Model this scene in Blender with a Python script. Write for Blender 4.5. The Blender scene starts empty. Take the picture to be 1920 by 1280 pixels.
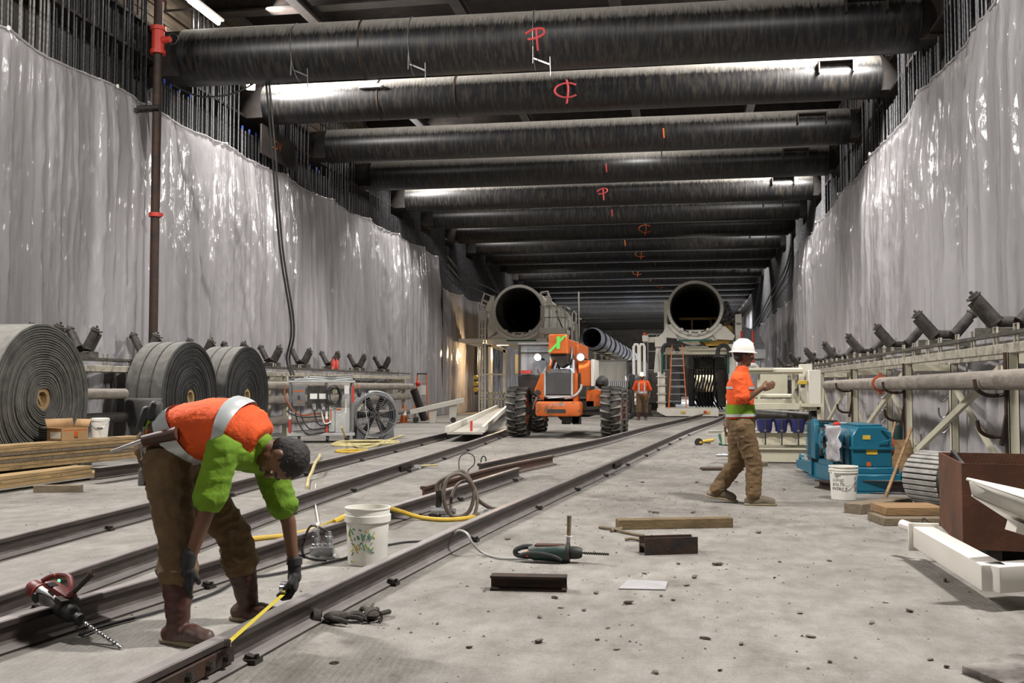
import bpy, bmesh, math, random
from mathutils import Vector, Matrix, noise, Euler
V = Vector
PI = math.pi
RND = random.Random(7)
C = bpy.context.scene.collection
scene = bpy.context.scene

# ------------------------------------------------------------------ camera, world, exposure
FPX = 1866.667                     # 35 mm on a 36 mm wide frame of 1920 px
YAW = math.atan(330 / FPX)
PITCH = math.atan(85 / FPX)
CAMH = 1.25
_F = V((-math.sin(YAW) * math.cos(PITCH), math.cos(YAW) * math.cos(PITCH), math.sin(PITCH)))
_R = V((math.cos(YAW), math.sin(YAW), 0))
_U = _R.cross(_F)
cd = bpy.data.cameras.new('camera'); cam = bpy.data.objects.new('camera', cd); C.objects.link(cam)
cd.lens = 35; cd.sensor_width = 36; cd.clip_end = 400; cd.clip_start = .05
cam.location = (0, 0, CAMH)
cam.rotation_euler = (PI / 2 + PITCH, 0, YAW)
scene.camera = cam
w = bpy.data.worlds.new('world'); scene.world = w; w.use_nodes = True
w.node_tree.nodes['Background'].inputs[0].default_value = (.93, .96, 1, 1)
w.node_tree.nodes['Background'].inputs[1].default_value = .025
scene.view_settings.view_transform = 'Standard'
scene.view_settings.look = 'None'
scene.view_settings.exposure = -0.3
scene.view_settings.gamma = 1
scene.view_settings.use_curve_mapping = False

def area(name, loc, target, power, size, size_y=None, col=(1, .95, .88), spread=180):
    l = bpy.data.lights.new(name, 'AREA'); l.energy = power; l.color = col
    l.shape = 'RECTANGLE'; l.size = size; l.size_y = size_y or size; l.spread = math.radians(spread)
    o = bpy.data.objects.new(name, l); C.objects.link(o); o.location = loc
    o.rotation_euler = (V(target) - V(loc)).to_track_quat('-Z', 'Y').to_euler()
    return o
WARM = (1, .88, .74); NEUT = (1, .965, .93); COOL = (.84, .90, 1)
# work lights hung along the two walls, at strut level; the first pair hangs before the camera's frame begins
for k, (y, p) in enumerate([(9.5, 2500), (21.9, 1500), (34.6, 1200), (45.2, 800), (60, 800), (80, 800), (100, 1500), (118, 1800)]):
    area('work_light_west', (-10.2, y, 9.75), (-1, y + .3, 3.5), p, .15, 1.3, NEUT)
for k, (y, p) in enumerate([(6.5, 2600), (22.2, 1800), (35.2, 1400), (46.6, 600), (62, 650), (82, 750), (102, 1400), (120, 1700)]):
    area('work_light_east', (4.0, y, 9.75), (-5, y, 3), p, .15, 1.3, NEUT)
area('light_behind_camera', (-6.5, -2.0, 6.5), (-2.0, 9, .5), 260, .7, .7, NEUT)  # soft light from behind the camera, source unseen
area('deck_lamp', (-2.5, 14.5, 9.9), (-2.5, 14.5, 0), 200, .6, .4, NEUT)
area('deck_lamp', (-1.5, 30.5, 9.9), (-2, 30, 0), 220, .6, .4, NEUT)
area('opening_daylight', (-1.5, 85.5, 14), (-1, 85.5, 0), 30000, 12, 7, COOL)

# ------------------------------------------------------------------ helpers
def ray(px, py):
    return _F + _R * ((px - 960) / FPX) + _U * ((640 - py) / FPX)
def P(px, py, z=0.):
    d = ray(px, py); return V((0, 0, CAMH)) + d * ((z - CAMH) / d.z)
def PX(px, py, x):
    d = ray(px, py); return V((0, 0, CAMH)) + d * (x / d.x)
def PY(px, py, y):
    d = ray(px, py); return V((0, 0, CAMH)) + d * (y / d.y)

def rotm(r): return Euler(r).to_matrix()
class MB:
    def __init__(s): s.v = []; s.f = []
    def add(s, vs, fs):
        n = len(s.v); s.v += [V(p) for p in vs]; s.f += [[i + n for i in q] for q in fs]; return s
    def box(s, c, d, r=None, taper=1.):
        c = V(c); m = rotm(r) if r else None; x, y, z = d[0] / 2, d[1] / 2, d[2] / 2; vs = []
        for k in (-1, 1):
            t = taper if k > 0 else 1.
            for a, b in ((-1, -1), (1, -1), (1, 1), (-1, 1)):
                p = V((a * x * t, b * y * t, k * z)); vs.append(c + (m @ p if m else p))
        return s.add(vs, [(3, 2, 1, 0), (4, 5, 6, 7), (0, 1, 5, 4), (1, 2, 6, 5), (2, 3, 7, 6), (3, 0, 4, 7)])
    def bb(s, a, b): return s.box([(a[i] + b[i]) / 2 for i in range(3)], [abs(b[i] - a[i]) for i in range(3)])
    def bar(s, a, b, w, h, up=(0, 0, 1)):
        a, b = V(a), V(b); d = (b - a).normalized(); up = V(up)
        if abs(d.dot(up)) > .98: up = V((0, 1, 0))
        x = d.cross(up).normalized() * (w / 2); z = x.cross(d).normalized() * (h / 2); vs = []
        for p in (a, b): vs += [p - x - z, p + x - z, p + x + z, p - x + z]
        return s.add(vs, [(0, 1, 2, 3), (7, 6, 5, 4), (4, 5, 1, 0), (5, 6, 2, 1), (6, 7, 3, 2), (7, 4, 0, 3)])
    def ring(s, c, d, r, n, up=None):
        d = V(d).normalized(); u = d.orthogonal().normalized() if up is None else up; w_ = d.cross(u)
        return [V(c) + u * (r * math.cos(2 * PI * i / n)) + w_ * (r * math.sin(2 * PI * i / n)) for i in range(n)]
    def cyl(s, a, b, r, r2=None, n=16, caps=True):
        a, b = V(a), V(b); r2 = r if r2 is None else r2; d = b - a
        vs = s.ring(a, d, r, n) + s.ring(b, d, r2, n)
        fs = [(i, (i + 1) % n, n + (i + 1) % n, n + i) for i in range(n)]
        if caps: fs += [tuple(range(n - 1, -1, -1)), tuple(range(n, 2 * n))]
        return s.add(vs, fs)
    def pipe(s, a, b, ro, ri, n=24):
        a, b = V(a), V(b); d = b - a
        vs = s.ring(a, d, ro, n) + s.ring(b, d, ro, n) + s.ring(a, d, ri, n) + s.ring(b, d, ri, n); fs = []
        for i in range(n):
            j = (i + 1) % n
            fs += [(i, j, n + j, n + i), (2 * n + j, 2 * n + i, 3 * n + i, 3 * n + j), (j, i, 2 * n + i, 2 * n + j), (n + i, n + j, 3 * n + j, 3 * n + i)]
        return s.add(vs, fs)
    def tube(s, pts, r, n=8, smooth=0, closed=False):
        pts = [V(p) for p in pts]
        if smooth: pts = catmull(pts, smooth, closed)
        u = None; vs = []; m = len(pts)
        for i, p in enumerate(pts):
            if closed: d = pts[(i + 1) % m] - pts[i - 1]
            else: d = pts[min(i + 1, m - 1)] - pts[max(i - 1, 0)]
            d = d.normalized()
            if u is None: u = d.orthogonal().normalized()
            u = (u - d * u.dot(d)).normalized()
            rr = r(i / (m - 1)) if callable(r) else r
            vs += s.ring(p, d, rr, n, u)
        fs = []
        for i in range(m if closed else m - 1):
            a, b = i * n, ((i + 1) % m) * n
            fs += [(a + k, a + (k + 1) % n, b + (k + 1) % n, b + k) for k in range(n)]
        if not closed: fs += [tuple(range(n - 1, -1, -1)), tuple(range((m - 1) * n, m * n))]
        return s.add(vs, fs)
    def sweep(s, prof, pts, up=(0, 0, 1)):
        """closed profile (across, up) along a path"""
        pts = [V(p) for p in pts]; m = len(pts); n = len(prof); vs = []; up = V(up)
        for i, p in enumerate(pts):
            d = (pts[min(i + 1, m - 1)] - pts[max(i - 1, 0)]).normalized(); x = d.cross(up).normalized(); z = x.cross(d)
            vs += [p + x * a + z * b for a, b in prof]
        fs = []
        for i in range(m - 1):
            a, b = i * n, (i + 1) * n
            fs += [(a + k, a + (k + 1) % n, b + (k + 1) % n, b + k) for k in range(n)]
        fs += [tuple(range(n - 1, -1, -1)), tuple(range((m - 1) * n, m * n))]
        return s.add(vs, fs)
    def lathe(s, prof, n=24, c=(0, 0, 0), d=(0, 0, 1)):
        """profile (radius, height) about an axis"""
        c = V(c); d = V(d).normalized(); u = d.orthogonal().normalized(); vs = []
        for r, h in prof: vs += s.ring(c + d * h, d, max(r, 1e-4), n, u)
        fs = []
        for i in range(len(prof) - 1):
            a, b = i * n, (i + 1) * n
            fs += [(a + k, a + (k + 1) % n, b + (k + 1) % n, b + k) for k in range(n)]
        if prof[0][0] < 1e-3: pass
        return s.add(vs, fs)
    def prism(s, poly, axis, t0, t1):
        """poly in the plane normal to axis; axis x: (y,z), y: (x,z), z: (x,y)"""
        def p3(a, b, t): return {'x': (t, a, b), 'y': (a, t, b), 'z': (a, b, t)}[axis]
        n = len(poly); vs = [p3(a, b, t0) for a, b in poly] + [p3(a, b, t1) for a, b in poly]
        fs = [(i, (i + 1) % n, n + (i + 1) % n, n + i) for i in range(n)] + [tuple(range(n - 1, -1, -1)), tuple(range(n, 2 * n))]
        return s.add(vs, fs)
    def ball(s, c, r, n=12, rot=None):
        r = (r, r, r) if isinstance(r, (int, float)) else r; c = V(c); m = rotm(rot) if rot else None
        h = n // 2; vs = []; fs = []
        for i in range(h + 1):
            t = PI * i / h
            for k in range(n):
                p = V((r[0] * math.sin(t) * math.cos(2 * PI * k / n), r[1] * math.sin(t) * math.sin(2 * PI * k / n), r[2] * math.cos(t)))
                vs.append(c + (m @ p if m else p))
        for i in range(h):
            fs += [(i * n + k, (i + 1) * n + k, (i + 1) * n + (k + 1) % n, i * n + (k + 1) % n) for k in range(n)]
        return s.add(vs, fs)
    def xf(s, M): s.v = [M @ p for p in s.v]; return s
    def move(s, d): d = V(d); s.v = [p + d for p in s.v]; return s
    def build(s, name, m=None, parent=None, world=False, bevel=0., smooth=True, ang=38, seg=1):
        vs = s.v
        if world and parent is not None:
            iv = parent.matrix_basis.inverted(); vs = [iv @ p for p in vs]
        me = bpy.data.meshes.new(name)
        bm = bmesh.new(); bv = [bm.verts.new(p) for p in vs]
        for q in s.f:
            try: bm.faces.new([bv[i] for i in q])
            except ValueError: pass
        bmesh.ops.remove_doubles(bm, verts=bm.verts, dist=2e-5)
        bmesh.ops.recalc_face_normals(bm, faces=bm.faces)
        if bevel:
            ed = [e for e in bm.edges if len(e.link_faces) == 2 and e.calc_face_angle(0) > .6]
            bmesh.ops.bevel(bm, geom=ed, offset=bevel, segments=seg, affect='EDGES', profile=.5, clamp_overlap=True)
        bm.to_mesh(me); bm.free()
        if smooth:
            me.polygons.foreach_set('use_smooth', [True] * len(me.polygons)); me.set_sharp_from_angle(angle=math.radians(ang))
        if m is not None: me.materials.append(m)
        return link(name, me, parent)
def link(name, me, parent=None):
    o = bpy.data.objects.new(name, me); C.objects.link(o)
    if parent is not None: o.parent = parent
    return o
def catmull(p, k, closed=False):
    out = []; n = len(p)
    for i in range(n if closed else n - 1):
        if closed: a, b, c, d = p[i - 1], p[i], p[(i + 1) % n], p[(i + 2) % n]
        else: a, b, c, d = p[max(i - 1, 0)], p[i], p[i + 1], p[min(i + 2, n - 1)]
        for j in range(k):
            t = j / k
            out.append(.5 * ((2 * b) + (c - a) * t + (2 * a - 5 * b + 4 * c - d) * t * t + (3 * b - a - 3 * c + d) * t ** 3))
    if not closed: out.append(p[-1])
    return out
def tag(o, label=None, cat=None, group=None, kind=None):
    if label: o['label'] = label
    if cat: o['category'] = cat
    if group: o['group'] = group
    if kind: o['kind'] = kind
    return o
def thing(name, label, cat, loc=(0, 0, 0), rz=0., group=None, rot=None):
    o = bpy.data.objects.new(name, None); C.objects.link(o); o.empty_display_size = .1
    o.location = loc; o.rotation_euler = rot if rot else (0, 0, rz)
    o.matrix_basis = Matrix.LocRotScale(V(loc), Euler(o.rotation_euler), None)
    return tag(o, label, cat, group)
def setprops(o, label, group=None):
    o['label'] = label
    if group: o['group'] = group
KIDS = {}
def copy_tree(o, loc=None, rz=None, label=None, parent=None, rot=None):
    c = o.copy(); C.objects.link(c)
    if parent is not None: c.parent = parent
    if loc is not None: c.location = loc
    if rz is not None: c.rotation_euler = (0, 0, rz)
    if rot is not None: c.rotation_euler = rot
    if label: c['label'] = label
    for ch in o.children: copy_tree(ch, parent=c)
    return c
def struct(name, mb, m, **k): return tag(mb.build(name, m, **k), kind='structure')
def stuff(o): o['kind'] = 'stuff'; return o

# ------------------------------------------------------------------ materials
def mat(name, c1, c2=None, scale=6., rough=.55, metal=0., bump=0., bscale=None, stretch=(1, 1, 1), lo=.35, hi=.65, r2=None, coat=0., dust_light=None, dlo=.2, dhi=.9, emit=None, es=1., spec=None, detail=5., drough=.9, damp=.9):
    m = bpy.data.materials.new(name); m.use_nodes = True; nt = m.node_tree; N = nt.nodes; L = nt.links
    b = N['Principled BSDF']; b.inputs['Base Color'].default_value = (*c1, 1); b.inputs['Roughness'].default_value = rough; b.inputs['Metallic'].default_value = metal
    if spec is not None: b.inputs['Specular IOR Level'].default_value = spec
    if coat: b.inputs['Coat Weight'].default_value = coat
    if emit: b.inputs['Emission Color'].default_value = (*emit, 1); b.inputs['Emission Strength'].default_value = es
    tc = N.new('ShaderNodeTexCoord'); mp = N.new('ShaderNodeMapping'); mp.inputs['Scale'].default_value = stretch
    L.new(tc.outputs['Object'], mp.inputs['Vector'])
    col = None
    if c2 is not None:
        nz = N.new('ShaderNodeTexNoise'); nz.inputs['Scale'].default_value = scale; nz.inputs['Detail'].default_value = detail; nz.inputs['Roughness'].default_value = .65
        L.new(mp.outputs[0], nz.inputs['Vector'])
        rp = N.new('ShaderNodeValToRGB'); rp.color_ramp.elements[0].position = lo; rp.color_ramp.elements[1].position = hi
        rp.color_ramp.elements[0].color = (*c1, 1); rp.color_ramp.elements[1].color = (*c2, 1)
        L.new(nz.outputs[0], rp.inputs[0]); col = rp.outputs[0]
        if r2 is not None:
            mr = N.new('ShaderNodeMapRange'); mr.inputs[1].default_value = lo; mr.inputs[2].default_value = hi; mr.inputs[3].default_value = rough; mr.inputs[4].default_value = r2
            L.new(nz.outputs[0], mr.inputs[0]); L.new(mr.outputs[0], b.inputs['Roughness'])
    if dust_light is not None:                                   # upward faces paler: dusty, with light painted in on struts and rails
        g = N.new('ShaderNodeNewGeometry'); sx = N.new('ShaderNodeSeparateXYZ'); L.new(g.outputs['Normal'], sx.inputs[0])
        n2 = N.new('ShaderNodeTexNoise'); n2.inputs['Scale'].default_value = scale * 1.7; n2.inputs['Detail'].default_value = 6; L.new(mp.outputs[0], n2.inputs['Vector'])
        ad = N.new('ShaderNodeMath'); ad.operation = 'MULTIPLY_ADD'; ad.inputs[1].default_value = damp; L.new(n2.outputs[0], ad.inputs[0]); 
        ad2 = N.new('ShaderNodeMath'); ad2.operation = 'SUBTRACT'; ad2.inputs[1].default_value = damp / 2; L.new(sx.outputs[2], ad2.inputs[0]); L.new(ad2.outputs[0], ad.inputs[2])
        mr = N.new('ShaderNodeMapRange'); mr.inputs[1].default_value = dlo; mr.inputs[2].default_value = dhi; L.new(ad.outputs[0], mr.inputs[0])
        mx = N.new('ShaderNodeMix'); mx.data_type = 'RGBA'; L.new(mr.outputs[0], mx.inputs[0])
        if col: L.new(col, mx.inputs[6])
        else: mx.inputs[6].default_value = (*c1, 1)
        mx.inputs[7].default_value = (*dust_light, 1); col = mx.outputs[2]
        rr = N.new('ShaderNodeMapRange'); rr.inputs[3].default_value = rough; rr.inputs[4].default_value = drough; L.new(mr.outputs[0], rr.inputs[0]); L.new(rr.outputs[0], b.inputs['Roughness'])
    if col: L.new(col, b.inputs['Base Color'])
    if bump:
        nb = N.new('ShaderNodeTexNoise'); nb.inputs['Scale'].default_value = bscale or scale * 5; nb.inputs['Detail'].default_value = 4; L.new(mp.outputs[0], nb.inputs['Vector'])
        bp = N.new('ShaderNodeBump'); bp.inputs['Strength'].default_value = bump; bp.inputs['Distance'].default_value = .02; L.new(nb.outputs[0], bp.inputs['Height']); L.new(bp.outputs[0], b.inputs['Normal'])
    return m
def srgb(h):
    h = h.lstrip('#'); return tuple(((int(h[i:i + 2], 16) / 255) + .055) ** 2.4 / 1.055 ** 2.4 if int(h[i:i + 2], 16) > 10 else int(h[i:i + 2], 16) / 255 / 12.92 for i in (0, 2, 4))

M = {}
M['conc'] = mat('dark_concrete', (.05, .047, .043), (.10, .09, .08), 1.2, .9, bump=.4)
M['strut'] = mat('mill_scale_steel', (.007, .007, .0085), (.055, .047, .036), 3, .40, .15, stretch=(5, .8, .8), lo=.45, hi=.78, r2=.6, dust_light=(.46, .43, .38), dlo=.30, dhi=.98, damp=.45)  # pale upward faces: dusty, with the lit tops painted in
M['girder'] = mat('deck_steel', (.016, .014, .014), (.04, .03, .024), 3, .6, .3)
M['lag'] = mat('timber_lagging', (.05, .036, .024), (.10, .075, .05), 3, .85, bump=.4, stretch=(1, .3, 4))
M['rebar'] = mat('rebar_steel', (.05, .05, .054), (.13, .13, .135), 14, .38, .75)
M['rebar_w'] = mat('dusty_rebar', (.25, .24, .22), (.12, .11, .1), 20, .5, .3)
M['blue_cap'] = mat('blue_plastic', (.02, .05, .28), rough=.4)
M['dark'] = mat('dark_steel', (.028, .027, .027), (.06, .053, .045), 8, .5, .5, bump=.15)
M['black'] = mat('black_rubber', (.012, .012, .012), (.03, .03, .03), 9, .6)
M['rust'] = mat('rusty_steel', (.06, .03, .017), (.025, .02, .018), 7, .65, .4, bump=.25)
M['white'] = mat('off_white_paint', (.62, .60, .53), (.45, .42, .36), 2.5, .42, lo=.5, hi=.85)
M['cream'] = mat('cream_paint', (.50, .47, .36), (.36, .33, .24), 2.5, .45, lo=.5, hi=.85)
M['orange'] = mat('orange_paint', (.52, .105, .008), (.33, .065, .008), 4, .4, lo=.5, hi=.8)
M['redp'] = mat('red_paint', (.45, .035, .02), rough=.5)
M['spray'] = mat('red_spray_paint', (.50, .06, .065), rough=.7)
M['sprayo'] = mat('orange_spray_paint', (.58, .13, .03), rough=.7)
M['green'] = mat('green_spray_paint', (.12, .6, .08), rough=.6)
M['galv'] = mat('galvanised_steel', (.45, .46, .47), (.3, .3, .31), 6, .35, .85)
M['chrome'] = mat('bright_steel', (.6, .6, .6), rough=.25, metal=1)
M['grey'] = mat('grey_paint', (.17, .175, .18), (.12, .12, .12), 4, .5)
M['ltgrey'] = mat('light_grey_paint', (.42, .43, .42), (.33, .33, .32), 4, .5)
M['wood'] = mat('raw_timber', (.30, .185, .085), (.17, .10, .048), 3, .8, bump=.25, stretch=(.6, 8, 8))
M['woodg'] = mat('weathered_timber', (.20, .155, .10), (.11, .085, .058), 3, .85, bump=.3, stretch=(.6, 8, 8))
M['lvl'] = mat('laminated_timber', (.40, .27, .12), (.19, .13, .065), 3, .75, bump=.2, stretch=(10, .6, 22))
M['yellow'] = mat('yellow_rubber', (.60, .40, .035), (.45, .30, .04), 5, .5)
M['hose_y'] = mat('pale_hose', (.55, .47, .22), (.40, .34, .16), 5, .6)
M['pvc'] = mat('white_plastic', (.70, .68, .62), (.60, .57, .5), 3, .38, lo=.5, hi=.9)
M['teal'] = mat('teal_paint', (.006, .105, .165), (.005, .07, .115), 4, .36, lo=.5, hi=.8, dust_light=(.12, .18, .20), dlo=.8, dhi=1.6)
M['glass'] = mat('cab_glass', (.5, .55, .6), rough=.05)
M['skin'] = mat('skin', (.16, .075, .04), (.12, .055, .03), 8, .5)
M['hair'] = mat('dark_hair', (.012, .009, .008), rough=.7, bump=.5, bscale=60)
M['vest'] = mat('orange_mesh_vest', (.72, .085, .005), (.58, .065, .005), 9, .8, bump=.3, bscale=50)
M['lime'] = mat('lime_shirt', (.145, .275, .006), (.10, .20, .005), 5, .85, bump=.3, bscale=30)
M['reflect'] = mat('silver_tape', (.55, .58, .58), rough=.3, metal=.35)
M['trousers'] = mat('brown_work_trousers', (.155, .095, .042), (.09, .055, .026), 5, .9, bump=.35, bscale=25)
M['boot'] = mat('oxblood_rubber', (.060, .019, .014), (.13, .10, .085), 6, .5, lo=.45, hi=.8)
M['sole'] = mat('tan_sole', (.23, .18, .11), rough=.8)
M['glove'] = mat('black_glove', (.012, .012, .013), (.03, .03, .03), 12, .75)
M['leather'] = mat('brown_leather', (.075, .026, .017), (.05, .02, .014), 6, .55)
M['bootb'] = mat('dusty_work_boot', (.10, .075, .05), (.17, .14, .10), 6, .8)
M['tealg'] = mat('green_webbing', (.02, .10, .07), rough=.8)
M['lamp'] = mat('lamp_face', (1, 1, 1), emit=(1, .95, .87), es=60)
M['led'] = mat('green_light', (.1, .9, .2), emit=(.1, 1, .25), es=4)
M['card'] = mat('cardboard', (.40, .25, .12), (.33, .20, .095), 4, .85)
M['paper'] = mat('white_paper', (.75, .74, .7), rough=.8)
M['ink'] = mat('black_ink', (.02, .02, .02), rough=.7)
M['bluebag'] = mat('blue_tarp', (.010, .012, .085), (.008, .009, .06), 6, .45)
M['duct'] = mat('silver_blue_duct', (.50, .52, .60), (.34, .36, .46), 3, .4, .3)
M['checker'] = mat('rusted_plate', (.15, .058, .028), (.075, .032, .018), 3, .6, .25, bump=.15)
M['rub'] = mat('conveyor_rubber', (.042, .041, .039), (.085, .08, .072), 4, .72, bump=.15, dust_light=(.25, .24, .215), dlo=.25, dhi=1.3)
M['rubw'] = mat('rubber_edge', (.125, .122, .11), (.065, .063, .058), 5, .75, bump=.3)
M['rubd'] = mat('dark_rubber_edge', (.016, .016, .016), (.036, .035, .033), 5, .7, bump=.3)

# concrete floor: broom-finished, blotched, with water stains
def floor_mat():
    m = bpy.data.materials.new('broomed_concrete'); m.use_nodes = True; nt = m.node_tree; N = nt.nodes; L = nt.links; b = N['Principled BSDF']
    g = N.new('ShaderNodeNewGeometry')
    def nz(s, d=6, st=(1, 1, 1), r=.6):
        mp = N.new('ShaderNodeMapping'); mp.inputs['Scale'].default_value = st; L.new(g.outputs['Position'], mp.inputs[0])
        n = N.new('ShaderNodeTexNoise'); n.inputs['Scale'].default_value = s; n.inputs['Detail'].default_value = d; n.inputs['Roughness'].default_value = r; L.new(mp.outputs[0], n.inputs['Vector']); return n.outputs[0]
    def ramp(i, a, b_, ca, cb):
        r = N.new('ShaderNodeValToRGB'); r.color_ramp.elements[0].position = a; r.color_ramp.elements[1].position = b_
        r.color_ramp.elements[0].color = (*ca, 1); r.color_ramp.elements[1].color = (*cb, 1); L.new(i, r.inputs[0]); return r.outputs[0]
    def mul(a, b_, f=1.):
        x = N.new('ShaderNodeMix'); x.data_type = 'RGBA'; x.blend_type = 'MULTIPLY'; x.inputs[0].default_value = f; L.new(a, x.inputs[6]); L.new(b_, x.inputs[7]); return x.outputs[2]
    c = ramp(nz(.55, 7), .30, .72, (.175, .163, .145), (.315, .298, .27))
    c = mul(c, ramp(nz(5, 8, (1, .6, 1), .7), .32, .62, (.62, .6, .57), (1, 1, 1)))
    c = mul(c, ramp(nz(70, 3), .30, .52, (.55, .53, .5), (1, 1, 1)), .55)
    c = mul(c, ramp(nz(.75, 5, (1, .8, 1), .75), .56, .70, (1, 1, 1), (.46, .44, .41)))
    L.new(c, b.inputs['Base Color'])
    L.new(ramp(nz(1.4, 5), .35, .7, (.62,) * 3, (.9,) * 3), b.inputs['Roughness'])
    wv = N.new('ShaderNodeTexWave'); wv.wave_type = 'BANDS'; wv.bands_direction = 'DIAGONAL'; wv.inputs['Scale'].default_value = 17; wv.inputs['Distortion'].default_value = 5; wv.inputs['Detail'].default_value = 3; wv.inputs['Detail Scale'].default_value = 3
    mp = N.new('ShaderNodeMapping'); mp.inputs['Scale'].default_value = (1, .12, 1); L.new(g.outputs['Position'], mp.inputs[0]); L.new(mp.outputs[0], wv.inputs[0])
    b1 = N.new('ShaderNodeBump'); b1.inputs['Strength'].default_value = .22; b1.inputs['Distance'].default_value = .010; L.new(wv.outputs[1], b1.inputs['Height'])
    b2 = N.new('ShaderNodeBump'); b2.inputs['Strength'].default_value = .5; b2.inputs['Distance'].default_value = .015; L.new(nz(28, 6), b2.inputs['Height']); L.new(b1.outputs[0], b2.inputs['Normal'])
    L.new(b2.outputs[0], b.inputs['Normal'])
    return m
M['floor'] = floor_mat()

def poly_mat():
    m = bpy.data.materials.new('polythene_sheeting'); m.use_nodes = True; nt = m.node_tree; N = nt.nodes; L = nt.links
    b = N['Principled BSDF']; out = N['Material Output']
    b.inputs['Base Color'].default_value = (.46, .44, .45, 1); b.inputs['Roughness'].default_value = .14; b.inputs['Specular IOR Level'].default_value = .7
    g = N.new('ShaderNodeNewGeometry')
    mp = N.new('ShaderNodeMapping'); mp.inputs['Scale'].default_value = (1, 1, .35); L.new(g.outputs['Position'], mp.inputs[0])
    n1 = N.new('ShaderNodeTexNoise'); n1.inputs['Scale'].default_value = 5; n1.inputs['Detail'].default_value = 6; L.new(mp.outputs[0], n1.inputs['Vector'])
    n2 = N.new('ShaderNodeTexVoronoi'); n2.inputs['Scale'].default_value = 9; L.new(mp.outputs[0], n2.inputs['Vector'])
    b1 = N.new('ShaderNodeBump'); b1.inputs['Strength'].default_value = .6; b1.inputs['Distance'].default_value = .05; L.new(n1.outputs[0], b1.inputs['Height'])
    b2 = N.new('ShaderNodeBump'); b2.inputs['Strength'].default_value = .4; b2.inputs['Distance'].default_value = .03; L.new(n2.outputs[0], b2.inputs['Height']); L.new(b1.outputs[0], b2.inputs['Normal'])
    L.new(b2.outputs[0], b.inputs['Normal'])
    tl = N.new('ShaderNodeBsdfTranslucent'); tl.inputs[0].default_value = (.75, .73, .72, 1)
    tr = N.new('ShaderNodeBsdfTransparent')
    m1 = N.new('ShaderNodeMixShader'); m1.inputs[0].default_value = .15; L.new(b.outputs[0], m1.inputs[1]); L.new(tl.outputs[0], m1.inputs[2])
    m2 = N.new('ShaderNodeMixShader'); n3 = N.new('ShaderNodeTexNoise'); n3.inputs['Scale'].default_value = .9; n3.inputs['Detail'].default_value = 5; mp3 = N.new('ShaderNodeMapping'); mp3.inputs['Scale'].default_value = (1, 1, .25); L.new(g.outputs['Position'], mp3.inputs[0]); L.new(mp3.outputs[0], n3.inputs['Vector'])
    mr = N.new('ShaderNodeMapRange'); mr.inputs[1].default_value = .38; mr.inputs[2].default_value = .68; mr.inputs[3].default_value = .08; mr.inputs[4].default_value = .36; L.new(n3.outputs[0], mr.inputs[0])
    L.new(mr.outputs[0], m2.inputs[0]); L.new(m1.outputs[0], m2.inputs[1]); L.new(tr.outputs[0], m2.inputs[2])
    L.new(m2.outputs[0], out.inputs[0])
    return m
M['poly'] = poly_mat()
gm = M['glass'].node_tree
_t = gm.nodes.new('ShaderNodeBsdfTransparent'); _m = gm.nodes.new('ShaderNodeMixShader'); _m.inputs[0].default_value = .7
gm.links.new(gm.nodes['Principled BSDF'].outputs[0], _m.inputs[1]); gm.links.new(_t.outputs[0], _m.inputs[2]); gm.links.new(_m.outputs[0], gm.nodes['Material Output'].inputs[0])

# ================================================================== SETTING
XL, XR = -11.7, 5.3                                        # concrete walls behind the sheeting
struct('floor', MB().bb((XL - .4, -14, -.3), (XR + .4, 138, 0)), M['floor'])
struct('wall_left', MB().bb((XL - .4, -14, 0), (XL, 138, 12)), M['conc'])
struct('wall_right', MB().bb((XR, -14, 0), (XR + .4, 138, 12)), M['conc'])
struct('wall_back', MB().bb((XL - .4, 137.6, 0), (XR + .4, 138, 12)), M['conc'])
ce = MB(); ce.bb((XL - .4, -14, 11.2), (XR + .4, 81.5, 11.5)); ce.bb((XL - .4, 90.5, 11.2), (XR + .4, 138, 11.5)); ce.bb((XL-.4, 81.5, 11.2), (-8.2, 90.5, 11.5))
ceil = struct('ceiling', ce, M['girder'])
# deck girders across, just under the deck, each between two struts
for k in range(29):
    y = 9.3 + 4.3 * k
    if 81 < y < 91: continue
    g = MB(); g.bb((XL, y - .2, 11.1), (XR, y + .2, 11.2)); g.bb((XL, y - .02, 10.3), (XR, y + .02, 11.1)); g.bb((XL, y - .2, 10.25), (XR, y + .2, 10.3))
    tag(g.build('girder', M['girder'], ceil))
for x in (-8.8, -5.2, -1.6, 2.0):
    g = MB(); g.bb((x - .12, -6, 10.0), (x + .12, 62, 10.03)); g.bb((x - .12, -6, 10.22), (x + .12, 62, 10.25)); g.bb((x - .015, -6, 10.03), (x + .015, 62, 10.22))
    tag(g.build('stringer', M['girder'], ceil))
# walers: steel I-beams along the walls, the struts bear on them; timber lagging boards above
for nm, x, s in (('trim_1', -11.38, 1), ('trim_2', 4.98, -1)):
    g = MB()
    for z in (8.15, 8.85): g.bb((x - .3, 6, z - .03), (x + .3, 130, z + .03))
    g.bb((x + s * .05, 6, 8.15), (x + s * .09, 130, 8.85))
    struct(nm, g, M['girder'])
wl, wr = bpy.data.objects['wall_left'], bpy.data.objects['wall_right']
bm_ = MB().bb((-.06, -2.1, -.13), (.06, 2.1, .13)).build('lagging_board', M['lag'], wl, bevel=.01)
first = True
for side, x, p in ((0, XL + .1, wl), (1, XR - .1, wr)):
    for r in range(6):
        for k in range(9):
            o = bm_ if first else bm_.copy()
            if not first: C.objects.link(o); o.parent = p
            first = False
            o.location = (x + RND.uniform(-.015, .03) * (1 if side == 0 else -1), 14.0 + 4.25 * k + (r % 2) * 1.3, 9.25 + r * .285)

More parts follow.
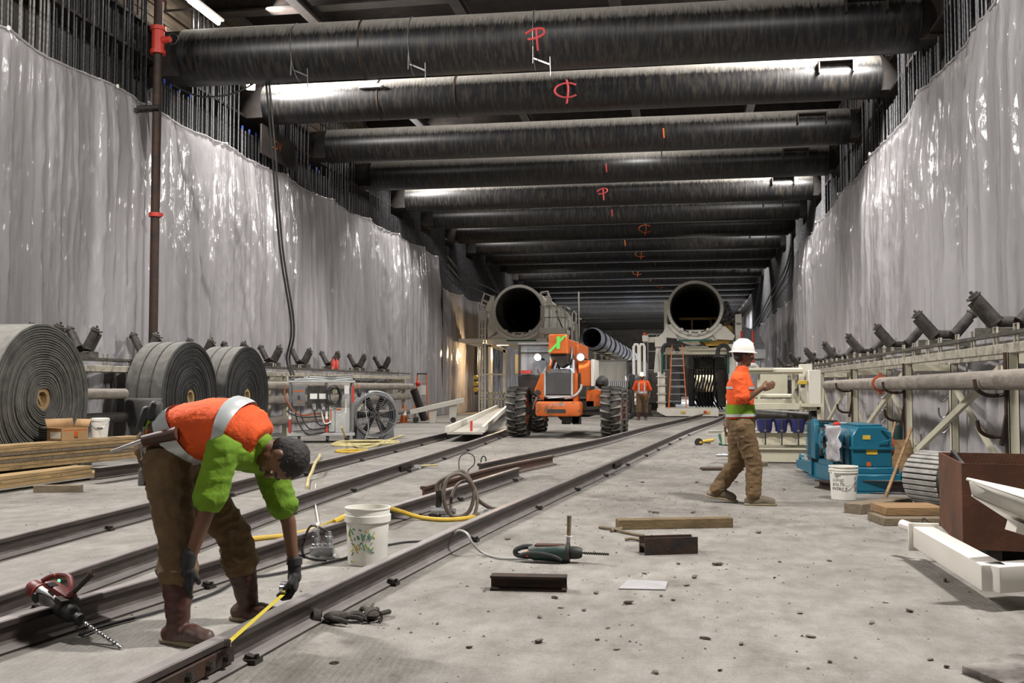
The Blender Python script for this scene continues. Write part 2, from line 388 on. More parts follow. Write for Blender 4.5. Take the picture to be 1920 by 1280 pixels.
# ------------------------------------------------------------------ polythene sheets
def fold(y, z, seed, top):
    n = noise.noise; dn = max(0, top - z)
    ys = y + .05 * n(V((y * .3, z * .35, seed)))
    a = n(V((ys * .9, z * .04 + seed, 0))) * .13
    b = (1 - abs(n(V((ys * 2.1, z * .05, seed + 5))))) ** 7 * .17
    c = (1 - abs(n(V((ys * 5.2, z * .06, seed + 9))))) ** 7 * .085
    d = (1 - abs(n(V((ys * 9.5, z * .10, seed + 19))))) ** 5 * .026
    # slack swags running down from the ties
    e = (1 - abs(n(V((ys * 1.3 + z * .85, z * .25, seed + 3))))) ** 9 * .085 * max(0, n(V((y * .35, z * .3, seed + 31))) + .25)
    f = (1 - abs(n(V((ys * 1.5 - z * 1.0, z * .25, seed + 7))))) ** 9 * .07 * max(0, n(V((y * .35, z * .3, seed + 41))) + .2)
    return a + b + c + d + e + f
def sheet(name, label, x, side, y0, y1, zt, zb, seed, step=.05, hang=3.1):
    nu = int((y1 - y0) / step); nv = 42; vs = []
    for i in range(nu + 1):
        y = y0 + (y1 - y0) * i / nu
        ph = ((y - y0) / hang) % 1; sag = .09 * math.sin(PI * ph) + .05 * noise.noise(V((y * 1.3, seed, 3)))
        tz = zt - sag
        gath = math.exp(-((min(ph, 1 - ph)) * hang / .35) ** 2)         # gathers at the ties
        for j in range(nv + 1):
            v = j / nv; z = zb + (tz - zb) * v
            yy = y; dn = (tz - z)
            if ph < .5: yy = y - (ph * hang) * 0.18 * math.exp(-dn * .9) * .5
            d = fold(y, z, seed, tz) * min(1, .35 + dn * .5)
            d += gath * .06 * math.exp(-dn * .8)
            if j == nv: d -= .03
            vs.append((x + side * d, yy, z))
    fs = [(i * (nv + 1) + j, (i + 1) * (nv + 1) + j, (i + 1) * (nv + 1) + j + 1, i * (nv + 1) + j + 1) for i in range(nu) for j in range(nv)]
    mb = MB(); mb.v = [V(p) for p in vs]; mb.f = fs
    t = thing(name, label, 'plastic sheet', (x, (y0 + y1) / 2, 0), group=None)
    me = bpy.data.meshes.new('sheet'); me.from_pydata([(p.x - x, p.y - (y0 + y1) / 2, p.z) for p in mb.v], [], fs); me.materials.append(M['poly'])
    me.polygons.foreach_set('use_smooth', [True] * len(me.polygons)); link('sheet', me, t)
    hm = MB(); pts = []                                                # rolled hem along the top
    for i in range(0, nu + 1, 3): p = mb.v[i * (nv + 1) + nv]; pts.append(p + V((side * .02, 0, 0)))
    hm.tube(pts, lambda u: .022 + .014 * noise.noise(V((u * 90, seed, 0))), 6).build('rolled_hem', M['poly'], t, world=True)
    yy = y0 + hang
    while yy < y1:
        i = int((yy - y0) / (y1 - y0) * nu); p = mb.v[i * (nv + 1) + nv]
        MB().ball(p + V((side * .04, 0, 0)), (.03, .035, .05), 8).build('tie_knot', M['pvc'], t, world=True); yy += hang
    return t
sheet('plastic_sheet', 'tall wrinkled translucent plastic sheet behind the big light grey belt roll', -10.90, 1, 5.0, 18.5, 7.07, .02, 1.3)
sheet('plastic_sheet', 'long translucent plastic sheet hung behind the electrical cart and drum fan', -10.92, 1, 18.52, 43.0, 7.07, .02, 4.1, .055, 3.6)
sheet('plastic_sheet', 'shorter plastic sheet hung behind the gantry with the railed platform', -10.9, 1, 43.3, 100, 5.7, .02, 6.7, .12, 4)
sheet('plastic_sheet', 'tall pleated plastic sheet hung behind the idler conveyor with hooked posts', 4.52, -1, 4.5, 43.6, 6.95, .02, 8.9, .055, 5.2)
sheet('plastic_sheet', 'lower plastic sheet behind the gantry with the yellow inner frame', 4.6, -1, 43.9, 110, 5.2, .02, 11.2, .12, 4)

# ------------------------------------------------------------------ rebar
def rebar_mesh(nm, L, m, cap=None):
    mb = MB(); mb.cyl((0, 0, 0), (0, 0, L), .021, n=7)
    o = mb.build('tmp', m); me = o.data; me.name = nm; bpy.data.objects.remove(o); return me
LR = [rebar_mesh('rebar_tall', 9.85, M['rebar']), rebar_mesh('rebar_short', 7.75, M['rebar']), rebar_mesh('rebar_dusty', 9.85, M['rebar_w'])]
capme = MB().cyl((0, 0, 0), (0, 0, .10), .03, n=8).build('tmp', M['blue_cap']); cme = capme.data; bpy.data.objects.remove(capme)
STR_L = [19.9, 23.9, 28.4, 32.6, 36.8, 41.1, 45.4, 49.7]   # strut positions along the pit
def near_strut(y): return min(abs(y - s) for s in STR_L)
def bar(x, y, z, me, lab, grp, cap=False):
    o = link('rebar', me); o.location = (x, y, z); o.rotation_euler = (RND.gauss(0, .003), RND.gauss(0, .003), 0)
    tag(o, lab, 'rebar', grp)
    if cap:
        c = link('cap', cme, o); c.location = (0, 0, 7.75)
for side, x, n0 in ((0, -11.03, 150), (1, 4.68, 150)):
    tail = MB(); y = 13.0 if side == 0 else 14.8; k = 0
    while y < 75:
        d = near_strut(y)
        tall = d > .75 or y < 19; zb = 0; RND.random()
        if k < n0:
            dusty = side == 0 and y < 15.6
            lab = ('dark upright rebar standing above the plastic sheet on the belt roll side' if side == 0 else 'dark upright rebar standing above the plastic sheet on the idler conveyor side')
            grp = 'rebar above the belt roll sheeting' if side == 0 else 'rebar above the conveyor sheeting'
            if not tall:
                lab = ('short rebar stub under a strut end on the belt roll side' if side == 0 else 'short rebar stub under a strut end on the idler conveyor side'); grp = 'rebar stubs, ' + ('belt roll side' if side == 0 else 'conveyor side')
                bar(x, y, zb, LR[1], lab, grp, cap=side == 0 and k % 3 == 0)
            elif dusty: bar(x, y, zb, LR[2], 'pale dusty rebar above the sheet over the big belt roll', 'dusty pale rebar')
            else: bar(x - (.12 if k % 2 else 0) * (1 if side == 0 else -1), y, zb, LR[0], lab, grp)
        else:
            tail.cyl((x, y, zb), (x, y, 9.8 if tall else 7.8), .021, n=5)
        k += 1; y += (.118 if y < 28 else .18) + RND.uniform(-.03, .03)
    tag(stuff(tail.build('rebar', M['rebar'])), 'far row of thin dark rebar continuing along the %s wall' % ('belt roll side' if side == 0 else 'conveyor side'), 'rebar')

# ------------------------------------------------------------------ struts
def mark(kind):
    """centre-line and other sprayed strokes, in (along, around) metres"""
    if kind == 'CL':
        return [[(.30 * math.cos(t) , .30 * math.sin(t) * .9) for t in [PI * .25 + PI * 1.5 * i / 10 for i in range(11)]], [(-.02, .42), (.02, .05), (-.03, -.52)]]
    if kind == 'P':
        return [[(0, .3), (.02, -.42)], [(-.22, .12), (-.05, .26), (.13, .26), (.15, .10), (.0, -.02), (-.18, -.05)]]
    return [[(0, .22), (.02, -.22)]]
def strut(k, yl, yr, zl, zr, r, label, marks=(), bands=(), x0=-10.62, x1=4.48, bracket=True, weld=(), angle=True):
    t = thing('strut_pipe', label, 'strut', (x0, yl, zl))
    a, b = V((x0, yl, zl)), V((x1, yr, zr)); d = (b - a).normalized()
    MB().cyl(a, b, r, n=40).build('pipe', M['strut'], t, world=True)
    front = d.cross(V((0, 0, 1)));  front = front if front.y < 0 else -front; up = V((0, 0, 1))
    def on(u, ang, off=.004): return a + (b - a) * u + (front * math.cos(ang) + up * math.sin(ang)) * (r + off)
    if bracket:
        for e, s in ((a, -1), (b, 1)):
            MB().bb((e.x, e.y - r * .62, e.z - r * .8), (-11.69 if s < 0 else 5.29, e.y + r * .62, e.z + r * .8)).build('bearing_block', M['girder'], t, world=True, bevel=.01)
    if angle:
        br = MB(); c = on(.93, .28, 0)
        br.box(c + V((0, -.02, .12)), (.8, .36, .03)); br.box(c + V((0, .12, -.1)), (.8, .03, .44)); br.box(c + V((-.38, -.02, -.02)), (.03, .34, .28)); br.box(c + V((.38, -.02, -.02)), (.03, .34, .28))
        br.build('bracket', M['girder'], t, world=True)
    for u, kind, m in marks:
        sp = MB(); sc = r / .5
        for line in mark(kind):
            l2 = catmull([V((p[0], p[1], 0)) for p in line], 8); pts = [on(u + p.x / 15, -.22 + p.y * .62 / r, .003) for p in l2]
            sp.tube(pts, .026, 5)
        sp.build('paint_mark', m, t, world=True)
    for u in weld:
        MB().pipe(a + (b - a) * (u - .0012), a + (b - a) * (u + .0012), r + .012, r - .02, 40).build('weld_seam', M['rust'], t, world=True)
    for u in bands:
        w_ = MB(); w_.tube([on(u, PI * .75 - i * PI * 1.28 / 14, .012) for i in range(15)], .009, 5)
        e = on(u, PI * .75 - PI * 1.28, .012); w_.tube([on(u, -.5, .012), on(u, -.5) + V((0, -.02, -.36))], .012, 6)
        w_.bar(on(u, -.9, .03), on(u, -.9, .03) + V((.35, -.1, -.18)), .03, .03)
        w_.tube([on(u, -.9, .03) + V((.35, -.1, -.02)), on(u, -.9, .03) + V((.36, -.1, -.42))], .010, 6)
        w_.build('wire_hanger', M['galv'], t, world=True)
    return t
S, SO = M['spray'], M['sprayo']
ordn = ['second', 'third', 'fourth', 'fifth', 'sixth', 'seventh', 'eighth', 'ninth', 'tenth', 'eleventh', 'twelfth', 'thirteenth', 'fourteenth', 'fifteenth', 'sixteenth', 'seventeenth', 'eighteenth', 'nineteenth', 'twentieth']
strut(0, 19.75, 20.6, 8.36, 8.5, .60, 'thick dark strut pipe with wire hangers and red P mark, first overhead', [(.505, 'P', S)], [.165, .33, .50], weld=(.26,))
desc = [('dark strut pipe with red centre-line mark and short steel tab, second overhead', 23.9, 24.4, [(.515, 'CL', S)], (.2, .33)),
        ('dusty strut pipe with one small orange dab, third overhead', 28.4, 28.9, [(.66, 'I', SO)], ()),
        ('plain strut pipe with a pale upper edge, fourth overhead', 32.7, 33.1, [(.53, 'I', S)], (.65,)),
        ('strut pipe brightly lit from its end with a red P, fifth overhead', 36.9, 37.4, [(.5, 'P', S)], ()),
        ('strut pipe with a small grey lug on its pale top, sixth overhead', 41.2, 41.7, [(.5, 'I', S)], ())]
y = 45.6
for k in range(23):
    if k < len(desc): l, yl, yr, mk, wd = desc[k]
    else:
        l = 'dark strut pipe %s overhead counting from the camera' % ((ordn + ['twenty-first', 'twenty-second', 'twenty-third', 'twenty-fourth'])[k]); yl = y; yr = y + .4
        mk = [(.5 + .04 * (k % 3), 'CL' if k % 2 else 'I', SO)] if k < 12 else []; wd = (); y += 4.3
    t = strut(k + 1, yl, yr, 8.50, 8.56, .50, l, mk, (), weld=wd, angle=k < 10)
    if k == 0: 
        c = V((-7.75, yl - .43, 8.72)); tb = MB(); tb.box(c, (.55, .12, .09)); tb.prism([(-7.48, 8.76), (-7.48, 8.68), (-7.38, 8.72)], 'y', yl - .49, yl - .37); tb.build('steel_tab', M['ltgrey'], t, world=True)
    if k == 4:
        MB().box((-7.6, yl - .38, 8.86), (.5, .3, .07)).build('lug', M['ltgrey'], t, world=True)

# ------------------------------------------------------------------ rails
def rail_prof(h=.15):
    return [(-.075, 0), (.075, 0), (.075, .012), (.02, .03), (.010, .045), (.010, h - .045), (.036, h - .032), (.036, h - .006), (.03, h), (-.03, h), (-.036, h - .006), (-.036, h - .032), (-.010, h - .045), (-.010, .045), (-.02, .03), (-.075, .012)]
M['rail'] = mat('rolled_rail_steel', (.070, .055, .050), (.035, .026, .023), 3, .48, .45, stretch=(2, 1, 6), dust_light=(.31, .28, .27), dlo=.5, dhi=1.0, damp=.5, drough=.42)  # pale smooth upward faces: dusty, with the shine of the rail tops painted in
M['railr'] = mat('rail_rust', (.10, .045, .028), (.05, .03, .024), 4, .6, .3, dust_light=(.26, .22, .19), dlo=.5, dhi=1.3)
def rail(label, pts, m='rail', plates=(), clips=0, h=.15):
    pts = [V(p) for p in pts]; path = catmull(pts, 8); o0 = path[0].copy(); o0.z = 0
    t = thing('steel_rail', label, 'rail', o0)
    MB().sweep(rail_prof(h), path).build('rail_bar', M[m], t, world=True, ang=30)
    for i in plates:
        p = path[i]; d = (path[i + 1] - path[i - 1]).normalized(); n = V((d.y, -d.x, 0)); pl = MB()
        for s in (-1, 1):
            pl.bar(p - d * .30 + n * s * .034 + V((0, 0, .072)), p + d * .30 + n * s * .034 + V((0, 0, .072)), .022, .075)
        pl.build('fishplate', M['rust'], t, world=True, bevel=.004)
        for q in (-.22, -.08, .08, .22):
            b = MB(); c = p + d * q + V((0, 0, .072)); b.cyl(c - n * .075, c + n * .07, .011, n=8); b.cyl(c + n * .045, c + n * .068, .021, n=6); b.build('bolt', M['dark'], t, world=True)
    if clips:
        L = 0; q = 0
        for i in range(1, len(path)):
            L += (path[i] - path[i - 1]).length
            if L - q > clips and path[i].y < 26:
                q = L; d = (path[i] - path[i - 1]).normalized(); n = V((d.y, -d.x, 0)); c = MB()
                for s in (1,):
                    p = path[i] + n * s * .10; c.box(p - n * .02 + V((0, 0, .012)), (.075, .06, .022), (0, 0, math.atan2(d.y, d.x))); c.cyl(p + V((0, 0, .02)), p + V((0, 0, .042)), .011, n=6); c.box(p + V((0, 0, .030)) - n * .035, (.04, .04, .015), (0, .3, 0))
                c.build('rail_clip', M['dark'], t, world=True)
    return t
def R2(x, y): return (x, y, 0)
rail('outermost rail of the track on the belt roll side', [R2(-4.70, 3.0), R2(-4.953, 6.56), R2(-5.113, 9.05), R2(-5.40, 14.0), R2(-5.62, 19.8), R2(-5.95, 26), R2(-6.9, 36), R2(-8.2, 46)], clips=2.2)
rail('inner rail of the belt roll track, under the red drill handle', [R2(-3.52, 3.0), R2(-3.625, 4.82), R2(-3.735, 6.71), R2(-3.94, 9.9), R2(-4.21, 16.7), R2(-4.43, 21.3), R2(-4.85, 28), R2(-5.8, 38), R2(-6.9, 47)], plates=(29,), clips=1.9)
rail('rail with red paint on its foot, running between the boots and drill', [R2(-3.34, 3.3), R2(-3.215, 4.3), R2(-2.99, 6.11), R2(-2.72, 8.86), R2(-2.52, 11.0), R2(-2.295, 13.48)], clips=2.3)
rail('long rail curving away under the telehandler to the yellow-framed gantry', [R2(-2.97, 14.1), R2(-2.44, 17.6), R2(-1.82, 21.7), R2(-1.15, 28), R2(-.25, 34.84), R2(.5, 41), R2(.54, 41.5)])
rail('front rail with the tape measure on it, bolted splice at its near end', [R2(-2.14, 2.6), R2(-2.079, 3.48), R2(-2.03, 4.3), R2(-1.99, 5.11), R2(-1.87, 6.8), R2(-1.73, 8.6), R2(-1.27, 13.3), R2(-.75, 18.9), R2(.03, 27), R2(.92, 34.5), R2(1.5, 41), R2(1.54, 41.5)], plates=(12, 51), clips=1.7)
rail('loose spare rail lying beside the rail gap near the hose loops', [R2(-2.90, 10.75), R2(-2.66, 13.4), R2(-2.17, 16.0)], 'railr')

# ================================================================== BELT ROLL SIDE
# ------------------------------------------------------------------ text on surfaces
def text_me(body, size, shear=0.):
    c = bpy.data.curves.new('t', 'FONT'); c.body = body; c.size = size; c.align_x = 'CENTER'; c.align_y = 'CENTER'; c.shear = shear; c.resolution_u = 2
    o = bpy.data.objects.new('t', c); C.objects.link(o); dg = bpy.context.evaluated_depsgraph_get()
    me = bpy.data.meshes.new_from_object(o.evaluated_get(dg)); vs = [v.co.copy() for v in me.vertices]; fs = [list(p.vertices) for p in me.polygons]
    bpy.data.objects.remove(o); bpy.data.meshes.remove(me); return vs, fs
def text_flat(name, body, size, c, ex, ey, m, parent, world=True, shear=0.):
    """text in the plane through c spanned by ex (reading direction) and ey (up)"""
    vs, fs = text_me(body, size, shear); ex, ey = V(ex).normalized(), V(ey).normalized(); mb = MB(); mb.v = [V(c) + ex * v.x + ey * v.y for v in vs]; mb.f = fs
    return mb.build(name, m, parent, world=world, smooth=False)
def strokes(name, lines, f, r, m, parent, n=5, k=4):
    """painted or written strokes: 2D polylines mapped on to a surface by f"""
    mb = MB()
    for ln in lines:
        p2 = catmull([V((a, b, 0)) for a, b in ln], k) if len(ln) > 2 else [V((a, b, 0)) for a, b in ln]
        mb.tube([f(p.x, p.y) for p in p2], r, n)
    return mb.build(name, m, parent)

# ------------------------------------------------------------------ belt rolls
def belt_roll(label, x, y, R, wid, m_face, turns=24, seed=1, core=.17, straps=()):
    t = thing('belt_roll', label, 'belt roll', (x, y, 0))
    n = 88; rn = random.Random(seed); mb = MB(); rings = []
    prof = [(R, -wid), (R, -.03), (R - .004, -.008)]
    r = R - .012; step = (R - core) / turns
    for k in range(turns):
        dx = rn.uniform(-.014, .012)
        prof += [(r, dx), (r - step * .62, dx + rn.uniform(-.006, .006)), (r - step * .70, dx - .045), (r - step * .94, dx - .045)]; r -= step
    prof += [(core, -.03), (core, -wid * .6)]
    c = V((0, 0, R)); dist = [rn.uniform(-1, 1) for _ in range(8)]
    for rr, h in prof:
        ring = []
        for i in range(n):
            a = 2 * PI * i / n; u = (R - rr) / R
            w_ = 1 + u * (.035 * math.sin(2 * a + dist[0] * 3) + .03 * math.sin(5 * a + dist[1] * 3)) + .006 * noise.noise(V((math.cos(a) * 2, math.sin(a) * 2, rr * 7 + seed))) * min(1, u * 8)
            ring.append(c + V((h, rr * w_ * math.cos(a), rr * w_ * math.sin(a))))
        rings += ring
    mb.v = rings; mb.f = [(k * n + i, k * n + (i + 1) % n, (k + 1) * n + (i + 1) % n, (k + 1) * n + i) for k in range(len(prof) - 1) for i in range(n)]
    ob = mb.build('wound_belt', M['rub'], t, ang=25); ob.data.materials.append(m_face)
    nf = n * 3
    ob.data.polygons.foreach_set('material_index', [0 if p.center.x < -.028 and (p.center - c).yz.length > R * .985 else 1 for p in ob.data.polygons])
    co = MB(); co.pipe(c + V((-wid, 0, 0)), c + V((-.03, 0, 0)), core * .98, core * .62, 20); co.build('wooden_core', M['lvl'], t)
    co = MB(); co.box(c + V((-.10, 0, 0)), (.05, .045, core * 1.3), (.6, 0, 0)); co.box(c + V((-.14, .02, .02)), (.05, core * 1.3, .05), (.5, 0, 0)); co.build('core_spoke', M['lvl'], t)
    for sx in straps:
        MB().pipe(c + V((-sx - .012, 0, 0)), c + V((-sx + .012, 0, 0)), R + .006, R - .01, 72).build('strap', M['black'], t)
    fl = MB(); fl.tube([c + V((-.02, math.cos(a) * (R + .02), math.sin(a) * (R + .02))) for a in [PI * 1.02 + .1 * i for i in range(6)]], .012, 4); 
    pl = MB()                                            # loose outer end of the belt lying on the tread
    pts = [(R + .016, PI * 1.0 + .06 * i) for i in range(9)]
    for (a0, a1) in zip(pts, pts[1:]):
        q = []
        for rr, a in (a0, a1):
            for xx in (-wid + .01, -.01): q.append(c + V((xx, math.cos(a) * rr, math.sin(a) * rr)))
        pl.add(q, [(0, 1, 3, 2)])
    o = pl.build('belt_end', M['rub'], t); sm = o.modifiers.new('s', 'SOLIDIFY'); sm.thickness = .016
    return t
belt_roll('big roll of pale grey conveyor belt standing behind the planks and carton', -9.05, 12.85, 1.075, .85, M['rubw'], 26, 3)
belt_roll('dark strapped belt roll standing behind the bending worker', -9.2, 17.42, 1.05, .74, M['rubd'], 30, 5, straps=(.25, .5))
belt_roll('dark belt roll standing beside the electrical cart, third in line', -9.12, 19.7, 1.05, .74, M['rubd'], 30, 8, straps=(.25, .5))

# ------------------------------------------------------------------ idler conveyors
def idler(parent, x0, x1, y, z, dark, flip=1):
    """troughing idler set: base bar, two inclined wing rollers in brackets, one flat roller"""
    xm = (x0 + x1) / 2; w_ = x1 - x0; r = .068
    b = MB(); b.box((xm, y, z + .05), (w_ + .1, .09, .10)); 
    for s in (-1, 1):
        a = V((xm + s * w_ * .20, y - flip * .02, z + .10)); e = V((xm + s * w_ * .62, y - flip * .02, z + .42))
        b.bar(a + V((0, .07, 0)), e + V((0, .07, 0)), .022, .12); b.bar(e + V((0, -.06, .02)), e + V((0, .08, .02)), .12, .03)
    it = b.build('idler_set', M['idler'], parent)
    for s in (-1, 1):
        a = V((xm + s * w_ * .22, y - .05, z + .19)); e = V((xm + s * w_ * .60, y - .05, z + .47))
        m = MB(); m.cyl(a, e, r, n=14); m.cyl(e, e + (e - a).normalized() * .02, r * 1.25, n=16); m.cyl(e + (e - a).normalized() * .02, e + (e - a).normalized() * .05, r * .9, n=14); m.cyl(a - (e - a).normalized() * .02, a, r * 1.2, n=14); m.cyl(e + (e - a).normalized() * .05, e + (e - a).normalized() * .09, .02, n=8); m.build('wing_roller', M['roller'], it)
    m = MB(); m.cyl((xm - w_ * .17, y + .06, z + .18), (xm + w_ * .17, y + .06, z + .18), r, n=14); m.cyl((xm - w_ * .20, y + .06, z + .18), (xm + w_ * .20, y + .06, z + .18), .018, n=8); m.build('flat_roller', M['roller'], it)
    return it
M['idler'] = mat('muddy_idler_steel', (.055, .05, .042), (.12, .11, .09), 7, .7, .2, bump=.4, dust_light=(.26, .24, .2), dlo=.35, dhi=1.2)
M['roller'] = mat('muddy_roller', (.035, .03, .03), (.09, .08, .07), 9, .6, .3, bump=.25, dust_light=(.28, .26, .22), dlo=.45, dhi=1.3)
M['mudpipe'] = mat('mud_crusted_pipe', (.25, .22, .185), (.14, .12, .10), 4, .85, bump=.4, stretch=(6, .6, 1), dust_light=(.30, .27, .23), dlo=.3, dhi=1.2)
M['stringer'] = mat('splashed_cream_rail', (.40, .37, .30), (.15, .135, .115), 9, .6, bump=.3, lo=.45, hi=.68)
def conveyor(label, xa, xb, y0, y1, zt, front, ypost, yid, hooks, diag, stapled=True):
    """xa..xb across; front = the side (x) that faces the open floor"""
    t = thing('belt_conveyor', label, 'conveyor', (front, y0, 0)); o = -V(t.location); s = 1 if front == xa else -1
    bk = xb if front == xa else xa
    def b(m, nm, mt, **k): return m.move(o).build(nm, mt, t, **k)
    for x in (front, bk):
        m = MB(); m.bb((x - .05, y0, zt - .11), (x + .05, y1, zt)); b(m, 'stringer', M['stringer'], bevel=.008)
        m = MB(); m.bb((x - .035, y0, zt + .09), (x + .035, y1, zt + .13)); b(m, 'idler_rail', M['idler'])
    for y in ypost:
        for x in (front, bk):
            m = MB(); m.bb((x - .055, y - .055, .012), (x - .045, y + .055, zt - .1)); m.bb((x - .055, y - .055, .012), (x + .055, y - .045, zt - .1)); m.bb((x + .045, y - .055, .012), (x + .055, y + .055, zt - .1)); m.bb((x - .11, y - .11, 0), (x + .11, y + .11, .014))
            b(m, 'post', M['cream'])
        m = MB(); m.bb((min(xa, xb), y - .04, zt - .22), (max(xa, xb), y + .04, zt - .12)); b(m, 'cross_beam', M['cream'])
        if hooks:
            for z, L in ((1.16, .32), (.72, .30)):
                m = MB(); px = front - s * .06
                m.tube([(px, y, z + .02), (px - s * .06, y, z), (px - s * L * .6, y, z + .00), (px - s * L * .92, y, z + .06), (px - s * L, y, z + .17)], .021, 8, 4); b(m, 'pipe_hook', M['rust'])
            m = MB(); m.bb((front - s * .075, y - .035, .35), (front - s * .055, y + .035, zt - .1)); m.bar((front - s * .06, y, .95), (front - s * .12, y, .62), .04, .05); b(m, 'hook_plate', M['rust'])
            m = MB()
            for z in (1.12, .86, .62):
                m.tube([(bk, y + .25, z), (bk - s * .10, y + .25, z - .10), (bk - s * .16, y + .25, z - .06), (bk - s * .17, y + .25, z + .06)], .014, 6, 3)
            m.bb((bk - .02, y + .22, .5), (bk + .02, y + .28, zt - .1)); b(m, 'cable_rack', M['galv'])
    for (ya, za, yb, zb, x) in diag:
        m = MB(); m.bar((x, ya, za), (x, yb, zb), .05, .09); b(m, 'brace', M['cream'])
    for k, y in enumerate(yid): idler_o = idler(t, xa - t.location.x + .03, xb - t.location.x - .03, y - y0, zt + .13, 1)
    y = y0 + .3; k = 0
    while y < y1 and stapled:                              # U-shaped guard staples along the open side
        if y < 34:
            m = MB(); m.tube([(front, y - .05, zt - .06), (front, y - .05, zt + .2), (front, y + .08, zt + .2), (front, y + .08, zt - .06)], .014, 6); b(m, 'staple', M['stringer'])
        y += .72 if k % 2 else .9; k += 1
    return t
yp = [6.6, 11.45, 16.6, 21.7, 26.9, 32, 37.5]
dg_ = [(yp[k + 1], .16, yp[k] + .5, 1.45, 3.45) for k in range(1, 6)] + [(yp[k + 1] + .2, 1.4, yp[k] + 2.6, .15, 4.08) for k in range(1, 5)]
conveyor('long cream framed belt conveyor with upturned idlers and J hooks beside the tracked machinery', 3.42, 4.10, 5.2, 42, 1.72, 3.42, yp, [7.1, 9.95, 12.7, 15.7, 18.9, 22.2, 26, 30, 34.5, 39], True, dg_)
yp2 = [9.5, 14.4, 19.0, 23.8, 28.6, 34.4]
conveyor('belt conveyor with upturned idlers running behind the belt rolls', -10.48, -10.02, 8.2, 35.2, 1.62, -10.02, yp2, [9.8, 12.2, 14.6, 15.6, 17.6, 19.8, 21.4, 23.4, 25.4, 27.6, 30.0, 32.6], False, [(34.4, 1.35, 31.8, .15, -10.02), (28.6, .15, 31.2, 1.35, -10.02)])
# pipes
def pipe_thing(label, a, b, r, m, cat='pipe', clamp=(), group=None, name='slurry_pipe'):
    t = thing(name, label, cat, a); a, b = V(a), V(b); d = (b - a).normalized()
    MB().pipe(a, b, r, r * .86, 24).build('pipe_length', m, t, world=True)
    for u in clamp:
        c = a + (b - a) * u; m_ = MB(); m_.pipe(c - d * .05, c + d * .05, r * 1.32, r * .98, 20); m_.box(c + V((0, 0, r * 1.4)), (.05, .09, .07)); m_.box(c - V((0, 0, r * 1.4)), (.05, .09, .07)); m_.build('coupling', M['redp'] if m is not M['mudpipe'] else M['coup'], t, world=True)
    return t
M['coup'] = mat('orange_coupling', (.40, .075, .02), (.2, .05, .02), 6, .55)
pipe_thing('long mud-crusted pipe with an orange coupling resting on the J hooks', (3.19, 6.2, 1.335), (3.19, 24.2, 1.285), .105, M['mudpipe'], clamp=(.635,))
for z, yy, lab in ((1.28, 34.9, 'upper'), (.93, 34.6, 'middle'), (.42, 34.8, 'lowest')):
    pipe_thing('%s of the mud-crusted pipes slung along the rear conveyor by the fan' % lab, (-9.862, 20.9, z), (-9.862, yy, z - .02), .105, M['mudpipe'])
pipe_thing('leaning dark pipe at the end of the rear conveyor near the orange ladder', (-9.55, 35.6, .02), (-9.9, 35.3, 1.15), .14, M['girder'], name='pipe_stub')
for z, lab in ((1.13, 'upper dusty pipe visible between the first two belt rolls'), (.72, 'middle dark pipe visible between the first two belt rolls'), (.22, 'lowest thick pipe visible between the first two belt rolls')):
    pipe_thing(lab, (-9.84, 13.2, z), (-9.84, 16.2, z), .09, M['mudpipe'] if z > 1 else M['dark'])

# ------------------------------------------------------------------ planks, steel beam, carton, bucket
A = P(0, 890, 0); 
def plank(label, a, b, w_, h, m, grp=None, stamp=None, name='timber_plank'):
    """a, b: ends of the lower front edge"""
    a, b = V(a), V(b); d = (b - a).normalized(); n = V((0, 0, 1)).cross(d).normalized()
    t = thing(name, label, 'plank', (a + b) / 2, group=grp)
    mb = MB(); mb.bar(a + n * w_ / 2 + V((0, 0, h / 2)), b + n * w_ / 2 + V((0, 0, h / 2)), w_, h); mb.build('board', m, t, world=True, bevel=.004)
    if stamp:
        for u in stamp:
            text_flat('stamp', 'SVL 2.1E = 1.5 HS', h * .62, a + (b - a) * u + V((0, 0, h * .5)) - n * .004, d, (0, 0, 1), M['ink'], t)
    return t
S0 = P(-150, 899, .17); S1 = P(268, 856, .17)            # lower front edge of the stack
DIR = (S1 - S0); DIR.z = 0; DIR.normalize()
nrm = V((0, 0, 1)).cross(DIR).normalized()
zz = .17
ranks = ['bottom', 'second', 'third', 'fourth', 'fifth', 'sixth', 'top']
for k in range(7):
    jit = RND.uniform(-.02, .02); h = .043
    st = [(.35, .72), (.5,), (.42, .85), (.62,), (), (.3,), ()][k]
    a = S0 + nrm * jit + DIR * RND.uniform(-.1, .1); b = S1 + nrm * jit + DIR * RND.uniform(-.05, .05)
    if k == 5: a = a + DIR * .85
    a = V((a.x, a.y, zz)); b = V((b.x, b.y, zz))
    plank('laminated timber plank, %s in the stack below the open carton' % (ranks[k] if k < 6 else 'topmost'), a, b, .3, h, M['woodg'] if k in (4, 2) else M['lvl'], 'laminated planks by the belt roll', st)
    zz += h + .004
ztop = zz
for k, u in enumerate((.12, .62)):
    c = S0 + DIR * ((S1 - S0).length * u)
    plank('short timber bearer under the plank stack, %s' % ('nearer the frame edge' if k == 0 else 'beside the pale block'), V((c.x, c.y, 0)) + nrm * .02, V((c.x, c.y, 0)) + DIR * .14 + nrm * .02, .28, .168, M['woodg'], name='timber_bearer')
F1 = P(173, 893, .05); F1.z = 0; _d = F1 - P(0, 917, .05); _d.z = 0; _d.normalize(); F0 = F1 - _d * 3.6; DIR = _d; nrm = V((0, 0, 1)).cross(DIR).normalized()
for k in range(3):
    z = .05 + k * .05
    plank('yellow laminated plank on the floor before the stack, %s' % ['lowest and longest', 'middle one', 'upper one'][k], V((F0.x, F0.y, z)), V((F1.x, F1.y, z)) + DIR * (0.9 if k == 0 else 0), .26, .047, M['lvl'], 'yellow planks on the floor', (.5, .8) if k == 1 else None)
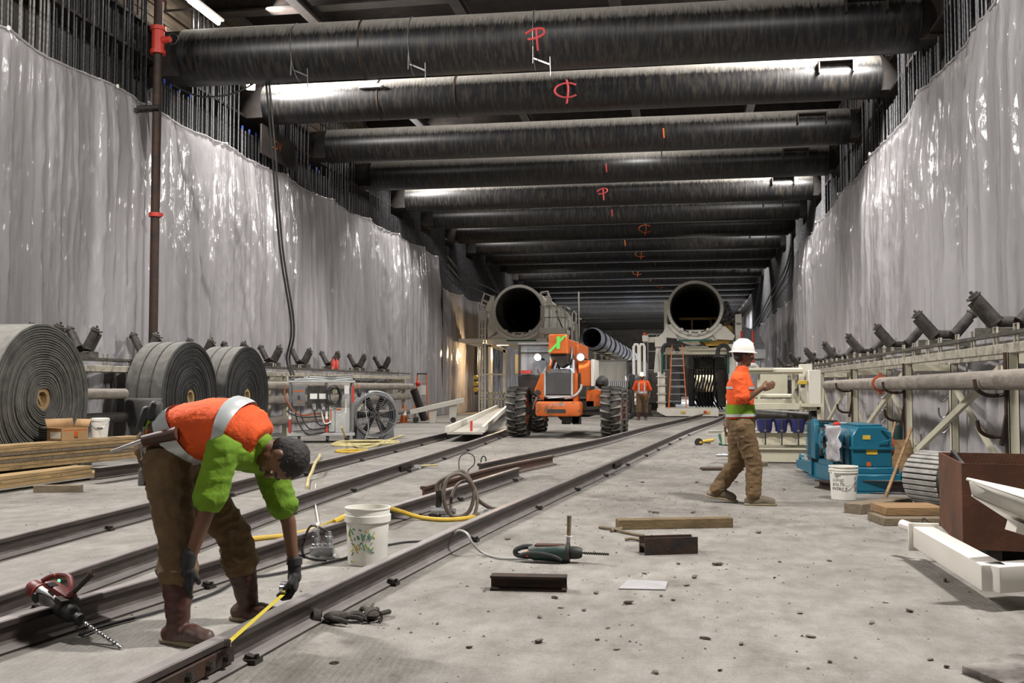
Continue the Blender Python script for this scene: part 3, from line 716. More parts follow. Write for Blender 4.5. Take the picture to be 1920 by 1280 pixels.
plank('small skid block under the floor planks', V((F0.x, F0.y, 0)) + DIR * 1.5 + nrm * .03, V((F0.x, F0.y, 0)) + DIR * 1.62 + nrm * .03, .22, .049, M['woodg'], name='timber_bearer')
a = P(62, 924, 0); b = P(150, 923, 0)
plank('short grey timber offcut lying on the floor before the yellow planks', a, b, .12, .085, M['woodg'], name='timber_offcut')
def ibeam(label, a, b, h=.16, w_=.14, t_=.014, m='dark', name='steel_beam', roll=0., cat='steel beam'):
    pr = [(-w_ / 2, 0), (w_ / 2, 0), (w_ / 2, t_), (t_ / 2, t_ * 1.3), (t_ / 2, h - t_ * 1.3), (w_ / 2, h - t_), (w_ / 2, h), (-w_ / 2, h), (-w_ / 2, h - t_), (-t_ / 2, h - t_ * 1.3), (-t_ / 2, t_ * 1.3), (-w_ / 2, t_)]
    if roll:
        c_, s_ = math.cos(roll), math.sin(roll); pr = [(p[0] * c_ - (p[1] - h / 2) * s_, p[0] * s_ + (p[1] - h / 2) * c_) for p in pr]; mn = min(p[1] for p in pr); pr = [(p[0], p[1] - mn) for p in pr]
    t = thing(name, label, cat, a); MB().sweep(pr, [a, b]).build('section', M[m], t, world=True); return t
a = P(178, 893, .1); a.z = .06; b = a + DIR * 2.2
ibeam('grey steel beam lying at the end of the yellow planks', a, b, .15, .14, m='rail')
plank('small skid under the grey steel beam', V((b.x, b.y, 0)) - DIR * .6 - nrm * .09, V((b.x, b.y, 0)) - DIR * .45 - nrm * .09, .2, .058, M['woodg'], name='timber_bearer')
# pale block behind
a = P(132, 884, 0) 
t = thing('concrete_block', 'pale block on the floor behind the planks', 'block', a); m = MB(); m.prism([(-.1, 0), (.22, 0), (.22, .22), (.02, .22)], 'y', 0, .2); m.build('block_body', M['ltgrey'], t, bevel=.01)

DIR = (S1 - S0); DIR.z = 0; DIR.normalize(); nrm = V((0, 0, 1)).cross(DIR).normalized()
def FR(px):                                                # where along the stack a sight line falls
    best = min((abs((P(px, 860, .17) - (S0 + (S1 - S0) * (k / 200))).normalized().dot(ray(px, 860).cross(V((0, 0, 1))).normalized())), k / 200) for k in range(60, 200))
    return best[1]
def carton():
    c = S0 + DIR * ((S1 - S0).length * (FR(143))) + nrm * .16
    t = thing('cardboard_carton', 'open cardboard carton with orange print on the plank stack', 'box', (c.x, c.y, ztop), math.atan2(DIR.y, DIR.x) - .12)
    L, W, H, e = .46, .28, .17, .006; m = MB()
    m.bb((-L / 2, -W / 2, 0), (L / 2, W / 2, e)); m.bb((-L / 2, -W / 2, e), (L / 2, -W / 2 + e, H)); m.bb((-L / 2, W / 2 - e, e), (L / 2, W / 2, H)); m.bb((-L / 2, -W / 2 + e, e), (-L / 2 + e, W / 2 - e, H)); m.bb((L / 2 - e, -W / 2 + e, e), (L / 2, W / 2 - e, H))
    m.build('carton_body', M['card'], t)
    for nm, q in (('flap', [(-L / 2, W / 2, H), (L / 2, W / 2, H), (L / 2 + .02, W / 2 + .05, H + .13), (-L / 2, W / 2 + .05, H + .13)]), ('flap', [(-L / 2, -W / 2, H), (-L / 2, W / 2, H), (-L / 2 - .11, W / 2, H + .02), (-L / 2 - .11, -W / 2, H + .02)]), ('flap', [(L / 2, -W / 2, H), (L / 2, W / 2, H), (L / 2 + .05, W / 2, H + .12), (L / 2 + .05, -W / 2, H + .12)])):
        o = MB().add(q, [(0, 1, 2, 3)]).build(nm, M['card'], t); sm = o.modifiers.new('s', 'SOLIDIFY'); sm.thickness = .006
    MB().bb((-.02, -W / 2 - .002, .05), (.05, -W / 2, .12)).build('orange_print', M['orange'], t); MB().bb((-.02, -W / 2 - .002, .03), (.05, -W / 2, .045)).build('dark_print', M['ink'], t)
    MB().bb((-.20, -W / 2 - .002, H - .035), (L / 2 - .02, -W / 2, H - .022)).build('orange_line', M['orange'], t); MB().bb((-L / 2 - .002, -W / 2 + .02, .03), (-L / 2, W / 2 - .06, .12)).build('shipping_label', M['paper'], t)
carton()
def bucket_shape(t, R=.15, H=.37, m='pvc', ribs=(.365, .335, .305), handle=True, tilt=0):
    pr = [(.0, .004), (R * .86, .004), (R * .88, .02)]
    z = .02
    def rad(z): return R * (.88 + .10 * z / H)
    for rb in sorted(ribs)[:-1]: pr += [(rad(rb - .012), rb - .012), (rad(rb) + .011, rb - .008), (rad(rb) + .011, rb + .004), (rad(rb), rb + .008)]
    pr += [(rad(H - .01), H - .012), (rad(H) + .012, H - .008), (rad(H) + .012, H), (rad(H) - .008, H), (rad(H) - .01, H - .02), (R * .86, .012), (0, .012)]
    MB().lathe(pr, 36).build('bucket_body', M[m], t, ang=30)
    if handle:
        R2_ = R * .99; MB().tube([(R2_ * math.cos(a), R2_ * math.sin(a) * 1.0 - .02, H - .05 - .16 * math.sin(a) ** 2 * 1) for a in [PI + PI * i / 12 for i in range(13)]], .003, 6).build('wire_handle', M['galv'], t)
        for s in (-1, 1): MB().cyl((s * R * .95, 0, H - .05), (s * R * 1.06, 0, H - .05), .014, n=10).build('handle_lug', M[m], t)
    return t
c = S0 + DIR * ((S1 - S0).length * FR(203)) + nrm * .16
t = thing('lidded_bucket', 'white lidded bucket on the plank stack beside the carton', 'bucket', (c.x, c.y, ztop), .4)
m = MB(); m.lathe([(0, .003), (.105, .003), (.128, .25), (.134, .252), (.134, .285), (.11, .292), (.108, .282), (0, .282)], 30); m.build('bucket_body', M['pvc'], t)
MB().tube([(.13 * math.cos(a), .13 * math.sin(a), .25 - .10 * abs(math.sin(a))) for a in [PI + PI * i / 12 for i in range(13)]], .003, 5).build('wire_handle', M['galv'], t)
MB().cyl((-.02, -.135, .145), (.06, -.125, .145), .010, n=8).build('grip', M['black'], t)

# ------------------------------------------------------------------ standpipe and hanging cables
b0 = PX(283, 640, -10.05); 
t = thing('standpipe', 'rusty brown standpipe with red valve rising before the plastic sheets', 'pipe', (-10.28, 17.9, 0))
o = V((-10.28, 17.9, 0)); MB().cyl((0, 0, 0), (0, 0, 10.2), .085, n=18).build('pipe_length', M['rust'], t)
m = MB(); m.pipe((0, 0, 7.87), (0, 0, 8.32), .12, .084, 18); m.pipe((0, 0, 7.82), (0, 0, 7.90), .15, .084, 18); m.pipe((0, 0, 8.29), (0, 0, 8.37), .15, .084, 18); m.cyl((.05, 0, 8.09), (.28, -.04, 8.09), .08, .06, 12); m.build('valve', M['redp'], t)
MB().tube([(.34 + .11 * math.cos(a), -.05, 8.09 + .11 * math.sin(a)) for a in [2 * PI * i / 12 for i in range(12)]], .012, 6, closed=True).build('valve_wheel', M['dark'], t)
for z in (4.62, 8.95): m = MB(); m.pipe((0, 0, z - .04), (0, 0, z + .04), .12, .084, 16); m.box((.12, 0, z), (.08, .05, .06)); m.build('coupling', M['redp'], t)
m = MB(); m.cyl((-.35, -.12, 6.72), (.12, -.12, 6.72), .05, n=10); m.bb((-.6, -.05, 6.68), (.0, .05, 6.76)); m.build('wall_clamp', M['dark'], t)
cab = MB(); tp = PX(583, 130, -9.3); bt = V((-9.2, 21.9, 1.52))
t = thing('hanging_cable', 'two dark cables dropping from the first strut to the electrical cart', 'cable', bt)
tp = V((-8.95, 20.0, 7.95))
for dx, col in ((0, 'black'), (.07, 'dark')):
    MB().tube([tp + V((dx, 0, 0)), tp + V((dx + .03, .3, -1.5)), tp + V((dx - .02, .9, -3.6)), tp + V((dx + .02, 1.5, -5.3)), bt + V((dx, 0, .4)), bt + V((.12 + dx, 0, 0))], .024, 7, 6).build('cable_run', M[col], t, world=True)
m = MB(); m.tube([V((-10.9, 19.6, 7.75)), V((-10.3, 19.7, 7.5)), V((-9.6, 19.9, 7.6)), tp + V((.03, 0, .03))], .02, 6, 6); m.build('swag', M['black'], t, world=True)
MB().tube([tp + V((.03, -.01, .05)), tp + V((.0, -.3, .35)), tp + V((.0, -.45, .9))], .012, 5, 3).build('tie_wire', M['redp'], t, world=True)

# ------------------------------------------------------------------ electrical cart
def cart():
    c = P(602, 828, 0); t = thing('electrical_cart', 'wheeled electrical distribution cart with grey switch boxes beside the belt rolls', 'cart', (c.x, c.y, 0), .38)
    L, D, H = 1.38, .8, 1.34; f = MB()
    for x in (-L / 2, L * .08, L / 2):
        MB().bb((x - .025, -D / 2 - .025, .2), (x + .025, -D / 2 + .025, H)).build('upright', M['grey'], t)
        MB().bb((x - .025, D / 2 - .025, .2), (x + .025, D / 2 + .025, H)).build('upright', M['grey'], t)
    for x in (-L / 2, L * .08): 
        MB().bb((x - .028, -D / 2 - .028, .22), (x + .028, -D / 2 - .026, .52)).build('warning_tape', M['redp'], t); MB().bb((x - .028, -D / 2 - .028, .53), (x + .028, -D / 2 - .026, .7)).build('warning_tape', M['paper'], t)
    MB().bb((L / 2 - .028, -D / 2 - .028, .9), (L / 2 + .028, -D / 2 - .026, 1.28)).build('warning_tape', M['redp'], t)
    m = MB(); m.bb((-L / 2 - .05, -D / 2 - .05, .15), (L / 2 + .05, D / 2 + .05, .22)); m.build('deck', M['ltgrey'], t, bevel=.01)
    m = MB(); m.bb((-L / 2 - .05, -D / 2 - .05, H), (L / 2 + .05, D / 2 + .05, H + .05)); m.build('top_shelf', M['ltgrey'], t, bevel=.008)
    for k, (x, w_) in enumerate(((-.50, .27), (-.18, .27), (.02, .18))):
        b = MB().bb((x - w_ / 2, -D / 2 - .08, .82 - .05 * (k > 0)), (x + w_ / 2, -D / 2 + .14, 1.28)).build('switch_box', M['grey'] if k == 0 else M['dark'], t, bevel=.008)
        if k == 0:
            MB().bb((x - .10, -D / 2 - .084, 1.14), (x + .10, -D / 2 - .08, 1.17)).build('orange_strip', M['orange'], b); MB().bb((x - .01, -D / 2 - .084, .90), (x + .06, -D / 2 - .08, .93)).build('orange_strip', M['orange'], b); MB().box((x + .0, -D / 2 - .1, 1.02), (.03, .05, .09)).build('switch_handle', M['black'], b)
        else: MB().bb((x - .08, -D / 2 - .086, .98), (x + .08, -D / 2 - .082, 1.10)).build('white_tag', M['paper'], b)
        if k: MB().cyl((x, -D / 2 - .05, .84), (x + .02, -D / 2 - .16, .72), .06, .045, 12).build('plug_socket', M['galv'], t)
    MB().bb((.16, -D / 2 + .03, .24), (.30, -D / 2 + .3, .84)).build('breaker_case', M['ltgrey'], t, bevel=.008)
    m = MB(); m.bb((.30, -D / 2 + .02, .22), (L / 2 - .06, D / 2 - .2, .78)); m.bb((.44, -D / 2 + .02, .78), (L / 2 - .06, D / 2 - .2, 1.08)); m.build('transformer_case', M['ltgrey'], t, bevel=.012)
    MB().bb((.33, -D / 2 + .017, .72), (.43, -D / 2 + .02, .76)).build('orange_label', M['orange'], t)
    MB().bb((.52, -D / 2 + .017, .66), (.55, -D / 2 + .02, .98)).build('vertical_print', M['paper'], t); MB().bb((.195, -D / 2 + .026, .50), (.22, -D / 2 + .03, .74)).build('orange_label', M['orange'], t)
    MB().bb((.5, -D / 2 + .03, 1.09), (L / 2 - .08, -D / 2 + .05, 1.30)).build('document_sleeve', M['paper'], t)
    lp = MB()
    for k in range(7):
        rx, rz, cx = RND.uniform(.12, .17), RND.uniform(.18, .25), .28 + RND.uniform(-.03, .03)
        lp.tube([(cx + rx * math.cos(a), -D / 2 - .06 - .015 * k, 1.05 + rz * math.sin(a)) for a in [2 * PI * i / 18 for i in range(18)]], .012, 6, closed=True)
    lp.build('hanging_cable_coil', M['black'], t)
    for k, (x0, x1, z0, z1, mm) in enumerate(((-.56, .2, .82, .26, 'black'), (-.46, .2, .82, .36, 'black'), (-.16, .22, .76, .44, 'black'), (0, .22, .74, .48, 'pvc'), (-.74, .18, .72, .62, 'black'), (-.8, .18, 1.28, .58, 'coup'))):
        zz = min(z0, z1) - .06 if k != 5 else .62
        MB().tube([(x0, -D / 2 - .05, z0), (x0 + .01, -D / 2 - .08, (z0 + zz) / 2 + .05), ((x0 * 1.4 + x1 * .6) / 2, -D / 2 - .1, zz + .02), ((x0 * .5 + x1 * 1.5) / 2, -D / 2 - .06, zz + .03), (x1, -D / 2 + .1, z1)], .016, 7, 5).build('flex_cable', M[mm], t)
    for k in range(4):
        z = H + .07 + .02 * k; MB().tube([(-.6 + .1 * k, -.25, z), (-.2, -.32 + .04 * k, z + .02), (.2, -.3, z), (.62, -.2 + .05 * k, z + .02), (.66, 0, z), (.3, .05, z), (-.5, .0, z)], .018, 6, 5).build('loose_cable', M['black'] if k % 2 else M['ltgrey'], t)
    for x in (-L / 2 + .2, L * .1, L / 2 - .1):
        w_ = MB(); w_.cyl((x - .025, -D / 2 + .06, .08), (x + .025, -D / 2 + .06, .08), .078, n=16); w_.build('caster', M['black'], t); MB().bb((x - .04, -D / 2 + .02, .08), (x + .04, -D / 2 + .1, .15)).build('caster_fork', M['galv'], t)
        w_ = MB(); w_.cyl((x - .025, D / 2 - .06, .08), (x + .025, D / 2 - .06, .08), .078, n=16); w_.build('caster', M['black'], t)
    b = MB(); b.ball((L / 2 + .14, -D / 2, 1.12), (.055, .055, .11), 10); b.build('hanging_plug', M['black'], t); MB().tube([(L / 2 + .14, -D / 2, 1.22), (L / 2 + .08, -D / 2, 1.34)], .012, 6).build('plug_cord', M['orange'], t)
cart()
# ------------------------------------------------------------------ drum fan
def fan():
    c = P(704, 823, 0); t = thing('drum_fan', 'grey drum fan with wire grille on the floor beside the cart', 'fan', (c.x, c.y, 0), .55)
    R = .50; z = .58; D = .62
    m = MB(); m.lathe([(R, 0), (R + .03, 0), (R + .03, .03), (R, .04), (R, D - .04), (R + .03, D - .03), (R + .03, D), (R - .02, D), (R - .02, 0), (R, 0)], 44, (0, -.1, z), (0, 1, 0)); m.build('drum', M['grey'], t)
    g = MB()
    for k in range(9):
        r = .05 + k * .052; g.tube([(r * math.cos(a), -.11, z + r * math.sin(a)) for a in [2 * PI * i / 32 for i in range(32)]], .004, 4, closed=True)
    for k in range(8):
        a = PI * k / 4 + .3; g.tube([(.04 * math.cos(a), -.115, z + .04 * math.sin(a)), (R * math.cos(a), -.112, z + R * math.sin(a))], .007, 5)
    g.build('grille', M['grey'], t)
    h = MB(); h.cyl((0, .02, z), (0, .36, z), .12, n=18); h.build('motor', M['black'], t)
    for k in range(6):
        a = PI / 3 * k; b = MB(); u = V((math.cos(a), 0, math.sin(a))); v_ = V((-math.sin(a), .6, math.cos(a))).normalized()
        q = [V((0, .1, z)) + u * .1 - v_ * .05, V((0, .1, z)) + u * .1 + v_ * .05, V((0, .1, z)) + u * .45 + v_ * .11, V((0, .1, z)) + u * .45 - v_ * .11]
        o = b.add(q, [(0, 1, 2, 3)]).build('fan_blade', M['black'], t); sm = o.modifiers.new('s', 'SOLIDIFY'); sm.thickness = .008
    for y in (-.02, D - .22):
        for s in (-1, 1): MB().prism([(s * .18, 0), (s * .46, 0), (s * .44, .26), (s * .36, .24)], 'y', y, y + .06).build('stand_foot', M['grey'], t, bevel=.006)
    tc = thing('cable_coil', 'grey electric cable coiled over the top of the drum fan', 'cable', (c.x, c.y, 0), .55)
    cb = MB()
    for k in range(9):
        y = .02 + k * .045; rr = R + .05; a0 = 1.9 - .03 * k; a1 = -.1 + .05 * (k % 3) - .5 * (k > 5)
        cb.tube([(rr * math.cos(a) * (1 + .02 * math.sin(k)), y + .08 * math.sin(a * 2 + k), z + rr * math.sin(a) + .01 * (k % 3)) for a in [a0 + (a1 - a0) * i / 12 for i in range(13)]], .013, 6)
    cb.tube([(-.25, .0, z + .5), (-.28, -.15, .7), (-.22, -.2, .3), (-.3, -.2, .02)], .011, 6, 6)
    cb.build('coil_turns', M['ltgrey'], tc)
fan()
# ------------------------------------------------------------------ yellow air hose by the fan
c = P(690, 832, .02)
t = thing('air_hose', 'pale yellow hose coiled on the floor before the drum fan', 'hose', (c.x, c.y, 0))
for k in range(4):
    MB().tube([c + V((.50 * math.cos(a) * (1 + .12 * k) + .08 * k - .25, .8 * math.sin(a) * (1 - .08 * k), .012 * k)) for a in [2 * PI * i / 14 for i in range(14)]], .022, 7, 3, closed=True).build('hose_loop', M['hose_y'], t, world=True)
MB().tube([P(640, 800, .5), P(645, 812, .25), P(650, 826, .03), P(672, 838, .03), P(700, 836, .05), P(725, 826, .03), P(755, 816, .02)], .022, 7, 5).build('hose_tail', M['hose_y'], t, world=True)
c2 = P(660, 845, .02); MB().tube([c2 + V((.3 * math.cos(a), .35 * math.sin(a), 0)) for a in [2 * PI * i / 12 for i in range(12)]], .024, 7, 3, closed=True).build('hose_loop', M['yellow'], t, world=True)
# ------------------------------------------------------------------ step ladders
def ladder(label, loc, rz, H, w0=.55, w1=.33, sp=.8, n=5, m='orange'):
    t = thing('step_ladder', label, 'ladder', loc, rz)
    for s in (-1, 1):
        MB().bar((s * w0 / 2, -sp / 2, 0), (s * w1 / 2, -.06, H), .035, .08).build('front_rail', M[m], t); MB().bar((s * w0 / 2 * .95, sp / 2, 0), (s * w1 / 2, .08, H), .03, .05).build('rear_rail', M[m], t)
    for k in range(1, n + 1):
        u = k / (n + 1); MB().box((0, -sp / 2 * (1 - u) - .06 * u, H * u), (w0 + (w1 - w0) * u, .09, .03)).build('step', M['galv'], t)
    MB().box((0, 0, H), (w1 + .06, .24, .05)).build('ladder_top', M['black'], t, bevel=.008)
    MB().bar((-w0 * .38, sp * .30, H * .35), (w0 * .38, sp * .30, H * .35), .02, .03).build('rear_brace', M['galv'], t)
ladder('orange step ladder standing before the long plastic sheet', (-10.05, 37.0, 0), .25, 1.75)
# ------------------------------------------------------------------ tilted white chute plate
c = P(820, 792, 0)
t = thing('chute_plate', 'white tilted steel chute tray resting on feet near the ramp', 'steel plate', (c.x, c.y, 0), .25)
m = MB(); m.xf(Matrix()); q = MB(); q.box((0, 0, 0), (1.9, .8, .03)); q.box((0, -.4, .06), (1.9, .03, .16)); q.box((0, .4, .06), (1.9, .03, .16)); q.xf(Matrix.Translation((0, 0, .52)) @ Matrix.Rotation(-.22, 4, 'Y')); q.build('tray', M['white'], t, bevel=.006)
for x in (-.2, .5): [MB().prism([(x - .06, 0), (x + .12, 0), (x + .2, .50 + x * .2), (x - .1, .46 + x * .2)], 'y', q_, q_ + .05).build('bracket', M['white'], t) for q_ in (-.25, .2)]
for x in (-.75, .55):
    w_ = MB(); w_.cyl((x, -.25, .10), (x, .25, .10), .10, n=14); w_.build('roller', M['black'], t)
MB().bar((-.75, 0, .1), (-.78, 0, .32), .06, .06).build('strut', M['white'], t)
# ------------------------------------------------------------------ lamps on the wall
t = thing('tube_lamp', 'bright fluorescent tube lamp on the wall above the first strut', 'lamp', (-10.6, 20.4, 9.62))
MB().bb((-.12, -.72, .05), (.12, .72, .10)).build('lamp_housing', M['pvc'], t); MB().cyl((0, -.68, 0), (0, .68, 0), .045, n=10).build('lamp_tube', M['lamp'], t)
MB().tube([(0, -.6, .1), (-.3, -.5, .4), (-.9, -.4, .5)], .012, 5, 4).build('lamp_cord', M['black'], t)
MB().bar((0, 0, .1), (-1.1, 0, .1), .04, .04).build('bracket', M['dark'], t)
t = thing('flood_lamp', 'small floodlight between the first and second struts', 'lamp', (-10.35, 22.3, 8.5))
MB().box((0, 0, 0), (.22, .10, .18), (.5, 0, .4)).build('lamp_housing', M['galv'], t, bevel=.01); MB().box((.02, -.07, -.03), (.18, .02, .14), (.5, 0, .4)).build('lamp_face', M['lamp'], t); MB().tube([(0, .05, 0), (-.1, .1, .25), (-.55, .1, .3), (-.98, .1, .3)], .015, 6).build('bracket', M['dark'], t)
# painted sign plate under the second strut
t = thing('waler_plate', 'dark steel plate with orange LOV lettering under the second strut end', 'steel plate', (-10.62, 24.6, 7.55))
MB().box((0, 0, 0), (.04, 2.2, .75)).build('plate', M['girder'], t); text_flat('paint_lettering', 'LOV', .34, (.03, -.2, .02), (0, 1, 0), (0, 0, 1), M['sprayo'], t, world=False)

# small things by the rear conveyor
for k, px in enumerate((630, 636)):
    p = PX(px, 690, -9.94); t = thing('fire_extinguisher', 'small red extinguisher standing on the rear conveyor rail, %s' % ('nearer the cart' if k == 0 else 'second one'), 'extinguisher', (-10.02, p.y, 1.75)); m = MB(); m.lathe([(.001, 0), (.06, .01), (.065, .22), (.03, .28), (.03, .32), (.001, .32)], 14); m.build('cylinder_shell', M['redp'], t); MB().bb((-.04, -.02, .30), (.06, .02, .35)).build('trigger_handle', M['black'], t)
c = P(757, 792, 0); t = thing('traffic_cone', 'orange traffic cone with a white band behind the drum fan', 'cone', c); m = MB(); m.lathe([(.001, .02), (.14, .02), (.035, .62), (.001, .62)], 20); m.build('cone_body', M['orange'], t); MB().bb((-.17, -.17, 0), (.17, .17, .03)).build('cone_base', M['orange'], t); MB().lathe([(.100, .26), (.076, .40)], 20).build('white_band', M['paper'], t)
t = thing('hanging_tag', 'white notice hanging at the far end of the rear conveyor', 'sign', PX(784, 722, -9.8)); MB().bb((-.02, -.006, -.35), (.30, 0, .0)).build('notice_card', M['paper'], t); MB().ball((0, 0, .06), (.11, .08, .10), 12).build('red_pipe_cap', M['redp'], t)
for lab, pts in (('pair of dark cables sagging along the wall beyond the tall conveyor sheet', [(4.35, 43.4, 7.2), (4.4, 47, 6.6), (4.4, 54, 6.3), (4.4, 64, 5.6), (4.4, 75, 5.2)]), ('dark cables sagging along the wall beyond the long plastic sheet', [(-10.6, 43.2, 7.1), (-10.6, 47, 6.6), (-10.6, 53, 6.6), (-10.6, 60, 6.5)])):
    t = thing('wall_cable', lab, 'cable', pts[0]); 
    for dz in (0, -.35): MB().tube([V(p) + V((0, 0, dz)) for p in pts], .035, 6, 5).build('cable_run', M['black'], t, world=True)

# ================================================================== TELEHANDLER
M['tyre'] = mat('muddy_tyre', (.018, .017, .016), (.09, .08, .065), 7, .85, bump=.3, lo=.45, hi=.75)
M['tread'] = mat('dusty_tread', (.16, .145, .12), (.06, .055, .048), 9, .9, lo=.35, hi=.6)
M['oranged'] = mat('scuffed_orange', (.50, .10, .010), (.15, .08, .035), 5, .5, lo=.52, hi=.62)
def wheel(parent, x, y, R, w_, hub='oranged'):
    m = MB(); m.lathe([(R * .52, -w_ * .42), (R * .80, -w_ * .5), (R * .93, -w_ * .44), (R * .95, -w_ * .2), (R * .95, w_ * .2), (R * .93, w_ * .44), (R * .80, w_ * .5), (R * .52, w_ * .42)], 40, (x, y, R), (1, 0, 0))
    ty = m.build('tyre', M['tyre'], parent)
    lg = MB()
    for k in range(20):
        for s in (-1, 1):
            a = 2 * PI * (k + (.5 if s > 0 else 0)) / 20
            def pt(r, xx, da): return V((x + xx, y + r * math.cos(a + da), R + r * math.sin(a + da)))
            lg.add([pt(R * .93, 0, .14), pt(R * .93, 0, .02), pt(R * .90, s * w_ * .52, -.02), pt(R * .90, s * w_ * .52, -.16), pt(R, 0, .12), pt(R, 0, .03), pt(R * .97, s * w_ * .52, -.03), pt(R * .97, s * w_ * .52, -.14), pt(R * .78, s * w_ * .53, -.05), pt(R * .78, s * w_ * .53, -.13)],
                   [(0, 1, 2, 3), (4, 5, 6, 7), (0, 1, 5, 4), (1, 2, 6, 5), (3, 0, 4, 7), (2, 8, 6), (3, 9, 8, 2), (6, 8, 9, 7), (7, 9, 3)])
    stuff(lg.build('tread_lugs', M['tread'], ty))
    h = MB(); h.lathe([(.02, -w_ * .30), (R * .30, -w_ * .28), (R * .34, -w_ * .36), (R * .53, -w_ * .43), (R * .53, w_ * .43), (R * .34, w_ * .36), (R * .30, w_ * .28), (.02, w_ * .3)], 24, (x, y, R), (1, 0, 0)); h.build('hub', M[hub], ty)
    return ty
def telehandler():
    c = P(1056, 821, 0); t = thing('telehandler', 'orange telehandler with lit headlamps and a green X on its boom', 'telehandler', (c.x, c.y, 0))
    s = 24.6 / FPX                                          # metres per pixel of the photograph at its distance
    def xz(px, py): return ((px - 1056) * s, CAMH + (725 - py) * s)
    for x in (-1.15, 1.17): wheel(t, x, .35, .64, .48)
    for x in (-1.10, 1.14): wheel(t, x, 3.1, .62, .46)
    m = MB(); m.bar((-1.0, .35, .66), (1.0, .35, .66), .16, .2); m.ball((0, .35, .64), (.22, .24, .24), 12); m.bar((-1.0, 3.1, .66), (1.0, 3.1, .66), .16, .2); m.build('axles', M['dark'], t)
    MB().bb((-.55, .5, .5), (.60, 4.2, .95)).build('chassis', M['girder'], t, bevel=.02)
    MB().bb((-.62, .3, .75), (.72, .42, .9)).build('front_frame', M['dark'], t)
    # counterweight bumper
    x0, z0 = xz(1008, 779); x1, z1 = xz(1091, 752); m = MB(); m.prism([(x0 + .03, z0), (x1 - .03, z0), (x1, z0 + .05), (x1, z1 - .05), (x1 - .04, z1), (x0 + .04, z1), (x0, z1 - .05), (x0, z0 + .05)], 'y', -.36, .25)
    bp = m.build('bumper', M['oranged'], t, bevel=.03, seg=2)
    xa, za = xz(1030, 773); xb, zb = xz(1064, 766); MB().bb((xa, -.368, za), (xb, -.355, zb)).build('bumper_slot', M['black'], bp)
    xt, zt = xz(1048, 758); text_flat('brand_lettering', 'XTREME', .105, (xt, -.366, zt), (1, 0, 0), (0, 0, 1), M['ltgrey'], bp, world=False, shear=.35)
    # radiator
    x0, z0 = xz(1023, 741); x1, z1 = xz(1074, 699); r = MB().bb((x0, -.10, z0), (x1, .35, z1)).build('radiator', M['dark'], t, bevel=.015)
    f = MB(); n = 26
    for k in range(n): x = x0 + .03 + (x1 - x0 - .06) * k / (n - 1); f.bb((x - .005, -.13, z0 + .03), (x + .005, -.10, z1 - .03))
    stuff(f.build('grille_fins', M['grey'], r))
    f = MB(); f.bb((x0 - .02, -.14, z0 - .03), (x0 + .025, -.08, z1 + .02)); f.bb((x1 - .025, -.14, z0 - .03), (x1 + .02, -.08, z1 + .02)); f.bb((x0, -.14, z0 - .04), (x1, -.08, z0)); f.build('grille_frame', M['ltgrey'], r)
    m = MB(); m.prism([(x0 + .06, z1), (x1 - .06, z1), (x1 - .12, z1 + .1), (x0 + .1, z1 + .1)], 'y', 0, .5); m.build('radiator_cowl', M['grey'], t)
    # orange side panels: sloped hood on one side, engine column on the other
    m = MB(); p = [xz(*q) for q in ((1022, 699), (1022, 741), (1020, 750), (1003, 738), (1003, 730), (1016, 700))]; m.prism(p, 'y', -.08, .4); m.build('hood_panel', M['orange'], t, bevel=.015)
    xc, zc = xz(1009.5, 736); MB().cyl((xc, -.10, zc), (xc, -.06, zc), .075, n=16).build('pivot_cap', M['dark'], t); m = MB(); m.cyl((xc - .03, -.05, zc - .1), (xc - .14, -.02, zc - .4), .03, n=8); m.build('cylinder_rod', M['chrome'], t)
    m = MB(); p = [xz(*q) for q in ((1075, 760), (1082, 760), (1082, 700), (1108, 724), (1109, 678), (1104, 650), (1078, 650), (1075, 700))]
    x0, z0 = xz(1075, 755); x1, z1 = xz(1083, 700); MB().bb((x0, -.06, z0), (x1, .5, z1)).build('mast_column', M['orange'], t, bevel=.01)
    x0, z0 = xz(1083, 724); x1, z1 = xz(1107, 676); MB().bb((x0, .12, z0), (x1, 1.9, z1)).build('engine_hood', M['orange'], t, bevel=.02)
    x0, z0 = xz(1084, 723); x1, z1 = xz(1088, 699); MB().bb((x0, .10, z0), (x1, .13, z1)).build('hood_slot', M['black'], t)
    x0, z0 = xz(1107, 724); x1, z1 = xz(1113, 674); MB().bb((x0, .10, z0), (x1, 1.4, z1)).build('hood_edge', M['white'], t, bevel=.01)
    x0, z0 = xz(1096, 768); x1, z1 = xz(1128, 730); MB().bb((x0, .3, z0), (x1, 2.0, z1)).build('fuel_tank', M['orange'], t, bevel=.02)
    x0, z0 = xz(1112, 730); x1, z1 = xz(1135, 703); MB().ball(((x0 + x1) / 2, .9, (z0 + z1) / 2), ((x1 - x0) / 2, .6, (z1 - z0) / 2), 14).build('air_tank', M['black'], t)
    x0, z0 = xz(1093, 775); MB().bar((x0, .2, .72), (1.0, .2, .75), .08, .08).build('step_bar', M['dark'], t)
    MB().tube([xz3 for xz3 in [(*((lambda q: (q[0], -.1, q[1]))(xz(*p))),) for p in ((1060, 746), (1072, 744), (1083, 738), (1090, 728), (1091, 720))]], .03, 8, 4).build('intake_pipe', M['ltgrey'], t)
    # boom: orange head plate, black tapered underside, long box boom behind
    x0, z0 = xz(1032, 664); x1, z1 = xz(1066, 628); bh = MB(); bh.bb((x0, -.28, z0), (x1, .15, z1)); b = bh.build('boom_head', M['orange'], t, bevel=.02)
    MB().bb((x0 + .06, .15, z0 - .02), (x1 - .04, 5.4, z1 - .08)).build('boom', M['orange'], t, bevel=.02)
    cx, cz = xz(1049, 646)
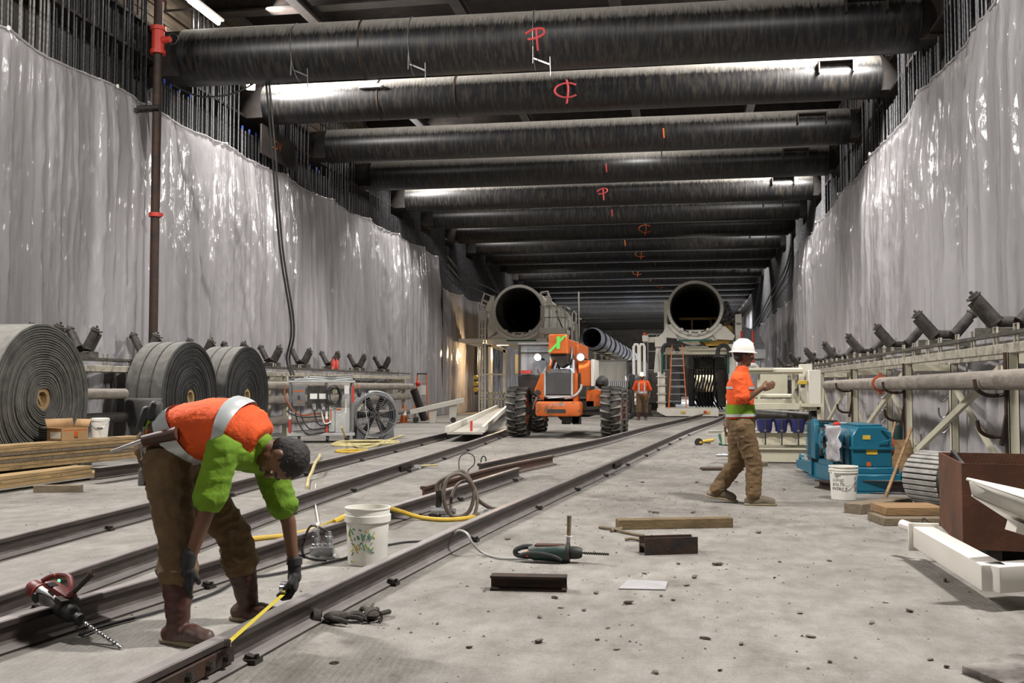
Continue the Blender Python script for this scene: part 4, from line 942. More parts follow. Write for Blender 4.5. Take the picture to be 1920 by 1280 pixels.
    for a, e, w_ in (((-.20, -.19), (.16, .18), .055), ((.16, .18), (.21, .19), .045)):
        MB().bar((cx + a[0], -.286, cz + a[1]), (cx + e[0], -.286, cz + e[1]), .012, w_).build('green_paint_stroke', M['green'], b)
    MB().bar((cx + .02, -.287, cz + .18), (cx + .01, -.287, cz - .12), .012, .085, up=(1, 0, 0)).build('green_paint_stroke', M['green'], b)
    m = MB(); p = [xz(*q) for q in ((1034, 664), (1066, 664), (1066, 682), (1053, 690))]; m.prism(p, 'y', -.15, .6); m.build('boom_underside', M['girder'], t)
    x0, z0 = xz(1075, 700); x1, z1 = xz(1080, 646); MB().bb((x0, .35, z0), (x1 + .02, .9, z1)).build('boom_tower', M['orange'], t, bevel=.01)
    x0, z0 = xz(1028, 700); x1, z1 = xz(1036, 672); m = MB(); m.cyl((x0, .1, z0), (x1, .3, z1), .07, n=14); m.build('lift_cylinder', M['orange'], t)
    for k in range(5):
        a = xz(1034 + 9 * k, 692 - 2 * k); e = xz(1030 + 11 * k, 664); MB().tube([(a[0], .05, a[1]), (a[0] + .05, -.05, (a[1] + e[1]) / 2), (e[0], .1, e[1])], .02, 6, 4).build('hydraulic_hose', M['black'], t)
    for (px, a) in ((1069, -1), (1031, 1)): m = MB(); q = xz(px, 690); e = xz(px - a, 650); m.cyl((q[0], .25, q[1]), (e[0], .25, e[1]), .035, n=10); m.build('side_cylinder', M['galv'], t)
    # cab
    x0, z0 = xz(967, 702); x1, z1 = xz(1030, 646); y0, y1 = .55, 1.9
    for (x, y) in ((x0, y0), (x1, y0), (x0, y1), (x1, y1)): MB().bb((x - .03, y - .03, z0), (x + .03, y + .03, z1)).build('cab_post', M['dark'], t)
    MB().bb((x0 - .04, y0 - .06, z1), (x1 + .04, y1 + .06, z1 + .07)).build('cab_roof', M['grey'], t, bevel=.02)
    for q in (MB().bb((x0 + .03, y0 - .005, z0), (x1 - .03, y0 + .005, z1)), MB().bb((x0 - .005, y0 + .03, z0), (x0 + .005, y1 - .03, z1)), MB().bb((x0 + .03, y1 - .005, z0), (x1 - .03, y1 + .005, z1))): q.build('cab_pane', M['glass'], t)
    MB().bar((x0, y0 - .02, z1 - .18), (x1, y0 - .02, z1 - .18), .03, .03).build('cab_bar', M['dark'], t)
    m = MB(); p = [xz(*q) for q in ((965, 702), (1020, 702), (1010, 728), (996, 742), (984, 730), (966, 722))]; m.prism(p, 'y', .4, 2.0); m.build('cab_base', M['girder'], t, bevel=.02)
    m = MB(); m.bb((x0 + .25, 1.0, z0), (x1 - .15, 1.5, z0 + .35)); m.bb((x0 + .25, 1.4, z0 + .3), (x1 - .15, 1.55, z1 - .25)); m.build('driver_seat', M['black'], t, bevel=.04)
    q = xz(980, 696); MB().bb((q[0] - .12, .35, q[1] - .05), (q[0] + .15, .5, q[1] + .03)).build('indicator_bar', M['redp'], t)
    MB().tube([(xz(1008, 698)[0], .3, xz(1008, 698)[1]), (xz(1005, 690)[0], .1, xz(1005, 690)[1]), (xz(1012, 700)[0], .15, xz(1012, 700)[1] - .05), (xz(1021, 690)[0], .2, xz(1021, 690)[1]), (xz(1021, 676)[0], .3, xz(1021, 676)[1])], .015, 6, 5).build('mirror_arm', M['galv'], t)
    for px in (1008.5, 1089):                               # headlamps
        x, z = xz(px, 670); h = MB(); h.lathe([(.0, .10), (.08, .09), (.11, 0), (.10, -.01)], 18, (x, -.02, z), (0, 1, 0)); ho = h.build('headlamp', M['black'], t)
        MB().cyl((x, -.035, z), (x, -.025, z), .075, n=20).build('lamp_lens', M['lamp'], ho); MB().bar((x, .08, z), (x + (.1 if px > 1050 else .1), .4, z - .05), .04, .04).build('lamp_bracket', M['dark'], t)
        l = bpy.data.lights.new('headlamp_beam', 'SPOT'); l.energy = 260; l.spot_size = 1.5; l.spot_blend = .8; l.color = WARM; l.shadow_soft_size = .08
        lo = bpy.data.objects.new('headlamp_beam', l); C.objects.link(lo); lo.parent = t; lo.location = (x, -.07, z); lo.rotation_euler = (PI / 2 - .12, 0, 0)
    for k, (px, py) in enumerate(((1060, 790), (1077, 788), (1080, 790))): q = xz(px, py); MB().bb((q[0] - .1, .1, q[1] - .06), (q[0] + .1, .3, q[1] + .15)).build('tow_bracket', M['dark'], t)
telehandler()

# ================================================================== GANTRIES WITH RING TUBES
M['tubein'] = mat('shade_tube_lining', (.075, .068, .045), (.04, .038, .028), 2, .6)  # dark colour stands in for shade inside the tubes
M['gwhite'] = mat('gantry_white', (.60, .57, .50), (.45, .42, .36), 1.6, .42, lo=.5, hi=.8)
M['amber'] = mat('amber_paint', (.55, .33, .04), rough=.5)
class Gan:
    """a gantry laid out in the plane facing the camera side of the pit; q(px, py) gives metres"""
    def __init__(s, cx, cy, y0, name, label):
        s.c = PY(cx, cy, y0); s.cx, s.cy, s.y0 = cx, cy, y0
        s.s = (s.c - V((0, 0, CAMH))).dot(_F) / FPX; s.t = thing(name, label, 'gantry', (s.c.x, y0, 0)); s.z = s.c.z
    def q(s, px, py, y=0.): return V(((px - s.cx) * s.s, y, s.z + (s.cy - py) * s.s))
    def box(s, nm, m, x0, y0, x1, y1, d0, d1, parent=None, **k):
        a = s.q(x0, y0, d0); b = s.q(x1, y1, d1); return MB().bb(a, b).build(nm, m, parent or s.t, **k)
    def poly(s, nm, m, pts, d0, d1, **k): return MB().prism([(s.q(*p).x, s.q(*p).z) for p in pts], 'y', d0, d1).build(nm, m, s.t, **k)
    def rail(s, nm, m, pts, r, d, sm=0): return MB().tube([s.q(p[0], p[1], d + (p[2] if len(p) > 2 else 0)) for p in pts], r, 7, sm).build(nm, m, s.t)
    def tube(s, R, L, dark=True):
        z = V((0, 0, s.z)); Y = V((0, 1, 0))
        MB().pipe(z, z + Y * L, R * .93, R * .89, 48).build('ring_tube', M['gwhite'], s.t); MB().pipe(z + Y * .02, z + Y * (L - .1), R * .888, R * .87, 48).build('tube_lining', M['tubein'], s.t)
        fl = MB().pipe(z - Y * .07, z + Y * .05, R, R * .885, 56).build('flange', M['gwhite'], s.t); MB().cyl(z + Y * (L - .3), z + Y * (L - .25), R * .88, n=40).build('dark_closure', M['tubein'], s.t); MB().pipe(z - Y * .075, z - Y * .03, R * .895, R * .86, 48).build('seal', M['black'], s.t)  # dark disc added to close the tube, so its inside stays dark
        b = MB()
        for k in range(44): a = 2 * PI * k / 44; p = z + V((R * .95 * math.cos(a), -.07, R * .95 * math.sin(a))); b.cyl(p, p - Y * .025, .022, n=6)
        stuff(b.build('flange_bolts', M['galv'], fl))
        for k in range(4):
            a = PI * 1.5 + (-.55, -.2, .17, .52)[k]; p = z + V((R * .90 * math.cos(a), -.14, R * .90 * math.sin(a))); MB().box(p, (.13, .16, .12), (0, -a, 0)).build('clamp_lug', M['gwhite'], s.t, bevel=.01)
        n = 20; ad = []; pts = [(R * 1.02 * math.cos(a), s.z + R * 1.02 * math.sin(a)) for a in [PI * 1.18 + PI * .64 * i / n for i in range(n + 1)]]; pts += [(R * 1.14 * math.cos(a), s.z + R * 1.14 * math.sin(a)) for a in [PI * 1.82 - PI * .64 * i / n for i in range(n + 1)]]
        MB().prism(pts, 'y', -.05, .35).build('saddle', M['gwhite'], s.t)
        if L > 6:
            for k in range(1, 4): MB().pipe(z + Y * (k * L / 4 - .08), z + Y * (k * L / 4 + .08), R * .98, R * .92, 40).build('stiffener_ring', M['gwhite'], s.t)
W = M['gwhite']
g = Gan(973, 583, 46., 'ring_gantry', 'white gantry with a dark open ring tube, side ladder and railed platform')
g.tube(49.5 * g.s, 13)
g.poly('side_bracket', W, [(925, 552), (927, 580), (928, 617), (913, 634), (912, 612), (920, 580), (908, 580), (912, 566)], .05, .5)
g.poly('side_bracket', W, [(1021, 575), (1021, 634), (1008, 634), (1012, 620), (1019, 600)], .05, .5)
g.box('cross_beam', W, 912, 634, 1026, 646, .0, 1.0, bevel=.02); g.poly('lower_cradle', M['cream'], [(952, 646), (1022, 646), (1006, 656), (966, 656)], .1, .8)
g.poly('cradle_web', W, [(913, 634), (940, 622), (1006, 622), (1030, 634)], .1, .3)
g.box('green_hose_bar', M['tealg'], 950, 637, 1006, 639.5, -.06, -.01)
for sgn, pts in ((0, [(899, 568), (905, 548), (918, 553), (913, 573), (899, 568)]), (0, [(903, 561), (915, 566)]), (1, [(1013, 548), (1026, 546), (1033, 562), (1018, 568), (1013, 548)]), (1, [(1020, 557), (1030, 554)])): g.rail('guard_rail', W, pts, .045, .2)
g.poly('rail_plate', W, [(908, 580), (920, 552), (926, 556), (914, 584)], .15, .25); g.poly('rail_plate', W, [(1026, 550), (1034, 560), (1036, 580), (1022, 578)], .15, .25)
for x in (899.5, 905, 910.5): g.rail('ladder_upright', W, [(x, 582), (x, 773)], .045, -.3)
for k in range(15): y = 590 + 12.5 * k; g.box('rung', W, 899, y, 911, y + 1.4, -.33, -.27)
g.box('ladder_head', W, 898, 582, 912, 600, -.36, -.1); g.box('side_platform', W, 862, 635, 905, 642, -.6, .8, bevel=.01); g.poly('platform_gusset', W, [(866, 642), (905, 642), (905, 650), (896, 650)], -.3, -.1)
for y in (707, 719, 730): q = g.q(893, y, -.35); MB().cyl(q, q + V((0, .1, 0)), .11, n=16).build('yellow_cap', M['yellow'], g.t)
g.rail('cable_bundle', M['black'], [(893, 650), (892, 690), (893, 740)], .10, -.15, 4)
g.poly('portal_brace', M['cream'], [(913, 640), (946, 655), (946, 661), (913, 648)], .2, .5); g.box('portal_leg', W, 941, 655, 946, 735, .2, .6); g.box('portal_leg', W, 913, 640, 918, 770, .2, .6); g.box('portal_leg', W, 1019, 646, 1025, 745, .4, .9)
for y in (700, 735, 746): g.box('lower_rail', M['cream'], 896, y, 950, y + 3, .0, .12)
for k in range(6): g.box('lower_stanchion', M['cream'], 915 + 6 * k, 735, 916.6 + 6 * k, 766, .0, .1)
# railed platform
for x in (1019, 1034, 1049, 1063): g.box('rail_post', W, x, 576, x + 2.2, 627, -.9, -.8)
for y in (576, 597): g.box('hand_rail', W, 1018, y, 1064, y + 2.4, -.9, -.8); g.box('hand_rail', W, 1062, y, 1064.4, y + 2.4, -.8, 1.2)
g.box('toe_board', W, 1018, 618, 1064, 627, -.95, 1.2, bevel=.01)
g.rail('hand_rail', W, [(1066, 640), (1066, 584), (1069, 580), (1073, 584), (1073, 640)], .045, 1.6, 0); g.rail('hand_rail', W, [(1078, 645), (1078, 612), (1080, 609), (1085, 609), (1086.5, 612), (1086.5, 645)], .045, -1.0, 0); g.box('step_plate', W, 1075, 643, 1091, 646, -1.3, .2)
g.rail('safety_chain', M['dark'], [(1040, 582), (1048, 605), (1056, 620)], .03, .6, 3); g.rail('mast', M['white'], [(1076, 540), (1076.5, 640)], .035, 2.2)
q = g.q(929, 613, -.02); MB().cyl(q, q + V((0, .06, 0)), .055, n=14).build('blue_cap', M['blue_cap'], g.t)
g.rail('inner_duct', M['dark'], [(940, 575, 3), (950, 600, 1), (975, 610, 4), (1000, 605, 9)], .05, 1, 4)
q = g.q(990, 606, 10); MB().pipe(q, q + V((0, 2, 0)), .85, .78, 28).build('inner_pipe', M['black'], g.t)
for k, (x0, y0, x1, y1) in enumerate(((955, 662, 975, 700), (980, 660, 1015, 690), (985, 700, 1015, 740))): g.box('machinery_case', M['cream'] if k < 2 else M['dark'], x0, y0, x1, y1, 1.5, 4, bevel=.03)
area('gantry_warm_lamp', g.c + V((-1.3, 1.6, -2.0)), g.c + V((-2.4, -1.5, -3)), 260, .3, .3, (1, .68, .36))
g = Gan(1303, 578, 43., 'ring_gantry', 'white gantry with a dark ring tube holding a yellow inner frame')
g.tube(52 * g.s, 12)
g.poly('cradle_wing', W, [(1250, 606), (1262, 612), (1270, 634), (1250, 632), (1234, 631), (1244, 622)], .0, .4); g.poly('cradle_wing', W, [(1340, 612), (1358, 612), (1376, 630), (1372, 638), (1342, 636), (1334, 626)], .0, .4)
g.poly('cradle_web', W, [(1262, 618), (1344, 618), (1344, 638), (1270, 638)], .1, .5)
g.box('end_block', W, 1228, 631, 1250, 650, -.1, .8, bevel=.02); g.box('side_boom', W, 1206, 631, 1228, 641, .0, .4, bevel=.01); g.box('boom_fist', W, 1205, 628, 1216, 640, -.15, .5, bevel=.02); q = g.q(1210, 626, 0); MB().ball(q, .09, 10).build('red_beacon', M['redp'], g.t)
g.box('cross_beam', M['cream'], 1232, 650, 1372, 664, .4, 1.2, bevel=.02); g.poly('belly_pan', M['amber'], [(1312, 637), (1368, 637), (1362, 648), (1330, 652)], .3, 3); g.poly('belly_pan', M['cream'], [(1284, 648), (1366, 648), (1362, 656), (1290, 656)], .3, 3)
g.poly('slanted_leg', W, [(1230, 650), (1243, 650), (1243, 698), (1226, 698)], .0, .7); g.box('portal_leg', W, 1233, 697, 1247, 776, -.1, .8, bevel=.01)
for k in range(5): g.box('leg_flange', W, 1231, 705 + 16 * k, 1249, 706.5 + 16 * k, -.16, .8)
g.box('portal_leg', W, 1364, 645, 1378, 770, .1, .8, bevel=.01); g.box('cabinet', W, 1377, 589, 1389, 640, .2, 1.0, bevel=.01); g.box('cabinet_vent', M['grey'], 1379, 605, 1387, 609, .18, .2)
g.poly('front_deck', W, [(1233, 764), (1343, 764), (1343, 778), (1249, 778), (1233, 770)], -1.2, 1.4)
q = g.q(1319, 770.5, -1.25); MB().cyl(q, q + V((0, .06, 0)), .065, n=16).build('red_reflector', M['redp'], g.t); g.box('hazard_label', M['amber'], 1322, 769, 1328, 774, -1.22, -1.19); g.box('hazard_label', M['amber'], 1276, 769, 1284, 773, -1.22, -1.19)
g.box('deck_skid', M['girder'], 1270, 778, 1340, 787, -.9, 1.2); g.box('green_hose_bar', M['tealg'], 1272, 636.5, 1334, 640, -.1, -.02)
for pts in ([(1243, 660), (1246, 648), (1256, 646), (1266, 650), (1272, 660)], [(1343, 668), (1346, 652), (1356, 648), (1364, 655), (1366, 670)]): g.rail('black_hose', M['black'], pts, .09, -.2, 5)
for x in (1242, 1363): g.rail('green_line', M['tealg'], [(x, 660), (x, 700)], .05, -.15)
iy = M['amber']; g.box('inner_frame', iy, 1272, 583, 1350, 588, 4.0, 4.2); g.box('inner_frame', iy, 1296, 588, 1300, 622, 4.0, 4.2); g.box('inner_frame', iy, 1334, 588, 1338, 615, 4.0, 4.2); g.box('inner_floor', M['girder'], 1268, 606, 1340, 610, 5, 10)
for k in range(6): q = g.q(1358 + 3 * (k % 3), 570 + 7 * k, .6); MB().tube([q, q + V((.12, .4, .1)), q + V((.1, 1.2, -.4)), q + V((.2, 2, -.2))], .09, 7, 3).build('foil_duct', M['galv'], g.t)
g.poly('amber_guard', M['amber'], [(1358, 600), (1374, 612), (1372, 632), (1360, 626)], .8, 3)
g.box('side_panel', W, 1245, 560, 1251, 620, .6, 3.0)
for x0, y0, x1, y1, m_, d in ((1258, 690, 1275, 760, 'grey', 3), (1300, 668, 1340, 690, 'dark', 2.5), (1290, 690, 1302, 764, 'dark', 3), (1345, 690, 1362, 764, 'dark', 2), (1306, 735, 1340, 764, 'girder', 4), (1340, 664, 1362, 690, 'grey', 3), (1252, 664, 1290, 684, 'ltgrey', 3.2)): g.box('machinery_case', M[m_], x0, y0, x1, y1, d, d + 2, bevel=.03)
for k in range(9): a = g.q(1300 + 6 * k, 664, 2.4 + .1 * k); MB().tube([a, a + V((.1, 0, -.9)), a + V((-.1, .1, -1.8)), a + V((.2, .2, -2.4))], .04, 6, 4).build('hanging_hose', M['black'], g.t)
g.box('lit_rear_panel', M['cream'], 1302, 700, 1341, 736, 5.6, 5.8)
for k in range(7): g.box('rear_bracket', M['dark'] if k % 2 else M['galv'], 1304 + 5 * k, 704 + 3 * (k % 3), 1307 + 5 * k, 726 + (k % 4), 5.3, 5.5)
area('gantry_rear_lamp', g.c + V((.6, 4.6, -2.1)), g.c + V((.6, 6, -3.4)), 120, .3, .3, (1, .82, .6))
for x in (1386.5, 1407): g.rail('red_pole', M['redp'], [(x, 622), (x, 688)], .045, -.4)
g.poly('tank_shroud', M['grey'], [(1390, 664), (1390, 614), (1396, 612), (1412, 618), (1424, 630), (1431, 645), (1431, 664)], .6, 4); g.box('tank_platform', M['ltgrey'], 1376, 655, 1432, 672, .3, 4)
g.box('tank_leg', M['ltgrey'], 1424, 672, 1430, 770, .5, .9)
ladder('orange folding ladder standing on the deck of the yellow-framed gantry', g.t.location + V((g.q(1270, 0).x, -.65, g.q(0, 764).z)), .0, 2.65, .75, .42, .9, 8)
# ------------------------------------------------------------------ ventilation duct and trailing train
t = thing('ventilation_duct', 'silver-blue corrugated ventilation duct running back between the gantries', 'duct', (-4.45, 46.7, 0))
pr = []; L = 38
for k in range(0, 77):
    y = k * .5; pr += [(.50 - (.05 if k % 4 == 0 else 0), y), (.53 - (.05 if k % 4 == 0 else 0), y + .25)]
m = MB(); m.lathe(pr, 28, (0, 0, 3.55), (0, 1, 0)); m.build('duct_sleeve', M['duct'], t)
for k in range(10): MB().pipe((0, 1.6 + 3.4 * k, 3.55), (0, 2.0 + 3.4 * k, 3.55), .56, .50, 28).build('duct_clamp', M['black'] if k % 3 == 0 else M['dark'], t)
for k in range(9): MB().bb((-.45, 2 + 4 * k, 0), (-.35, 2.15 + 4 * k, 3.1)).build('duct_post', M['cream'], t); MB().bb((-.5, 1.95 + 4 * k, 2.98), (.5, 2.2 + 4 * k, 3.08)).build('duct_bearer', M['cream'], t)
def car(label, x, y, w_, L, h, m_, top='ltgrey'):
    t = thing('equipment_car', label, 'equipment', (x, y, 0)); MB().bb((-w_ / 2, 0, .35), (w_ / 2, L, h)).build('housing', M[m_], t, bevel=.03); MB().bb((-w_ / 2 + .05, .1, 0), (w_ / 2 - .05, L - .1, .35)).build('underframe', M['girder'], t)
    MB().bb((-w_ / 2 - .02, -.02, h), (w_ / 2 + .02, L, h + .06)).build('lid', M[top], t)
    for k in range(3): MB().bb((-w_ / 2 + .08 + k * (w_ - .1) / 3, -.03, .6), (-w_ / 2 + (w_ - .1) / 3 + k * (w_ - .1) / 3, 0, h - .15)).build('door', M[m_], t, bevel=.01)
car('tall pale equipment cabinet behind the telehandler under the silver duct', -3.55, 46.5, 1.5, 2.2, 2.45, 'pvc')
car('blue-grey equipment cabinet farther back under the silver duct', -2.6, 49.6, 1.1, 3, 2.5, 'duct', 'grey')
t = thing('handrail_frame', 'small pale handrail frame standing far back between the gantries', 'railing', (-1.7, 56, 2.2))
for x in (-.5, 0, .5): MB().bb((x - .03, -.03, 0), (x + .03, .03, 2.0)).build('rail_post', M['ltgrey'], t)
for z in (1.0, 1.95): MB().bb((-.5, -.03, z), (.5, .03, z + .06)).build('hand_rail', M['ltgrey'], t)
car('long low equipment car carrying the far handrail frame', -1.7, 55, 2.0, 6, 2.14, 'grey')
t = thing('pump_unit', 'pale pump unit of pipes and valves beside the far worker', 'pump', (PY(1200, 760, 42.5).x, 42.5, 0))
s_ = 43.2 / FPX
for k in range(14): a = RND.uniform(-.6, .3); z = RND.uniform(.5, 1.7); MB().cyl((a, RND.uniform(-.3, .3), z), (a + RND.uniform(-.3, .3), RND.uniform(-.3, .3), z + RND.uniform(-.2, .4)), RND.uniform(.06, .15), n=12).build('pump_pipe', M['pvc'] if k % 3 else M['galv'], t)
for x in (-.25, .0): MB().tube([(x, 0, 1.7), (x, 0, 2.95), (x + .06, 0, 3.05), (x + .16, 0, 3.05), (x + .2, 0, 2.95), (x + .2, 0, 1.7)], .06, 8).build('vent_loop', M['pvc'], t)
MB().bb((-.65, -.4, .1), (.45, .5, .5)).build('pump_base', M['dark'], t, bevel=.02); MB().bb((-.72, -.42, 0), (.52, .52, .1)).build('pump_skid', M['girder'], t)
c = P(1172, 786, 0); t = thing('tow_tractor', 'small dark tow tractor parked behind the telehandler wheel', 'tractor', (c.x, c.y, 0))
s_ = 38.6 / FPX
MB().bb((-.6, .1, .25), (.25, 2.2, 1.15)).build('body', M['girder'], t, bevel=.05); MB().bb((-.62, .05, 1.05), (.05, .6, 1.5)).build('grille_box', M['grey'], t, bevel=.02)
gr = MB()
for k in range(9): gr.bb((-.6 + k * .075, .03, 1.1), (-.57 + k * .075, .05, 1.46))
stuff(gr.build('grille_bars', M['ltgrey'], t)); MB().bb((.1, .5, 1.1), (.3, 1.8, 1.75)).build('seat_back', M['black'], t, bevel=.04)
for x, y in ((.12, .25), (-.55, .25), (.12, 1.8), (-.55, 1.8)):
    w_ = MB(); w_.lathe([(.10, -.08), (.22, -.09), (.25, -.05), (.25, .05), (.22, .09), (.10, .08)], 22, (x, y, .25), (.3, 1, 0) if y < 1 else (1, 0, 0)); ty = w_.build('tyre', M['tyre'], t); h = MB(); h.lathe([(.01, -.06), (.12, -.07), (.13, .07), (.01, .06)], 14, (x, y, .25), (.3, 1, 0) if y < 1 else (1, 0, 0)); h.build('hub', M['galv'], ty)
# ------------------------------------------------------------------ ramp
A_, B_, C_, D_ = P(838, 810, .22), P(905, 810, .22), PY(951, 765, 44.5), PY(932, 765, 44.5)
t = thing('steel_ramp', 'pale steel ramp laid over the rails up to the ladder gantry', 'ramp', (A_ + D_) / 2 * V((1, 1, 0)) if False else V(((A_.x + D_.x) / 2, (A_.y + D_.y) / 2, 0)))
m = MB(); dn = V((0, 0, -.05)); m.add([A_, B_, C_, D_, A_ + dn, B_ + dn, C_ + dn, D_ + dn], [(0, 1, 2, 3), (7, 6, 5, 4), (0, 1, 5, 4), (1, 2, 6, 5), (2, 3, 7, 6), (3, 0, 4, 7)])
M['rampm'] = mat('dusty_ramp_plate', (.44, .42, .37), (.33, .31, .27), 2, .8, bump=.2); m.build('ramp_plate', M['rampm'], t, world=True)
for a, b in ((A_, D_), (B_, C_)): MB().bar(a + V((0, 0, .06)), b + V((0, 0, .06)), .08, .14).build('ramp_edge', M['white'], t, world=True)
MB().bar(A_ + V((0, .1, -.06)), B_ + V((0, .1, -.06)), .10, .02).build('ramp_bearer', M['girder'], t, world=True)
m = MB(); q = A_.lerp(B_, .55) + V((0, .5, .1)); m.cyl(q - V((0, 0, .1)), q + V((0, 0, .14)), .03, n=8); m.build('red_pin', M['redp'], t, world=True)

# ================================================================== CONVEYOR SIDE
# ------------------------------------------------------------------ cream drive frame with blue bags
c0 = P(1440, 868, 0); g = Gan(1440, 868, c0.y, 'drive_frame', 'cream steel conveyor drive frame holding three blue wrapped bags'); K = M['cream']
g.box('skid_beam', K, 1405, 841, 1536, 866, 0, .12, bevel=.006); g.box('skid_beam', K, 1390, 833, 1536, 852, 1.0, 1.15, bevel=.006); g.box('skid_flange', K, 1403, 839, 1537, 842, -.06, .14)
g.box('middle_beam', K, 1359, 811, 1535, 832, .1, .2, bevel=.006); g.box('middle_flange', K, 1357, 809, 1536, 811.5, .02, .26); g.box('middle_flange', K, 1357, 831, 1536, 833.5, .02, .26); g.box('end_plate', K, 1357, 809, 1361, 834, .0, .3)
g.box('upper_beam', K, 1400, 756, 1535, 768, .0, .12, bevel=.006); g.box('upper_beam', K, 1400, 750, 1535, 762, 1.1, 1.2, bevel=.006)
g.rail('top_tube', K, [(1400, 695), (1506, 695)], .052, .1); g.rail('top_tube', K, [(1412, 743), (1500, 743)], .04, .3); g.box('back_plate', K, 1435, 700, 1488, 740, 1.0, 1.03)
g.box('top_cap', K, 1398, 690, 1452, 694, .02, .2)
q = g.q(1384, 695, .1); MB().tube([g.q(1396, 710, .1), g.q(1394, 694, .1), g.q(1404, 684, .1), g.q(1420, 684, .3), g.q(1428, 694, .4)], .035, 8, 4).build('bent_handle', M['pvc'], g.t)
g.box('corner_column', M['gwhite'], 1514, 694, 1536, 758, -.12, .25, bevel=.008); g.box('corner_column', M['gwhite'], 1503, 682, 1526, 758, .25, .45, bevel=.008); g.box('column_foot', K, 1500, 756, 1538, 762, -.14, .5)
g.box('end_post', K, 1530, 762, 1536, 866, .0, .1); g.box('end_post', K, 1488, 700, 1493, 756, .2, .3); g.box('end_post', K, 1424, 697, 1429, 756, .2, .3); g.poly('knee_brace', K, [(1493, 735), (1506, 756), (1500, 756), (1493, 745)], .2, .26)
g.box('yellow_clip', M['yellow'], 1496, 713, 1512, 721, -.1, .05, bevel=.01); g.box('clip_body', M['black'], 1501, 721, 1508, 727, -.08, .02)
a = g.q(1412, 778, .6); b = g.q(1522, 786, .6); m = MB(); m.cyl(a, b, .105, n=24); m.build('drive_drum', M['dark'], g.t); a = g.q(1521, 788, .2); MB().cyl(a, a + V((.14, 0, 0)), .16, n=20).build('bearing_housing', M['black'], g.t); g.box('motor_case', M['black'], 1521, 771, 1534, 806, .1, .5, bevel=.02)
for k, (x0, x1) in enumerate(((1420, 1451), (1453, 1478), (1481, 1510))):
    A_, B_ = g.q(x0, 811, .02), g.q(x1, 786, .36); w_ = B_.x - A_.x; h_ = B_.z - A_.z; m = MB(); n = 10
    t = thing('wrapped_bag', 'blue wrapped bag strapped to the cream drive frame, %s' % ['half behind the walking worker', 'middle of the three', 'beside the black bearing housing'][k], 'bag', g.t.location + V(((A_.x + B_.x) / 2, .12, A_.z)))
    vs = []
    for i in range(8):
        z = h_ * i / 7; wd = w_ * (.40 + .10 * i / 7) * (.93 if i in (0, 7) else 1)
        for k2 in range(16):
            a = 2 * PI * k2 / 16; f = 1 + .06 * noise.noise(V((math.cos(a) * 2 + k * 5, math.sin(a) * 2, z * 9))); cx = math.copysign(abs(math.cos(a)) ** .6, math.cos(a)); sx = math.copysign(abs(math.sin(a)) ** .6, math.sin(a)); vs.append((wd * cx * f, .13 * sx * f, z))
    fs = [(i * 16 + j, i * 16 + (j + 1) % 16, (i + 1) * 16 + (j + 1) % 16, (i + 1) * 16 + j) for i in range(7) for j in range(16)] + [tuple(range(15, -1, -1)), tuple(range(112, 128))]
    m.add(vs, fs).build('bag_body', M['bluebag'], t); m = MB(); m.bb((-.012, -.145, -.2), (.012, -.135, h_ + .01)); m.build('strap', M['black'], t); MB().bb((-.02, -.15, .02), (.02, -.134, .05)).build('buckle', M['galv'], t)
ibeam('short cream beam on the floor behind the walking worker', P(1327, 815, 0), P(1420, 812, 0), .11, .1, m='white')
plank('dark flat board on the floor behind the walking worker', P(1318, 882, 0), P(1395, 882, 0), .25, .03, M['rust'], name='flat_board'); plank('short thick board beside the flat board behind the walker', P(1372, 877, 0), P(1440, 874, 0), .2, .06, M['woodg'], name='flat_board')
t = thing('angle_grinder', 'yellow power grinder on the floor behind the walking worker', 'tool', P(1322, 834, 0), .35); m = MB(); m.cyl((-.10, 0, .06), (.22, .1, .10), .045, .035, 12); m.ball((-.12, 0, .06), (.08, .07, .06), 12); m.build('grinder_body', M['yellow'], t); MB().cyl((-.16, -.06, .06), (-.16, -.03, .06), .09, n=18).build('disc', M['dark'], t); MB().cyl((.0, .0, .05), (.06, -.14, .05), .018, n=8).build('side_grip', M['black'], t)
t = thing('nylon_sling', 'crumpled green sling on the floor by the walking worker', 'sling', P(1358, 835, 0)); MB().tube([(-.1, 0, .24), (-.06, -.05, .1), (.05, -.1, .03), (.2, -.05, .02), (.16, .08, .03), (.02, .05, .02), (-.1, .1, .03)], .03, 6, 6).build('sling_web', M['tealg'] if 'tealg' in M else M['grey'], t)
t = thing('hand_hammer', 'yellow-handled hammer dropped beside the short thick board', 'tool', P(1388, 866, 0), .6); MB().cyl((-.15, 0, .03), (.15, 0, .03), .022, n=8).build('handle', M['yellow'], t); MB().box((-.16, 0, .035), (.05, .14, .05)).build('hammer_head', M['dark'], t, bevel=.008)
t = thing('shackle', 'steel shackle with pin on the floor near the walking worker', 'shackle', P(1356, 856, 0)); MB().tube([(-.08, 0, .03), (-.08, .1, .03), (0, .17, .04), (.08, .1, .03), (.08, 0, .03)], .02, 8, 5).build('bow', M['galv'], t); MB().cyl((-.12, 0, .03), (.12, 0, .03), .022, n=8).build('pin', M['galv'], t)
